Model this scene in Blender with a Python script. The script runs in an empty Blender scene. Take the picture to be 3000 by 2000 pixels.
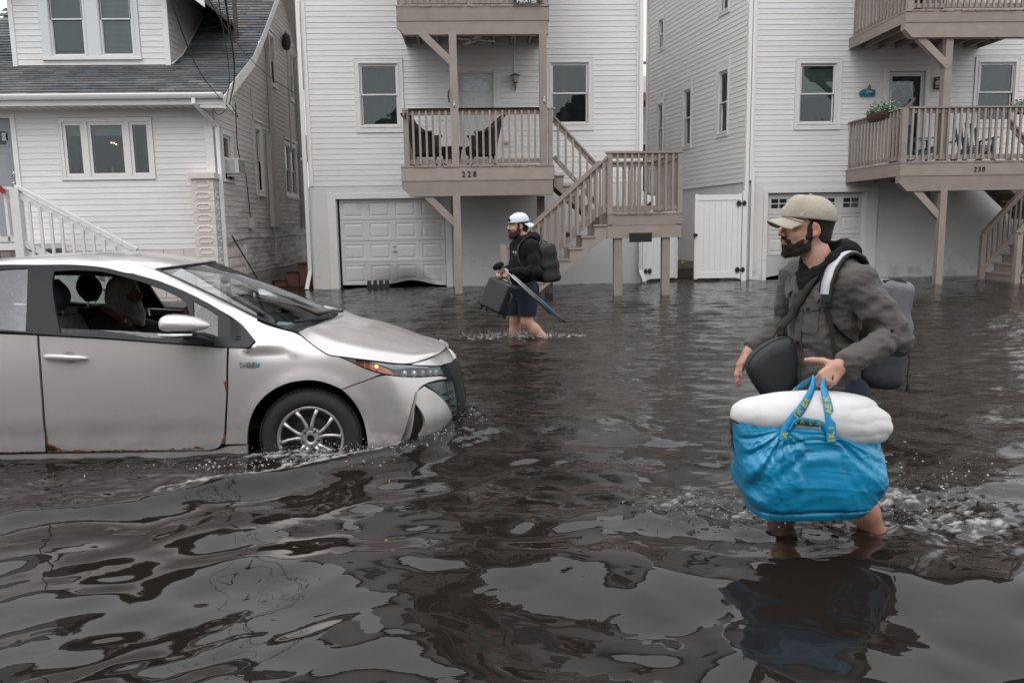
import bpy, bmesh, math, random
import numpy as np
from mathutils import Vector, Matrix
from mathutils.geometry import delaunay_2d_cdt

random.seed(7)
rng = np.random.default_rng(7)
R = math.radians
SC = bpy.context.scene
COL = SC.collection

# ------------------------------------------------------------------ camera
# water level is z = 0, the street runs along X, the houses face -Y
cam_d = bpy.data.cameras.new('camera')
cam_d.sensor_width = 36.0
cam_d.lens = 28.0
cam_d.clip_start = 0.05
cam_d.clip_end = 3000.0
cam = bpy.data.objects.new('camera', cam_d)
COL.objects.link(cam)
yaw, pit, rol = R(2.5), R(8.17), R(0.92)
fw = Vector((math.sin(yaw) * math.cos(pit), math.cos(yaw) * math.cos(pit), -math.sin(pit)))
r0 = Vector((math.cos(yaw), -math.sin(yaw), 0.0))
u0 = r0.cross(fw)
rt = r0 * math.cos(rol) - u0 * math.sin(rol)
up = u0 * math.cos(rol) + r0 * math.sin(rol)
cam.matrix_world = Matrix(((rt.x, up.x, -fw.x, 0.0), (rt.y, up.y, -fw.y, 0.0), (rt.z, up.z, -fw.z, 1.37), (0, 0, 0, 1)))
SC.camera = cam

# ------------------------------------------------------------------ overcast sky
SUN_EL, SUN_AZ = R(52), R(200)          # azimuth clockwise from +Y, behind the camera a little to the left
wd = bpy.data.worlds.new('World')
SC.world = wd
wd.use_nodes = True
nt = wd.node_tree
nt.nodes.clear()
def wn(t, **k):
    n = nt.nodes.new(t)
    for a, b in k.items():
        setattr(n, a, b)
    return n
sky = wn('ShaderNodeTexSky', sky_type='NISHITA', sun_disc=False, sun_elevation=SUN_EL, sun_rotation=SUN_AZ)
hs = wn('ShaderNodeHueSaturation')
hs.inputs['Saturation'].default_value = 0.25
hs.inputs['Value'].default_value = 1.0
tc = wn('ShaderNodeTexCoord')
sx = wn('ShaderNodeSeparateXYZ')
cie = wn('ShaderNodeMapRange')                # overcast sky: zenith about three times the horizon
cie.inputs['From Min'].default_value = 0.0
cie.inputs['From Max'].default_value = 1.0
cie.inputs['To Min'].default_value = 6.5
cie.inputs['To Max'].default_value = 19.0
nz = wn('ShaderNodeTexNoise')
nz.inputs['Scale'].default_value = 2.2
nz.inputs['Detail'].default_value = 4.0
nr = wn('ShaderNodeMapRange')
nr.inputs['To Min'].default_value = 0.82
nr.inputs['To Max'].default_value = 1.18
mu = wn('ShaderNodeMath', operation='MULTIPLY')
cb = wn('ShaderNodeCombineColor')
cr = wn('ShaderNodeVectorMath', operation='MULTIPLY')
cr.inputs[1].default_value = (0.985, 1.0, 1.03)
mx = wn('ShaderNodeMix', data_type='RGBA')
mx.inputs[0].default_value = 0.8
bg = wn('ShaderNodeBackground')
bg.inputs['Strength'].default_value = 0.15
ow = wn('ShaderNodeOutputWorld')
L = nt.links.new
L(tc.outputs['Generated'], sx.inputs[0])
L(sx.outputs['Z'], cie.inputs['Value'])
L(tc.outputs['Generated'], nz.inputs['Vector'])
L(nz.outputs['Fac'], nr.inputs['Value'])
L(cie.outputs['Result'], mu.inputs[0])
L(nr.outputs['Result'], mu.inputs[1])
for i in range(3):
    L(mu.outputs[0], cb.inputs[i])
L(cb.outputs[0], cr.inputs[0])
L(sky.outputs[0], hs.inputs['Color'])
L(hs.outputs[0], mx.inputs[6])
L(cr.outputs[0], mx.inputs[7])
L(mx.outputs[2], bg.inputs['Color'])
L(bg.outputs[0], ow.inputs['Surface'])

sun_d = bpy.data.lights.new('sun', 'SUN')
sun_d.energy = 0.7
sun_d.angle = R(25)
sun_d.color = (1.0, 0.97, 0.93)
sun = bpy.data.objects.new('sun', sun_d)
COL.objects.link(sun)
sd = Vector((math.sin(SUN_AZ) * math.cos(SUN_EL), math.cos(SUN_AZ) * math.cos(SUN_EL), math.sin(SUN_EL)))
sun.rotation_euler = sd.to_track_quat('Z', 'Y').to_euler()
sun.location = (0, 0, 30)

SC.view_settings.view_transform = 'Standard'
SC.view_settings.look = 'None'
SC.view_settings.gamma = 1.0
SC.view_settings.exposure = -0.10
SC.view_settings.use_curve_mapping = False
SC.render.engine = 'CYCLES'
SC.cycles.use_denoising = True
SC.cycles.max_bounces = 8
SC.cycles.transparent_max_bounces = 16
SC.cycles.caustics_reflective = True
SC.cycles.blur_glossy = 1.5
SC.cycles.caustics_refractive = False
SC.cycles.sample_clamp_indirect = 6.0

# ------------------------------------------------------------------ materials
MATS = {}
def mat(name, col, rough=0.6, var=0.08, vscale=6.0, bump=0.0, bscale=40.0, metal=0.0, coat=0.0, spec=0.5,
        stretch=(1, 1, 1), dirt=None, sheen=0.0, ior=None, sss=0.0, attr=None, objvar=0.0):
    """procedural surface: base colour with soft world-space variation, optional dirt tint and bump"""
    if name in MATS:
        return MATS[name]
    m = bpy.data.materials.new(name)
    m.use_nodes = True
    t = m.node_tree
    b = t.nodes['Principled BSDF']
    lk = t.links.new
    def nn(ty, **k):
        n = t.nodes.new(ty)
        for a, c in k.items():
            setattr(n, a, c)
        return n
    geo = nn('ShaderNodeNewGeometry')
    mp = nn('ShaderNodeMapping')
    mp.inputs['Scale'].default_value = stretch
    lk(geo.outputs['Position'], mp.inputs['Vector'])
    n1 = nn('ShaderNodeTexNoise')
    n1.inputs['Scale'].default_value = vscale
    n1.inputs['Detail'].default_value = 5.0
    lk(mp.outputs[0], n1.inputs['Vector'])
    r1 = nn('ShaderNodeMapRange')
    r1.inputs['From Min'].default_value = 0.25
    r1.inputs['From Max'].default_value = 0.75
    r1.inputs['To Min'].default_value = 1.0 - var
    r1.inputs['To Max'].default_value = 1.0 + var
    lk(n1.outputs['Fac'], r1.inputs['Value'])
    vm = nn('ShaderNodeVectorMath', operation='SCALE')
    if attr:
        at = nn('ShaderNodeAttribute', attribute_name=attr)
        lk(at.outputs['Color'], vm.inputs[0])
    else:
        vm.inputs[0].default_value = col[:3]
    lk(r1.outputs[0], vm.inputs['Scale'])
    out = vm.outputs[0]
    if objvar:
        oi = nn('ShaderNodeObjectInfo')
        ro = nn('ShaderNodeMapRange')
        ro.inputs['To Min'].default_value = 1.0 - objvar
        ro.inputs['To Max'].default_value = 1.0 + objvar
        lk(oi.outputs['Random'], ro.inputs['Value'])
        v2 = nn('ShaderNodeVectorMath', operation='SCALE')
        lk(out, v2.inputs[0])
        lk(ro.outputs[0], v2.inputs['Scale'])
        out = v2.outputs[0]
    if dirt:
        dc, ds, lo, hi = dirt[:4]
        n2 = nn('ShaderNodeTexNoise')
        n2.inputs['Scale'].default_value = ds
        n2.inputs['Detail'].default_value = 8.0
        n2.inputs['Roughness'].default_value = 0.65
        lk(mp.outputs[0], n2.inputs['Vector'])
        r2 = nn('ShaderNodeMapRange')
        r2.inputs['From Min'].default_value = lo
        r2.inputs['From Max'].default_value = hi
        lk(n2.outputs['Fac'], r2.inputs['Value'])
        fac = r2.outputs[0]
        if len(dirt) > 4:                      # only below a height
            z0, z1 = dirt[4]
            sp = nn('ShaderNodeSeparateXYZ')
            lk(geo.outputs['Position'], sp.inputs[0])
            rz = nn('ShaderNodeMapRange')
            rz.inputs['From Min'].default_value = z0
            rz.inputs['From Max'].default_value = z1
            rz.inputs['To Min'].default_value = 1.0
            rz.inputs['To Max'].default_value = 0.0
            lk(sp.outputs['Z'], rz.inputs['Value'])
            mm = nn('ShaderNodeMath', operation='MULTIPLY')
            lk(fac, mm.inputs[0])
            lk(rz.outputs[0], mm.inputs[1])
            fac = mm.outputs[0]
        mixn = nn('ShaderNodeMix', data_type='RGBA')
        lk(fac, mixn.inputs[0])
        lk(out, mixn.inputs[6])
        mixn.inputs[7].default_value = (*dc, 1)
        out = mixn.outputs[2]
    lk(out, b.inputs['Base Color'])
    b.inputs['Roughness'].default_value = rough
    b.inputs['Metallic'].default_value = metal
    b.inputs['Coat Weight'].default_value = coat
    b.inputs['Coat Roughness'].default_value = 0.08
    b.inputs['Specular IOR Level'].default_value = spec
    if sheen:
        b.inputs['Sheen Weight'].default_value = sheen
    if ior:
        b.inputs['IOR'].default_value = ior
    if sss:
        b.inputs['Subsurface Weight'].default_value = sss
        b.inputs['Subsurface Radius'].default_value = (0.02, 0.008, 0.004)
        b.inputs['Subsurface Scale'].default_value = 0.25
    if bump:
        n3 = nn('ShaderNodeTexNoise')
        n3.inputs['Scale'].default_value = bscale
        n3.inputs['Detail'].default_value = 6.0
        lk(mp.outputs[0], n3.inputs['Vector'])
        bp = nn('ShaderNodeBump')
        bp.inputs['Strength'].default_value = 1.0
        bp.inputs['Distance'].default_value = bump
        lk(n3.outputs['Fac'], bp.inputs['Height'])
        lk(bp.outputs[0], b.inputs['Normal'])
    MATS[name] = m
    return m

def glass_mat(name, tint=(0.9, 0.95, 0.95), rough=0.02, add=0.0, drops=False):
    """thin sheet: clear transmission plus Fresnel mirror"""
    if name in MATS:
        return MATS[name]
    m = bpy.data.materials.new(name)
    m.use_nodes = True
    t = m.node_tree
    t.nodes.clear()
    lk = t.links.new
    o = t.nodes.new('ShaderNodeOutputMaterial')
    tr = t.nodes.new('ShaderNodeBsdfTransparent')
    tr.inputs[0].default_value = (*tint, 1)
    gl = t.nodes.new('ShaderNodeBsdfGlossy')
    gl.inputs['Roughness'].default_value = rough
    gl.inputs['Color'].default_value = (0.95, 0.97, 1, 1)
    fr = t.nodes.new('ShaderNodeFresnel')
    fr.inputs['IOR'].default_value = 1.5
    ad = t.nodes.new('ShaderNodeMath')
    ad.operation = 'MULTIPLY_ADD'
    ad.inputs[1].default_value = 1.05
    ad.inputs[2].default_value = add
    ad.use_clamp = True
    mixs = t.nodes.new('ShaderNodeMixShader')
    nz = t.nodes.new('ShaderNodeTexNoise')
    nz.inputs['Scale'].default_value = 3.0 if not drops else 160.0
    bp = t.nodes.new('ShaderNodeBump')
    bp.inputs['Distance'].default_value = 0.004 if not drops else 0.0015
    bp.inputs['Strength'].default_value = 0.35
    ge = t.nodes.new('ShaderNodeNewGeometry')
    lk(ge.outputs['Position'], nz.inputs['Vector'])
    lk(nz.outputs['Fac'], bp.inputs['Height'])
    lk(bp.outputs[0], gl.inputs['Normal'])
    lk(fr.outputs[0], ad.inputs[0])
    lk(ad.outputs[0], mixs.inputs[0])
    lk(tr.outputs[0], mixs.inputs[1])
    lk(gl.outputs[0], mixs.inputs[2])
    lk(mixs.outputs[0], o.inputs['Surface'])
    MATS[name] = m
    return m

def emit_mat(name, col, s):
    m = bpy.data.materials.new(name)
    m.use_nodes = True
    b = m.node_tree.nodes['Principled BSDF']
    b.inputs['Base Color'].default_value = (*col, 1)
    b.inputs['Emission Color'].default_value = (*col, 1)
    b.inputs['Emission Strength'].default_value = s
    MATS[name] = m
    return m

# ------------------------------------------------------------------ object helpers
ORI = {}
def tag(o, label=None, cat=None, group=None, kind=None):
    if label: o['label'] = label
    if cat: o['category'] = cat
    if group: o['group'] = group
    if kind: o['kind'] = kind
    return o
def thing(name, label, cat, loc, group=None):
    o = bpy.data.objects.new(name, None)
    COL.objects.link(o)
    o.empty_display_size = 0.2
    o.location = loc
    ORI[o.name] = Vector(loc)
    return tag(o, label, cat, group)
def link(name, mesh, parent=None, loc=None):
    o = bpy.data.objects.new(name, mesh)
    COL.objects.link(o)
    if parent is not None:
        o.parent = parent
        ORI[o.name] = ORI[parent.name]
    return o
class Fr:
    """wall frame: x along ux, d outwards, z up"""
    def __init__(s, O, ux):
        s.O = Vector(O); s.ux = Vector(ux).normalized()
        s.inw = Vector((0, 0, 1)).cross(s.ux)
        s.ang = math.atan2(s.ux.y, s.ux.x)
    def P(s, x, d, z):
        return s.O + s.ux * x - s.inw * d + Vector((0, 0, z))
WF = Fr((0, 0, 0), (1, 0, 0))
class MB:
    def __init__(s):
        s.v = []; s.f = []; s.mi = []; s.cur = 0
    def add(s, vs, fs):
        n = len(s.v)
        s.v.extend([tuple(p) for p in vs])
        for f in fs:
            s.f.append(tuple(i + n for i in f)); s.mi.append(s.cur)
        return s
    def hexa(s, p):      # 8 corners: bottom loop 0-3, top loop 4-7
        return s.add(p, [(0, 3, 2, 1), (4, 5, 6, 7), (0, 1, 5, 4), (1, 2, 6, 5), (2, 3, 7, 6), (3, 0, 4, 7)])
    def bx(s, x0, x1, y0, y1, z0, z1):
        return s.hexa([(x0, y0, z0), (x1, y0, z0), (x1, y1, z0), (x0, y1, z0), (x0, y0, z1), (x1, y0, z1), (x1, y1, z1), (x0, y1, z1)])
    def fb(s, fr, x0, x1, d0, d1, z0, z1):
        q = [(x0, d1, z0), (x1, d1, z0), (x1, d0, z0), (x0, d0, z0)]
        return s.hexa([fr.P(*a) for a in q] + [fr.P(a[0], a[1], z1) for a in q])
    def beam(s, a, b, w, h, upv=(0, 0, 1)):
        a = Vector(a); b = Vector(b); d = (b - a).normalized(); sd = d.cross(Vector(upv)).normalized(); u = sd.cross(d)
        c = []
        for p in (a, b):
            c += [p - sd * w / 2 - u * h / 2, p + sd * w / 2 - u * h / 2, p + sd * w / 2 + u * h / 2, p - sd * w / 2 + u * h / 2]
        return s.add(c, [(3, 2, 1, 0), (4, 5, 6, 7), (0, 1, 5, 4), (1, 2, 6, 5), (2, 3, 7, 6), (3, 0, 4, 7)])
    def tube(s, pts, r, n=8, cap=True, sq=(1, 1)):
        pts = [Vector(p) for p in pts]; rs = r if isinstance(r, (list, tuple)) else [r] * len(pts)
        vs, fs = [], []
        ref = None
        for i, p in enumerate(pts):
            d = (pts[min(i + 1, len(pts) - 1)] - pts[max(i - 1, 0)]).normalized()
            if ref is None:
                ref = Vector((0, 0, 1)) if abs(d.z) < 0.9 else Vector((1, 0, 0))
            a = d.cross(ref).normalized(); b = a.cross(d).normalized(); ref = b
            for k in range(n):
                t = 2 * math.pi * k / n
                vs.append(p + (a * math.cos(t) * sq[0] + b * math.sin(t) * sq[1]) * rs[i])
        for i in range(len(pts) - 1):
            for k in range(n):
                fs.append((i * n + k, i * n + (k + 1) % n, (i + 1) * n + (k + 1) % n, (i + 1) * n + k))
        if cap:
            fs.append(tuple(range(n))[::-1]); fs.append(tuple((len(pts) - 1) * n + k for k in range(n)))
        return s.add(vs, fs)
    def cyl(s, a, b, r0, r1=None, n=16):
        return s.tube([a, b], [r0, r0 if r1 is None else r1], n)
    def prism(s, poly, fn, d0, d1):
        n = len(poly)
        vs = [fn(u, w, d0) for u, w in poly] + [fn(u, w, d1) for u, w in poly]
        fs = [tuple(range(n)), tuple(range(2 * n - 1, n - 1, -1))]
        fs += [(i, n + i, n + (i + 1) % n, (i + 1) % n) for i in range(n)]
        return s.add(vs, fs)
    def fprism(s, fr, poly, d0, d1):
        return s.prism(poly, lambda u, w, d: fr.P(u, d, w), d1, d0)
    def grid(s, P, cu=False, cv=False):
        nu, nv = len(P), len(P[0])
        fs = []
        for i in range(nu if cu else nu - 1):
            for j in range(nv if cv else nv - 1):
                a, b = i, (i + 1) % nu; c, d = j, (j + 1) % nv
                fs.append((a * nv + c, b * nv + c, b * nv + d, a * nv + d))
        return s.add([p for row in P for p in row], fs)
    def lathe(s, prof, O, ax, n=32):
        ax = Vector(ax).normalized(); O = Vector(O)
        a = ax.orthogonal().normalized(); b = ax.cross(a)
        P = [[O + ax * h + (a * math.cos(2 * math.pi * k / n) + b * math.sin(2 * math.pi * k / n)) * r for k in range(n)] for r, h in prof]
        return s.grid(P, cv=True)
    def ell(s, c, r, n=12, m=8, M=None):
        P = []
        for i in range(m + 1):
            t = math.pi * i / m
            row = []
            for k in range(n):
                p = 2 * math.pi * k / n
                q = Vector((r[0] * math.sin(t) * math.cos(p), r[1] * math.sin(t) * math.sin(p), r[2] * math.cos(t)))
                if M is not None: q = M @ q
                row.append(Vector(c) + q)
            P.append(row)
        return s.grid(P, cv=True)
    def mesh(s, name, mats, org=None, smooth=False):
        me = bpy.data.meshes.new(name)
        v = s.v if org is None else [(p[0] - org.x, p[1] - org.y, p[2] - org.z) for p in s.v]
        me.from_pydata(v, [], s.f)
        for m in (mats if isinstance(mats, (list, tuple)) else [mats]):
            me.materials.append(m)
        if any(s.mi): me.polygons.foreach_set('material_index', s.mi)
        if smooth:
            me.polygons.foreach_set('use_smooth', [True] * len(s.f))
        me.update()
        return me
    def build(s, name, mats, parent=None, smooth=False, org=None, fix=False):
        if parent is not None: org = ORI[parent.name]
        elif org is None:
            org = Vector((0, 0, 0))
        else: org = Vector(org)
        me = s.mesh(name, mats, org, smooth)
        if fix: fixn(me)
        o = link(name, me, parent)
        if parent is None:
            o.location = org; ORI[o.name] = org
        return o
def fixn(me):
    b = bmesh.new(); b.from_mesh(me)
    bmesh.ops.recalc_face_normals(b, faces=b.faces)
    b.to_mesh(me); b.free()
def inst(name, me, parent, loc, rot=(0, 0, 0), sc=(1, 1, 1)):
    o = link(name, me, parent)
    o.location = Vector(loc) - ORI[parent.name]
    o.rotation_euler = rot
    o.scale = sc
    return o
def text_mesh(body, size, ext, m, bold=0.0, sx=1.0):
    cu = bpy.data.curves.new('txt', 'FONT')
    cu.body = body; cu.size = size; cu.extrude = ext; cu.offset = bold
    cu.align_x = 'CENTER'; cu.align_y = 'CENTER'; cu.resolution_u = 3
    o = bpy.data.objects.new('txt', cu)
    COL.objects.link(o)
    bpy.context.view_layer.update()
    me = bpy.data.meshes.new_from_object(o.evaluated_get(bpy.context.evaluated_depsgraph_get()))
    bpy.data.objects.remove(o); bpy.data.curves.remove(cu)
    if sx != 1.0:
        for v in me.vertices: v.co.x *= sx
    me.materials.clear(); me.materials.append(m)
    me.name = 'lettering'
    return me
# ------------------------------------------------------------------ palette
SIDE = mat('white vinyl siding', (0.73, 0.715, 0.70), 0.55, var=0.03, vscale=1.3, bump=0.0012, bscale=60, stretch=(1, 1, 6), objvar=0.025)
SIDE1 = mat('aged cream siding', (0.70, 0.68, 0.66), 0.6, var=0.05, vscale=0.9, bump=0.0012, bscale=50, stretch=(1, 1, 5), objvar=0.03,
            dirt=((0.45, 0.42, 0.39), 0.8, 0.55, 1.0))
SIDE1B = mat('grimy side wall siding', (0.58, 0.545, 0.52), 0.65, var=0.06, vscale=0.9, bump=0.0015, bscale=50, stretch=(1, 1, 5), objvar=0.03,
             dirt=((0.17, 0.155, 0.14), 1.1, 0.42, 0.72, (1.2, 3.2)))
TRIM = mat('white trim', (0.72, 0.70, 0.68), 0.45, var=0.04, vscale=3, dirt=((0.42, 0.39, 0.36), 5.0, 0.58, 0.9))
PVC = mat('white vinyl', (0.80, 0.79, 0.78), 0.35, var=0.02)
STUC = mat('painted stucco', (0.66, 0.65, 0.64), 0.85, var=0.07, vscale=1.4, bump=0.004, bscale=90, dirt=((0.25, 0.23, 0.20), 2.6, 0.50, 0.78, (0.0, 0.75)))
PEEL = mat('peeling stucco', (0.66, 0.65, 0.64), 0.85, var=0.06, vscale=1.4, bump=0.004, bscale=90, dirt=((0.30, 0.22, 0.19), 4.5, 0.635, 0.65, (0.35, 1.3)))
DECK = mat('brown deck stain', (0.285, 0.235, 0.205), 0.62, var=0.10, vscale=4, bump=0.003, bscale=35, stretch=(1, 1, 1), objvar=0.11,
           dirt=((0.15, 0.12, 0.10), 16.0, 0.62, 0.75))
DECKT = mat('worn deck boards', (0.28, 0.225, 0.20), 0.75, var=0.15, vscale=5, bump=0.003, bscale=25, objvar=0.12)
DARK = mat('dark room', (0.035, 0.037, 0.036), 0.9, var=0.3)
SCREEN = mat('window screen mesh', (0.05, 0.055, 0.055), 0.7, var=0.1)
CURT = mat('grey green curtain', (0.09, 0.10, 0.095), 0.9, var=0.15)
BLIND = mat('white blind slats', (0.55, 0.58, 0.57), 0.5, var=0.05)
PANE = glass_mat('window glass', (0.72, 0.78, 0.76), 0.012, 0.012)
GARD = mat('garage door white', (0.60, 0.585, 0.57), 0.5, var=0.05, vscale=2, dirt=((0.33, 0.31, 0.29), 3.0, 0.58, 0.85))
BLACK = mat('black plastic', (0.022, 0.022, 0.023), 0.5, var=0.15)
IRON = mat('dark hardware', (0.03, 0.028, 0.027), 0.45, metal=0.6)
CHROME = mat('bright hardware', (0.55, 0.54, 0.52), 0.25, metal=1.0)
WICK = mat('dark wicker', (0.026, 0.021, 0.018), 0.7, var=0.5, vscale=60, bump=0.006, bscale=120)
TEAL = mat('teal painted wood', (0.03, 0.105, 0.15), 0.5, var=0.12, vscale=8, objvar=0.08)
CONC = mat('cream painted block', (0.62, 0.565, 0.53), 0.8, var=0.06, vscale=3, bump=0.004, bscale=50, objvar=0.04)
BRICKR = mat('red painted masonry', (0.23, 0.105, 0.08), 0.85, var=0.15, vscale=4, bump=0.004, bscale=60)
DOORW = mat('pale door', (0.55, 0.58, 0.57), 0.4, var=0.03)
GREYD = mat('blue grey door', (0.25, 0.26, 0.285), 0.45, var=0.04)
SOFF = mat('soffit', (0.55, 0.51, 0.48), 0.7, var=0.04)

def holes_wall(mb, fr, x0, x1, z0, z1, holes, d0, d1):
    xs = sorted({x0, x1, *[min(max(h[0], x0), x1) for h in holes], *[min(max(h[1], x0), x1) for h in holes]})
    zs = sorted({z0, z1, *[min(max(h[2], z0), z1) for h in holes], *[min(max(h[3], z0), z1) for h in holes]})
    for j in range(len(zs) - 1):
        zc = (zs[j] + zs[j + 1]) / 2
        run = None
        for i in range(len(xs) - 1):
            xc = (xs[i] + xs[i + 1]) / 2
            solid = not any(h[0] < xc < h[1] and h[2] < zc < h[3] for h in holes)
            if solid and run is None: run = xs[i]
            if (not solid) and run is not None:
                mb.fb(fr, run, xs[i], d0, d1, zs[j], zs[j + 1]); run = None
        if run is not None: mb.fb(fr, run, x1, d0, d1, zs[j], zs[j + 1])
BOARDS = {}
def board_mesh(e, m):
    k = (e, m.name)
    if k not in BOARDS:
        b = MB(); q = [(0, e + 0.004), (-0.004, e + 0.004), (-0.011, 0.010), (-0.0145, 0.004), (-0.0145, 0.0), (0, 0.0)]; n = len(q)
        b.add([(0, y, z) for y, z in q] + [(1, y, z) for y, z in q],
              [tuple(range(n)), tuple(range(2 * n - 1, n - 1, -1))] + [(i, n + i, n + (i + 1) % n, (i + 1) % n) for i in range(n)])
        me = b.mesh('siding_board', m); fixn(me)
        BOARDS[k] = me
    return BOARDS[k]
def siding(par, fr, span, z0, z1, e, holes, m, d=0.0, joints=0):
    me = board_mesh(e, m)
    z = z0
    while z < z1 - 0.02:
        xa, xb = span(z + e / 2)
        cuts = sorted([(h[0], h[1]) for h in holes if h[2] < z + e * 0.5 < h[3]])
        segs = []; x = xa
        for a, b in cuts:
            if a > x: segs.append((x, min(a, xb)))
            x = max(x, b)
        if x < xb: segs.append((x, xb))
        for a, b in segs:
            if b - a < 0.02: continue
            if joints and b - a > 2.2 and random.random() < joints:
                c = a + (b - a) * random.uniform(.25, .75)
                inst('siding_board', me, par, fr.P(a, d, z), (0, random.uniform(-.0008, .0008), fr.ang), (c - a + .02, 1, 1)); inst('siding_board', me, par, fr.P(c, d + 0.0025, z), (0, random.uniform(-.0008, .0008), fr.ang), (b - c, 1, 1))
                continue
            inst('siding_board', me, par, fr.P(a, d, z), (0, random.uniform(-.0006, .0006), fr.ang), (b - a, 1, 1))
        z += e

def frame_ring(mb, fr, x0, x1, z0, z1, w, d0, d1, wb=None, wt=None):
    wb = w if wb is None else wb; wt = w if wt is None else wt
    mb.fb(fr, x0, x0 + w, d0, d1, z0, z1); mb.fb(fr, x1 - w, x1, d0, d1, z0, z1)
    mb.fb(fr, x0 + w, x1 - w, d0, d1, z0, z0 + wb); mb.fb(fr, x0 + w, x1 - w, d0, d1, z1 - wt, z1)
def room(par, fr, x0, x1, z0, z1, depth=0.7, m=None):
    r = MB(); a = 0.05
    P = [(x0 - a, -0.12, z0 - a), (x1 + a, -0.12, z0 - a), (x1 + a, -depth, z0 - a), (x0 - a, -depth, z0 - a)]
    vs = [fr.P(*p) for p in P] + [fr.P(p[0], p[1], z1 + a) for p in P]
    r.add(vs, [(0, 1, 2, 3), (7, 6, 5, 4), (1, 5, 6, 2), (2, 6, 7, 3), (3, 7, 4, 0)])
    return r.build('room', m or DARK, par)
def wavy(par, fr, x0, x1, z0, z1, d, m, n=40, amp=0.025, fq=40, ph=0.0):
    b = MB()
    P = [[fr.P(x0 + (x1 - x0) * i / n, d + amp * math.sin(fq * (x0 + (x1 - x0) * i / n) + ph) + amp * .5 * math.sin(fq * 2.3 * i / n), z) for z in (z0, z1)] for i in range(n + 1)]
    b.grid(P)
    return b.build('curtain', m, par, smooth=True)
def blind(par, fr, x0, x1, z0, z1, d, step=0.03):
    b = MB(); z = z0
    while z < z1:
        b.add([fr.P(x0, d, z), fr.P(x1, d, z), fr.P(x1, d - 0.012, z + step * 0.9), fr.P(x0, d - 0.012, z + step * 0.9)], [(0, 1, 2, 3)])
        z += step
    return b.build('blind', BLIND, par)
def sash(par, fr, x0, x1, z0, z1, d, w=0.035, m=None, scr=False):
    b = MB(); frame_ring(b, fr, x0, x1, z0, z1, w, d - 0.03, d)
    s = b.build('sash', m or TRIM, par)
    p = MB(); dd = d - 0.018
    p.fb(fr, x0 + w, x1 - w, dd - 0.004, dd, z0 + w, z1 - w)
    p.build('pane', PANE, s)
    if scr:
        q = MB(); q.fb(fr, x0 + w, x1 - w, dd - 0.03, dd - 0.028, z0 + w, z1 - w); q.build('insect_screen', SCREEN, s)
    return s
def window(root, fr, o, g, mid, tm=None, inside='dark', d=0.0, scr=False, label=None):
    """o outer trim rect, g glazed rect, mid = meeting rail height; returns hole rect"""
    x0, x1, z0, z1 = o; a0, a1, c0, c1 = g
    tm = tm or TRIM
    b = MB()
    b.fb(fr, x0, a0 - 0.03, d, d + 0.03, z0, z1); b.fb(fr, a1 + 0.03, x1, d, d + 0.03, z0, z1)
    b.fb(fr, a0 - 0.03, a1 + 0.03, d, d + 0.03, z0, c0 - 0.03); b.fb(fr, a0 - 0.03, a1 + 0.03, d, d + 0.03, c1 + 0.03, z1)
    frame_ring(b, fr, x0 - 0.018, x1 + 0.018, z0 - 0.018, z1 + 0.018, 0.018, d, d + 0.036)
    frame_ring(b, fr, a0 - 0.045, a1 + 0.045, c0 - 0.045, c1 + 0.045, 0.022, d + 0.03, d + 0.042)
    w = b.build('window', tm, root)
    if label: w['label'] = label
    frb = MB(); frame_ring(frb, fr, a0 - 0.03, a1 + 0.03, c0 - 0.03, c1 + 0.03, 0.03, d - 0.14, d + 0.012)
    frb.build('window_frame', tm, w)
    if mid:
        sash(w, fr, a0, a1, mid - 0.018, c1, d - 0.01, m=tm)
        sash(w, fr, a0, a1, c0, mid + 0.018, d - 0.045, m=tm, scr=scr)
    else:
        sash(w, fr, a0, a1, c0, c1, d - 0.01, 0.045, m=tm)
    room(w, fr, a0, a1, c0, c1)
    if inside == 'curtain': wavy(w, fr, a0, a1, c0, c1, d - 0.2, CURT)
    elif inside == 'thin': wavy(w, fr, a0 + (a1 - a0) * .3, a0 + (a1 - a0) * .45, c0, c1, d - 0.25, CURT, 12)
    elif inside == 'blind': blind(w, fr, a0, a1, c0, c1, d - 0.12)
    elif inside == 'topblind': blind(w, fr, a0, a1, c0 + (c1 - c0) * .45, c1, d - 0.12)
    return w
def hole(o, m=0.004): return (o[0] - m - 0.018, o[1] + m + 0.018, o[2] - 0.018 - m, o[3] + 0.018 + m)

# ------------------------------------------------------------------ raised panel doors
def panel_face(mb, fr, x0, x1, z0, z1, dep, bend, n=6):
    """recessed moulding with a raised field, as rings of grid points"""
    ins = [(0.0, 0.0), (0.012, -0.010), (0.024, -0.010), (0.065, 0.001)]
    def ring(i, dd):
        a0, a1, b0, b1 = x0 + i, x1 - i, z0 + i, z1 - i
        pts = [(a0 + (a1 - a0) * k / n, b0) for k in range(n)] + [(a1, b0 + (b1 - b0) * k / n) for k in range(n)]
        pts += [(a1 - (a1 - a0) * k / n, b1) for k in range(n)] + [(a0, b1 - (b1 - b0) * k / n) for k in range(n)]
        return [fr.P(x, dep + dd + bend(x, z)[0], z + bend(x, z)[1]) for x, z in pts]
    rs = [ring(i, dd) for i, dd in ins]
    mb.grid(rs, cv=True)
    i = ins[-1][0]; m = 6
    P = []
    for a in range(m + 1):
        row = []
        for c in range(m + 1):
            x = x0 + i + (x1 - x0 - 2 * i) * a / m; z = z0 + i + (z1 - z0 - 2 * i) * c / m
            e = bend(x, z); row.append(fr.P(x, dep + 0.001 + e[0], z + e[1]))
        P.append(row)
    mb.grid(P)
def flat_bend(x, z): return (0.0, 0.0)
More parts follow.
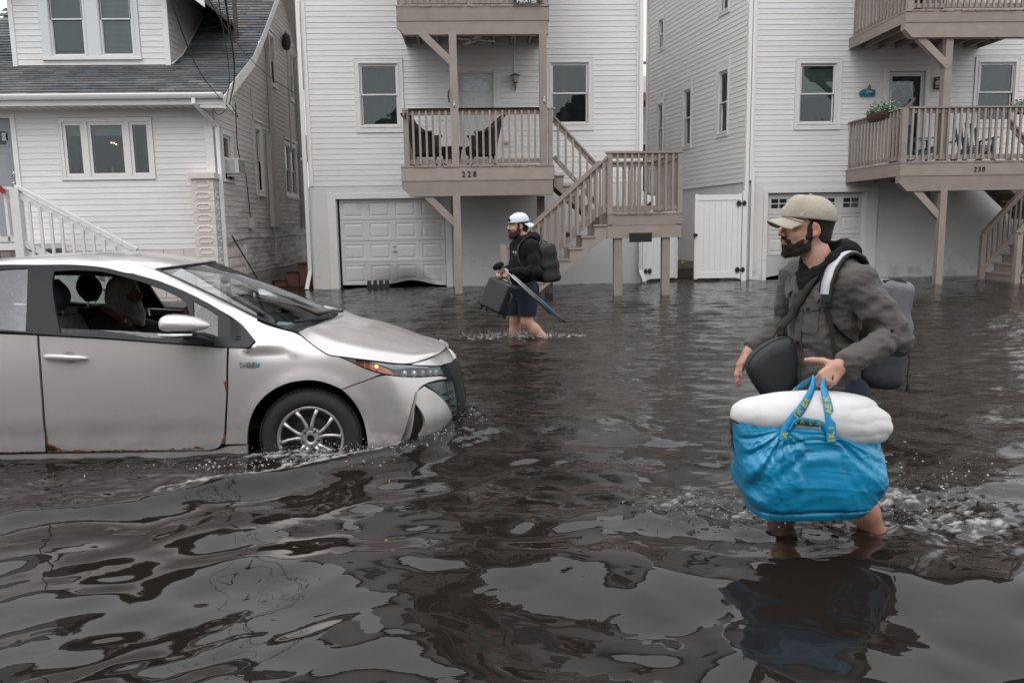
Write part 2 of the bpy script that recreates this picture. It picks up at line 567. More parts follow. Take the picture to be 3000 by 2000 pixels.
def door_section(par, fr, x0, x1, z0, z1, cols, dep, m, bend=flat_bend, glazed=False):
    """one hinged section: stiles and rails around raised panels"""
    b = MB(); n = cols; pw = (x1 - x0) / n; mg = 0.07
    zz0, zz1 = z0 + mg, z1 - mg - 0.01
    def patch(xa, xb, za, zb, k=6, l=3):
        b.grid([[fr.P(x, dep + bend(x, z)[0], z + bend(x, z)[1]) for z in np.linspace(za, zb, l)] for x in np.linspace(xa, xb, k)])
    patch(x0, x1, z0 + 0.004, zz0, 24); patch(x0, x1, zz1, z1 - 0.004, 24)
    edges = []
    for i in range(n):
        edges.append((x0 + pw * i + mg, x0 + pw * (i + 1) - mg))
    xs = [x0] + [v for e in edges for v in e] + [x1]
    for i in range(0, len(xs), 2): patch(xs[i], xs[i + 1], zz0, zz1, 3, 6)
    for zz, s in ((z1 - 0.004, -0.012), (z0 + 0.004, -0.012)):     # lips into the joint
        b.grid([[fr.P(x, dep + dd + bend(x, zz)[0], zz + bend(x, zz)[1]) for dd in (0, -0.03)] for x in np.linspace(x0, x1, 24)])
    s = b.build('door_section', m, par)
    for xa, xb in edges:
        q = MB()
        if glazed:
            cx = (xa + xb) / 2; w = min(0.2, (xb - xa) / 2)
            zc = (zz0 + zz1) / 2 + 0.015; hh = 0.112
            holes_wall(q, fr, xa, xb, zz0, zz1, [(cx - w + 0.01, cx - 0.012, zc + 0.012, zc + hh), (cx + 0.012, cx + w - 0.01, zc + 0.012, zc + hh),
                                                 (cx - w + 0.01, cx - 0.012, zc - hh, zc - 0.012), (cx + 0.012, cx + w - 0.01, zc - hh, zc - 0.012)], dep - 0.03, dep + 0.001)
            q.build('panel', m, s)
            g = MB(); g.fb(fr, cx - w, cx + w, dep - 0.024, dep - 0.02, zc - hh - 0.01, zc + hh + 0.01); g.build('pane', DPANE, s)
        else:
            panel_face(q, fr, xa, xb, zz0, zz1, dep, bend); q.build('panel', m, s)
    return s
DPANE = mat('dark garage pane', (0.02, 0.02, 0.02), 0.12, var=0.1)

# ------------------------------------------------------------------ timber decks
def cube_mesh(name, sx, sy, sz, m):
    return MB().bx(-sx / 2, sx / 2, -sy / 2, sy / 2, 0, sz).mesh(name, m)
BAL = cube_mesh('baluster', 0.042, 0.042, 1.0, DECK)
def baluster(par, x, y, z0, z1, jit=True):
    o = inst('baluster', BAL, par, (x, y, z0), (random.uniform(-.006, .006), random.uniform(-.008, .008) if jit else 0, random.uniform(-.05, .05)), (1, 1, z1 - z0))
    return o
def lumber(par, name, a, b, w, h, m=None, upv=(0, 0, 1)):
    return MB().beam(a, b, w, h, upv).build(name, m or DECK, par)
def rail_run(par, a, b, ztop, zbot, n, side, cap=True, nx=None):
    """level guard rail from a to b (xy), balusters on the outer face; side = outward unit vector"""
    a = Vector((a[0], a[1], 0)); b = Vector((b[0], b[1], 0)); sv = Vector((side[0], side[1], 0))
    Z = lambda z: Vector((0, 0, z))
    if cap: lumber(par, 'rail_cap', a + Z(ztop - 0.018), b + Z(ztop - 0.018), 0.14, 0.036)
    lumber(par, 'top_rail', a + Z(ztop - 0.082), b + Z(ztop - 0.082), 0.04, 0.088)
    lumber(par, 'bottom_rail', a + Z(zbot + 0.045), b + Z(zbot + 0.045), 0.04, 0.088)
    for i in range(n):
        p = a + (b - a) * ((i + 0.7) / (n + 0.4)) + sv * 0.043
        baluster(par, p.x, p.y, zbot - 0.01, ztop - 0.05)
def deck_frame(root, xl, xr, yf, yb, zf, zb, beam_z0, cut_left=True, cut_right=False, name='deck', skip_right=0.0):
    """floor boards, rim, beam and joists; zf floor top, zb rim bottom"""
    b = MB(); x = xl + 0.3
    while x < xr - 0.1:
        b.bx(x, x + 0.04, yf + 0.06, yb - 0.02, zb + 0.005, zf - 0.045); x += 0.41
    d = b.build(name, DECK, root)
    x = xl - 0.01; k = 0
    while x < xr:
        w = min(0.142, xr + 0.01 - x)
        MB().bx(x + 0.003, x + w - 0.003, yf - 0.03 - random.uniform(0, 0.015), yb - 0.01, zf - 0.036 - random.uniform(0, .004), zf).build('floor_board', DECKT, d)
        x += 0.145
    lumber(d, 'rim_board', (xl, yf, (zf - 0.04 + zb) / 2), (xr, yf, (zf - 0.04 + zb) / 2), 0.045, zf - 0.04 - zb)
    for xx in (xl + 0.02, xr - 0.02):
        lumber(d, 'side_joist', (xx, yf + 0.024, (zf - 0.04 + zb) / 2), (xx, yb - 0.02, (zf - 0.04 + zb) / 2), 0.04, zf - 0.04 - zb)
    h = zb - beam_z0; c = h * 0.55
    poly = [(xl, zb - 0.004)] + ([(xl, beam_z0 + c), (xl + c, beam_z0)] if cut_left else [(xl, beam_z0)])
    poly += [(xr - c, beam_z0), (xr, beam_z0 + c)] if cut_right else [(xr - 0.02, beam_z0)]
    poly += [(xr - 0.02 if not cut_right else xr, zb - 0.004)]
    MB().prism(poly, lambda u, w, q: (u, q, w), yf - 0.01, yf + 0.16).build('beam', DECK, d)
    return d
def post(par, x0, x1, y0, y1, z0, z1):
    return MB().bx(x0, x1, y0, y1, z0, z1).build('post', DECK, par)
def brace(par, a, b, w=0.14, h=0.14):
    return lumber(par, 'brace', a, b, w, h)
def stair_flight(root, x_top, x_bot, z_top, z_bot, y0, y1, steps, name, nb_front, nb_back, rail_h, newel_bot=None, rail_back=True):
    """straight flight along X between z_top and z_bot; stringers at y0 and y1"""
    s = 1 if x_bot > x_top else -1
    dx = (x_bot - x_top) / steps; dz = (z_bot - z_top) / steps
    st = None
    for y in (y0, y1):
        b = MB(); h = 0.30
        poly = [(x_top, z_top - 0.04)]
        for i in range(steps):
            poly += [(x_top + dx * i, z_top + dz * (i + 1) - 0.035) if i else (x_top, z_top + dz - 0.035), (x_top + dx * (i + 1), z_top + dz * (i + 1) - 0.035)]
        poly += [(x_bot, z_bot - 0.25), (x_top, z_top - 0.45 + 0.0)]
        poly = [poly[0]] + poly[1:]
        b.prism(poly, lambda u, w, q: (u, q, w), y - 0.02, y + 0.02)
        if st is None: st = b.build(name, DECK, root, fix=True)
        else: b.build('stringer', DECK, st, fix=True)
    for i in range(steps):
        z = z_top + dz * (i + 1); xa = x_top + dx * i; xb = x_top + dx * (i + 1)
        lo, hi = min(xa, xb), max(xa, xb)
        MB().bx(lo - (0.03 if s < 0 else 0), hi + (0.03 if s > 0 else 0), y0 - 0.045, y1 + 0.045, z - 0.036, z).build('tread', DECKT, st)
        MB().bx(xa - 0.012, xa + 0.012, y0 + 0.022, y1 - 0.022, z + 0.002, z - dz - 0.038).build('riser', DECK, st)
    for y, nb, o in ((y0, nb_front, -1), (y1, nb_back, 1)):
        if not nb: continue
        A = Vector((x_top, y, z_top + rail_h)); B = Vector((x_bot - dx * 0.2, y, z_bot + rail_h - dz * 0.2))
        lumber(st, 'rail_cap', A + Vector((0, 0, 0.0)), B, 0.14, 0.036)
        lumber(st, 'top_rail', A - Vector((0, 0, 0.075)), B - Vector((0, 0, 0.075)), 0.04, 0.09)
        lumber(st, 'bottom_rail', A - Vector((0, 0, rail_h - 0.16)), B - Vector((0, 0, rail_h - 0.16)), 0.04, 0.09)
        for i in range(nb):
            t = (i + 0.6) / nb
            p = A + (B - A) * t
            baluster(st, p.x, y + o * 0.042, p.z - rail_h + 0.10, p.z - 0.045)
    return st
# ------------------------------------------------------------------ ground
GRND = mat('wet asphalt and silt', (0.05, 0.042, 0.036), 0.9, var=0.3, vscale=3, bump=0.01, bscale=30)
def ground():
    b = MB()
    xs = [-400, -60, -14, -8, -4.5, -2, 0, 4, 8, 14, 60, 400]; ys = [-400, -60, -12, -3, 0, 6, 10, 13, 15, 17, 19, 24, 32, 60, 400]
    def z(x, y):
        f = min(max((y - 8) / 11, 0), 1)
        g = min(max((-3 - y) / 8, 0), 1)
        r = -0.25 + 0.10 * f + 0.14 * g
        if x < -4 and y > 18: r = -0.1 + 0.03 * (y - 18)
        if y > 30: r = 0.35
        if y < -50: r = 0.3
        return r
    b.grid([[(x, y, z(x, y)) for y in ys] for x in xs])
    tag(b.build('ground', GRND, fix=True), kind='structure')
ground()

E2, SB = 0.1205, 2.37        # siding course and lower edge
def gable_roof(root, x0, x1, y0, y1, ze, zr, m, th=0.16):
    xm = (x0 + x1) / 2
    for s in (-1, 1):
        xe = x0 - 0.35 if s < 0 else x1 + 0.35
        zz = ze - 0.35 * (zr - ze) / (xm - x0)
        b = MB(); ya, yb = y0 - 0.35, y1 + 0.3
        b.hexa([(xe, ya, zz), (xm, ya, zr), (xm, yb, zr), (xe, yb, zz), (xe, ya, zz + th), (xm, ya, zr + th), (xm, yb, zr + th), (xe, yb, zz + th)])
        b.build('roof_slope', m, root, fix=True)
    return
ROOF = mat('asphalt shingle field', (0.10, 0.102, 0.105), 0.9, var=0.25, vscale=12, bump=0.01, bscale=60)

def upper_storey(root, fr, x0, x1, za, zb, holes, e):
    """siding above the picture's upper edge, joined into one part"""
    b = MB(); z = za
    while z < zb:
        for xa, xb in [(x0, x1)]:
            cuts = sorted([(h[0], h[1]) for h in holes if h[2] < z + e / 2 < h[3]]); x = xa; segs = []
            for c0, c1 in cuts:
                segs.append((x, c0)); x = c1
            segs.append((x, xb))
            for p, q in segs:
                b.add([fr.P(p, 0.0175, z), fr.P(q, 0.0175, z), fr.P(q, 0.004, z + e), fr.P(p, 0.004, z + e), fr.P(p, 0, z), fr.P(q, 0, z)], [(0, 1, 2, 3), (4, 5, 1, 0)])
        z += e
    o = b.build('upper_siding', SIDE, root)
    o['kind'] = 'stuff'
    return o

def downspout(root, pts, w=0.085, h=0.065, m=None):
    b = MB()
    for a, c in zip(pts[:-1], pts[1:]):
        d = (Vector(c) - Vector(a)).normalized()
        b.beam(Vector(a) - d * 0.02, Vector(c) + d * 0.02, w, h, (0, 1, 0) if abs(d.z) > .5 else (0, 0, 1))
    return b.build('downspout', m or PVC, root)

# ================================================================== house 228
F2 = Fr((0, 18.9, 0), (1, 0, 0))
h2 = thing('three_storey_house', 'white sided house numbered 228 with brown decks, dented garage door and switchback stair', 'house', (0, 18.9, 0))
W1, G1 = (-2.65, -1.58, 3.58, 5.19), (-2.53, -1.70, 3.72, 5.06)
W2, G2 = (1.72, 2.78, 3.58, 5.18), (1.83, 2.66, 3.73, 5.05)
D2 = (-0.45, 0.64, 2.60, 5.01)
GR2 = (-3.37, -0.55, -0.4, 2.17)
UW = [(-2.65, -1.58, 6.95, 8.5), (1.72, 2.78, 6.95, 8.5)]; UD = (-0.7, 0.9, 5.72, 7.9)
hl2 = [hole(W1), hole(W2), (D2[0], D2[1], 2.3, D2[3]), UD] + [hole(w) for w in UW]
gl2 = [G1, G2, (-0.30, 0.49, 2.62, 4.86), (-3.2, -0.69, -0.4, 2.07), (-0.5, 0.7, 5.75, 7.75)] + [(w[0] + .12, w[1] - .12, w[2] + .14, w[3] - .13) for w in UW]
b = MB(); holes_wall(b, F2, -3.80, 3.90, SB - 0.02, 9.3, gl2, -0.14, 0.0)
wall2 = b.build('front_wall', SIDE, h2)
siding(wall2, F2, lambda z: (-3.70, 3.80), SB, 6.9, E2, hl2, SIDE, joints=0.45)
upper_storey(h2, F2, -3.70, 3.80, SB + E2 * 38, 9.25, hl2, E2)
b = MB(); b.fb(F2, 3.80, 3.91, 0.0, 0.035, SB, 9.3); b.build('corner_post', PVC, h2)
b = MB(); b.fb(F2, -3.80, -3.70, 0.0, 0.035, SB, 9.3); b.build('corner_post', PVC, h2)
b = MB(); holes_wall(b, F2, -3.82, 3.92, -0.45, SB - 0.022, [(-3.2, -0.69, -0.45, 2.07)], -0.2, 0.012)
b.build('ground_floor_wall', PEEL, h2)
b = MB(); b.bx(-3.82, -3.6, 19.1, 27, -0.45, 9.3); b.bx(3.68, 3.92, 19.1, 27, -0.45, 9.3); b.bx(-3.6, 3.68, 26.8, 27, -0.45, 9.3); b.build('side_wall', SIDE, h2)
b = MB(); b.fprism(F2, [(-3.82, 9.3), (3.92, 9.3), (0.05, 12.2)], -0.14, 0); b.build('gable_wall', SIDE, h2, fix=True)
gable_roof(h2, -3.82, 3.92, 18.9, 27, 9.3, 12.2, ROOF)
window(h2, F2, W1, G1, 4.405, inside='curtain')
window(h2, F2, W2, G2, 4.40, inside='thin')
for w in UW: window(h2, F2, w, (w[0] + .12, w[1] - .12, w[2] + .14, w[3] - .13), w[2] + 0.78)
b = MB(); frame_ring(b, F2, -0.7, 0.9, 5.72, 7.9, 0.1, -0.1, 0.03); pd = b.build('balcony_door', TRIM, h2)
b = MB(); b.fb(F2, -0.6, 0.8, -0.06, -0.05, 5.8, 7.8); b.build('pane', PANE, pd); room(pd, F2, -0.6, 0.8, 5.8, 7.8)
# front door with half round light
b = MB(); b.fb(F2, D2[0], -0.31, 0, 0.04, 2.60, 5.01); b.fb(F2, 0.50, D2[1], 0, 0.04, 2.60, 5.01); b.fb(F2, -0.31, 0.50, 0, 0.04, 4.88, 5.01)
b.fb(F2, 0.56, 0.60, 0.04, 0.055, 2.60, 4.97)
dr = b.build('front_door', TRIM, h2)
b = MB(); b.fb(F2, -0.305, 0.495, -0.09, -0.05, 2.62, 4.87); slab = b.build('door_leaf', DOORW, dr)
b = MB(); n = 24
for r0_, r1_ in ((0.30, 0.335),):
    P = [[F2.P(0.09 + r * math.cos(math.pi * k / n), -0.05 + dd, 4.49 + r * math.sin(math.pi * k / n)) for r, dd in ((r0_ - .005, 0), (r0_, 0.014), (r1_, 0.014), (r1_ + .005, 0))] for k in range(n + 1)]
    b.grid(P)
P = [[F2.P(0.09 + r * math.cos(math.pi * k / n), -0.05 + dd, 4.49 + r * math.sin(math.pi * k / n)) for r, dd in ((0.075, 0), (0.08, 0.012), (0.10, 0.012), (0.105, 0))] for k in range(n + 1)]
b.grid(P)
for a in (45, 90, 135):
    c, s_ = math.cos(R(a)), math.sin(R(a))
    b.beam(F2.P(0.09 + 0.1 * c, -0.044, 4.49 + 0.1 * s_), F2.P(0.09 + 0.31 * c, -0.044, 4.49 + 0.31 * s_), 0.016, 0.016, (0, 1, 0))
b.fb(F2, -0.25, 0.43, -0.05, -0.038, 4.465, 4.49)
b.build('fanlight_bars', DOORW, dr)
b = MB(); P = [[F2.P(0.09 + r * math.cos(math.pi * k / n), -0.048, 4.49 + r * math.sin(math.pi * k / n)) for r in (0.0, 0.30)] for k in range(n + 1)]
b.grid(P); b.build('fanlight_pane', mat('frosted fanlight', (0.50, 0.55, 0.56), 0.2), dr)
for xa in (-0.23, 0.13):
    for za, zb in ((3.55, 4.30), (2.75, 3.35)):
        b = MB(); panel_face(b, F2, xa, xa + 0.28, za, zb, -0.047, flat_bend); b.build('door_panel', DOORW, dr)
# lantern, conduit, door bell
lt = MB(); lt.lathe([(0.0, -0.02), (0.055, -0.02), (0.05, 0.03), (0.0, 0.035)], F2.P(0.99, 0.03, 4.57), (0, -1, 0), 16)
CREAM = mat('cream lamp base', (0.55, 0.45, 0.36), 0.6)
lamp = lt.build('wall_lantern', CREAM, h2, smooth=True)
b = MB(); b.tube([F2.P(0.99, 0.04, 4.44), F2.P(0.99, 0.05, 4.50), F2.P(0.99, 0.11, 4.53), F2.P(0.99, 0.13, 4.60)], [0.008, 0.016, 0.014, 0.012], 8)
for a in range(6):
    c, s_ = math.cos(a * math.pi / 3), math.sin(a * math.pi / 3)
    b.beam(F2.P(0.99 + .055 * c, 0.13 + .055 * s_, 4.62), F2.P(0.99 + .085 * c, 0.13 + .085 * s_, 4.77), 0.008, 0.008)
b.lathe([(0.0, 0.06), (0.035, 0.05), (0.12, 0.015), (0.125, 0.0), (0.0, 0.0)], F2.P(0.99, 0.13, 4.77), (0, 0, 1), 6)
b.lathe([(0.0, 0.0), (0.06, 0.0), (0.055, 0.025), (0.0, 0.02)], F2.P(0.99, 0.13, 4.605), (0, 0, 1), 6)
b.build('lantern_frame', mat('weathered lantern metal', (0.16, 0.12, 0.10), 0.5, metal=0.4), lamp)
b = MB(); b.lathe([(0.048, 0.0), (0.078, 0.14)], F2.P(0.99, 0.13, 4.625), (0, 0, 1), 6); b.build('lantern_glass', mat('lantern glass', (0.55, 0.55, 0.52), 0.2), lamp)
b = MB(); b.tube([F2.P(0.98, 0.03, 4.80), F2.P(0.98, 0.03, 5.42), F2.P(1.0, 0.25, 5.60)], 0.012, 6); b.build('conduit', PVC, h2)
b = MB(); b.fb(F2, 0.70, 0.82, 0.018, 0.06, 3.28, 3.34); b.ell(F2.P(0.76, 0.05, 3.29), (0.05, 0.03, 0.035)); b.build('outlet_cover', mat('beige outlet', (0.5, 0.40, 0.32), 0.5), h2)
# garage door
b = MB(); b.fb(F2, -3.40, -3.21, 0.014, 0.05, -0.4, 2.19); b.fb(F2, -0.68, -0.55, 0.014, 0.05, -0.4, 2.19); b.fb(F2, -3.21, -0.68, 0.014, 0.05, 2.07, 2.19)
b.fb(F2, -3.21, -3.19, -0.12, 0.0, -0.4, 2.07); b.fb(F2, -0.70, -0.68, -0.12, 0.0, -0.4, 2.07)
gd = b.build('garage_door', TRIM, h2)
b = MB(); b.fb(F2, -3.19, -3.14, -0.115, -0.06, -0.4, 2.07); b.build('door_track', IRON, gd)
def dent(x, z):
    t = min(max((0.62 - z) / 0.55, 0), 1)
    g = math.exp(-((x + 1.75) / 0.75) ** 2)
    f = math.exp(-((x + 1.52) / 0.42) ** 2)
    crease = 0.05 * max(0, 1 - abs((x + 1.45) - (0.62 - z) * 0.9) / 0.22) * t
    return (-0.16 * g * t * t - 0.05 * g * t + crease, 0.11 * f * t * t - 0.02 * t * (x + 1.9))
for za, zb in ((1.59, 2.07), (1.10, 1.59), (0.61, 1.10)): door_section(gd, F2, -3.14, -0.71, za, zb, 4, -0.055, GARD)
door_section(gd, F2, -3.14, -0.71, 0.05, 0.61, 4, -0.055, GARD, dent)
room(gd, F2, -3.1, -0.75, -0.4, 1.9, 1.6)
b = MB(); b.lathe([(0.0, 0.02), (0.022, 0.018), (0.026, 0.0)], F2.P(-1.9, -0.053, 0.96), (0, -1, 0), 12); b.build('lock', CHROME, gd)
b = MB(); b.lathe([(0.0, 0.03), (0.018, 0.028), (0.024, 0.0)], F2.P(-1.9, -0.053, 0.85), (0, -1, 0), 12); b.beam(F2.P(-1.965, -0.02, 0.85), F2.P(-1.835, -0.02, 0.85), 0.012, 0.018); b.build('handle', CHROME, gd)
# downspouts and electric meter
downspout(h2, [(-3.83, 18.8, 9.2), (-3.86, 18.8, 0.42), (-3.93, 18.68, 0.03)])
downspout(h2, [(3.88, 18.81, 9.2), (3.90, 18.81, 0.30), (3.97, 18.64, 0.05)])
# lower and upper decks
dk = deck_frame(h2, -1.48, 1.65, 16.7, 18.9, 2.64, 2.33, 2.02)
post(dk, -0.44, -0.29, 16.68, 16.83, -0.4, 2.02); post(dk, 1.36, 1.52, 17.5, 17.65, -0.4, 2.02)
brace(dk, (-1.02, 16.785, 2.08), (-0.36, 16.785, 1.42), 0.13); brace(dk, (-0.36, 16.84, 1.42), (-0.36, 17.5, 2.1), 0.09, 0.14)
post(dk, -0.44, -0.29, 16.66, 16.80, 2.60, 5.21); post(dk, 1.37, 1.52, 16.66, 16.80, 2.60, 5.21)
post(dk, -1.41, -1.30, 16.68, 16.79, 2.36, 3.74)
post(dk, 1.54, 1.63, 16.68, 16.77, 2.6, 3.74)
rail_run(dk, (-1.30, 16.74), (-0.45, 16.74), 3.77, 2.67, 6, (0, -1)); rail_run(dk, (-0.28, 16.74), (1.36, 16.74), 3.77, 2.67, 12, (0, -1))
lumber(dk, 'rail_cap', (-1.42, 16.745, 3.754), (1.69, 16.745, 3.754), 0.15, 0.036)
rail_run(dk, (-1.36, 18.86), (-1.36, 16.8), 3.77, 2.67, 14, (-1, 0))
b = MB(); b.lathe([(0.0, 0), (0.03, 0.01), (0.025, 0.12), (0.01, 0.14)], (-1.38, 16.62, 3.56), (0.3, 0, 1), 10); b.build('hanger', BLACK, dk)
for x, z in ((-0.365, 3.83), (1.465, 3.90)):
    b = MB(); b.ell((x, 16.655, z), (0.025, 0.015, 0.07)); b.ell((x, 16.64, z + 0.05), (0.012, 0.012, 0.03)); b.build('porch_hook', CHROME, dk, smooth=True)
b = MB(); b.tube([(-0.44, 16.63, 4.12), (-0.47, 16.62, 4.09), (-0.475, 16.62, 4.0), (-0.465, 16.63, 3.87)], [0.012, 0.02, 0.018, 0.016], 8); b.build('flag_bracket', BLACK, dk)
for i, ch in enumerate('228'):
    o = inst('house_number', text_mesh(ch, 0.155, 0.008, IRON), dk, (-0.21 + i * 0.115, 16.668, 2.45), (R(90), 0, 0))
ud = deck_frame(h2, -1.47, 1.58, 16.7, 18.9, 5.765, 5.46, 5.20, name='upper_deck')
brace(ud, (-1.0, 16.74, 5.25), (-0.36, 16.74, 4.63))
for x in (-1.35, 1.50): post(ud, x - .05, x + .05, 16.70, 16.80, 5.76, 6.85)
post(ud, -0.05, 0.05, 16.70, 16.80, 5.76, 6.85)
rail_run(ud, (-1.40, 16.75), (1.55, 16.75), 6.88, 5.80, 24, (0, -1)); rail_run(ud, (-1.40, 18.86), (-1.40, 16.8), 6.88, 5.80, 14, (-1, 0)); rail_run(ud, (1.52, 16.8), (1.52, 18.86), 6.88, 5.80, 14, (1, 0))
b = MB()
for a in range(4):
    c, s_ = math.cos(R(20 + a * 90)), math.sin(R(20 + a * 90))
    b.beam((0.05 + 0.08 * c, 17.7 + 0.08 * s_, 5.32), (0.05 + 0.5 * c, 17.7 + 0.5 * s_, 5.325), 0.12, 0.01)
b.lathe([(0, -0.06), (0.07, -0.05), (0.08, 0.03), (0.03, 0.06), (0.02, 0.2)], (0.05, 17.7, 5.32), (0, 0, 1), 12)
b.build('ceiling_fan', mat('ceiling fan white', (0.45, 0.43, 0.41), 0.5), ud)
# porch roof over the upper deck
prf = MB().prism([(-1.75, 8.35), (1.9, 8.35), (0.07, 9.75)], lambda u, w, q: (u, q, w), 16.35, 18.9).build('porch_roof', ROOF, h2, fix=True)
lumber(prf, 'roof_beam', (-1.5, 16.7, 8.22), (1.65, 16.7, 8.22), 0.14, 0.26)
for x in (-1.35, 0.0, 1.50): post(prf, x - .07, x + .07, 16.66, 16.80, 6.86, 8.1)
# switchback stair: upper flight, landing, lower flight
stair_flight(h2, 1.67, 2.62, 2.64, 1.60, 16.9, 17.75, 5, 'upper_stair', 6, 0, 0.98)
ld = deck_frame(h2, 2.56, 4.03, 15.5, 17.8, 1.61, 1.38, 1.12, cut_left=False, name='landing')
for x in (2.56, 3.93):
    post(ld, x, x + 0.10, 15.49, 15.59, 1.36, 2.72)
post(ld, 2.70, 2.86, 15.52, 15.68, -0.4, 1.37); post(ld, 3.65, 3.80, 15.52, 15.68, -0.4, 1.37)
rail_run(ld, (2.67, 15.545), (3.93, 15.545), 2.765, 1.65, 9, (0, -1)); lumber(ld, 'rail_cap', (2.54, 15.55, 2.748), (4.05, 15.55, 2.748), 0.14, 0.038)
rail_run(ld, (3.98, 15.6), (3.98, 17.8), 2.765, 1.65, 17, (1, 0)); rail_run(ld, (3.9, 17.78), (2.7, 17.78), 2.765, 1.65, 9, (0, 1))
st2 = stair_flight(h2, 2.56, 0.62, 1.61, -0.13, 15.52, 16.45, 8, 'lower_stair', 15, 14, 1.06)
post(st2, 0.50, 0.60, 15.48, 15.58, -0.3, 1.02); post(st2, 0.50, 0.60, 16.42, 16.52, -0.3, 1.02)
post(st2, 1.42, 1.57, 16.3, 16.45, -0.4, 0.55)
SHOE = mat('black rubber', (0.02, 0.02, 0.021), 0.6)

# ================================================================== house 230
F3 = Fr((7.04, 19.2, 0), (1, 0, 0))
h3 = thing('three_storey_house', 'white sided house numbered 230 with teal chairs on its brown deck and a flower box', 'house', (7.04, 19.2, 0))
V1, VG1 = (0.62, 1.70, 3.57, 5.18), (0.73, 1.56, 3.72, 5.05)
V2, VG2 = (4.97, 6.04, 3.57, 5.18), (5.08, 5.92, 3.72, 5.05)
D3 = (2.75, 3.87, 2.6, 4.98)
UV = [(0.62, 1.70, 6.95, 8.5), (4.97, 6.04, 6.95, 8.5)]; UD3 = (2.4, 4.2, 5.72, 7.9)
hl3 = [hole(V1), hole(V2), (D3[0], D3[1], 2.3, D3[3]), UD3] + [hole(w) for w in UV]
gl3 = [VG1, VG2, (2.86, 3.76, 2.62, 4.88), (0.03, 2.43, -0.4, 2.07), (2.5, 4.1, 5.8, 7.8)] + [(w[0] + .12, w[1] - .12, w[2] + .14, w[3] - .13) for w in UV]
b = MB(); holes_wall(b, F3, -0.55, 7.3, SB - 0.02, 9.3, gl3, -0.14, 0.0)
wall3 = b.build('front_wall', SIDE, h3)
siding(wall3, F3, lambda z: (-0.34, 7.2), 2.345, 6.9, E2, hl3, SIDE, joints=0.4)
upper_storey(h3, F3, -0.34, 7.2, 2.345 + E2 * 38, 9.25, hl3, E2)
b = MB(); b.fb(F3, -0.58, -0.34, 0, 0.035, 2.345, 9.3); b.build('corner_post', PVC, h3)
b = MB(); holes_wall(b, F3, -0.57, 7.3, -0.45, SB - 0.024, [(0.03, 2.43, -0.45, 2.07)], -0.2, 0.012)
b.build('ground_floor_wall', STUC, h3)
b = MB(); b.fprism(F3, [(-0.55, 9.3), (7.3, 9.3), (3.4, 12.2)], -0.14, 0); b.build('gable_wall', SIDE, h3, fix=True)
gable_roof(h3, 6.47, 14.3, 19.2, 27.5, 9.3, 12.2, ROOF)
# side wall, running back a little skewed to the street
dv = Vector((-0.167, 0.986, 0)).normalized()
S3 = Fr((6.48, 19.2, 0), -dv)               # x = minus the distance back
SW = [(-1.48, -0.86, 3.55, 5.36), (-3.58, -2.98, 3.45, 5.26), (-5.42, -4.92, 3.45, 5.16), (-5.35, -4.95, 6.45, 7.4), (-1.48, -0.92, 6.5, 8.1)]
SG = [(w[0] + .13, w[1] - .06, w[2] + .1, w[3] - .25) for w in SW]
SG[3] = (-5.27, -4.99, 6.55, 7.3)
SL = 6.15
b = MB(); holes_wall(b, S3, -SL, 0.0, SB - 0.02, 9.3, SG, -0.14, 0.0); sw3 = b.build('side_wall', SIDE, h3)
siding(sw3, S3, lambda z: (-SL, -0.03), 2.345, 8.7, E2, [hole(w) for w in SW], SIDE)
b = MB(); b.fb(S3, -SL, -0.0, -0.2, -0.02, -0.45, SB - 0.024); b.build('side_foundation', STUC, h3)
b = MB(); b.fb(S3, -SL - 0.12, -SL, -0.1, 0.04, -0.3, 8.8); b.build('corner_post', TRIM, h3)
b = MB(); b.fb(S3, -SL - 0.3, 0.2, 0.0, 0.4, 8.75, 8.85); b.build('soffit', SOFF, h3)
for w, g in zip(SW, SG): window(h3, S3, w, g, g[2] + (g[3] - g[2]) * .5, scr=True)
b = MB(); b.bx(14.1, 14.3, 19.4, 27.5, -0.4, 9.3); b.bx(6.0, 14.1, 27.3, 27.5, -0.4, 9.3); b.build('back_wall', SIDE, h3)
window(h3, F3, V1, VG1, 4.385, inside='topblind'); window(h3, F3, V2, VG2, 4.385, inside='curtain')
for w in UV: window(h3, F3, w, (w[0] + .12, w[1] - .12, w[2] + .14, w[3] - .13), w[2] + 0.78)
b = MB(); frame_ring(b, F3, UD3[0], UD3[1], 5.72, 7.9, 0.1, -0.1, 0.03); pd = b.build('balcony_door', TRIM, h3)
b = MB(); b.fb(F3, 2.5, 4.1, -0.06, -0.05, 5.8, 7.8); b.build('pane', PANE, pd); room(pd, F3, 2.5, 4.1, 5.8, 7.8)
# storm door with wreath behind glass
b = MB(); b.fb(F3, D3[0], 2.86, 0, 0.04, 2.6, D3[3]); b.fb(F3, 3.76, D3[1], 0, 0.04, 2.6, D3[3]); b.fb(F3, 2.86, 3.76, 0, 0.04, 4.88, D3[3])
dr = b.build('front_door', TRIM, h3)
b = MB(); frame_ring(b, F3, 2.87, 3.75, 2.62, 4.87, 0.09, -0.045, -0.012, wb=0.2, wt=0.1); b.build('storm_door_frame', DOORW, dr)
b = MB(); b.fb(F3, 2.96, 3.66, -0.034, -0.03, 2.82, 4.77); b.build('pane', PANE, dr)
b = MB(); b.fb(F3, 2.87, 3.75, -0.16, -0.12, 2.62, 4.87); b.build('door_leaf', mat('dark inner door', (0.07, 0.085, 0.095), 0.5), dr)
b = MB()
P = [[F3.P(3.30 + r * math.cos(math.pi * k / 24), -0.117, 4.42 + r * math.sin(math.pi * k / 24)) for r in (0.20, 0.29)] for k in range(25)]
b.grid(P)
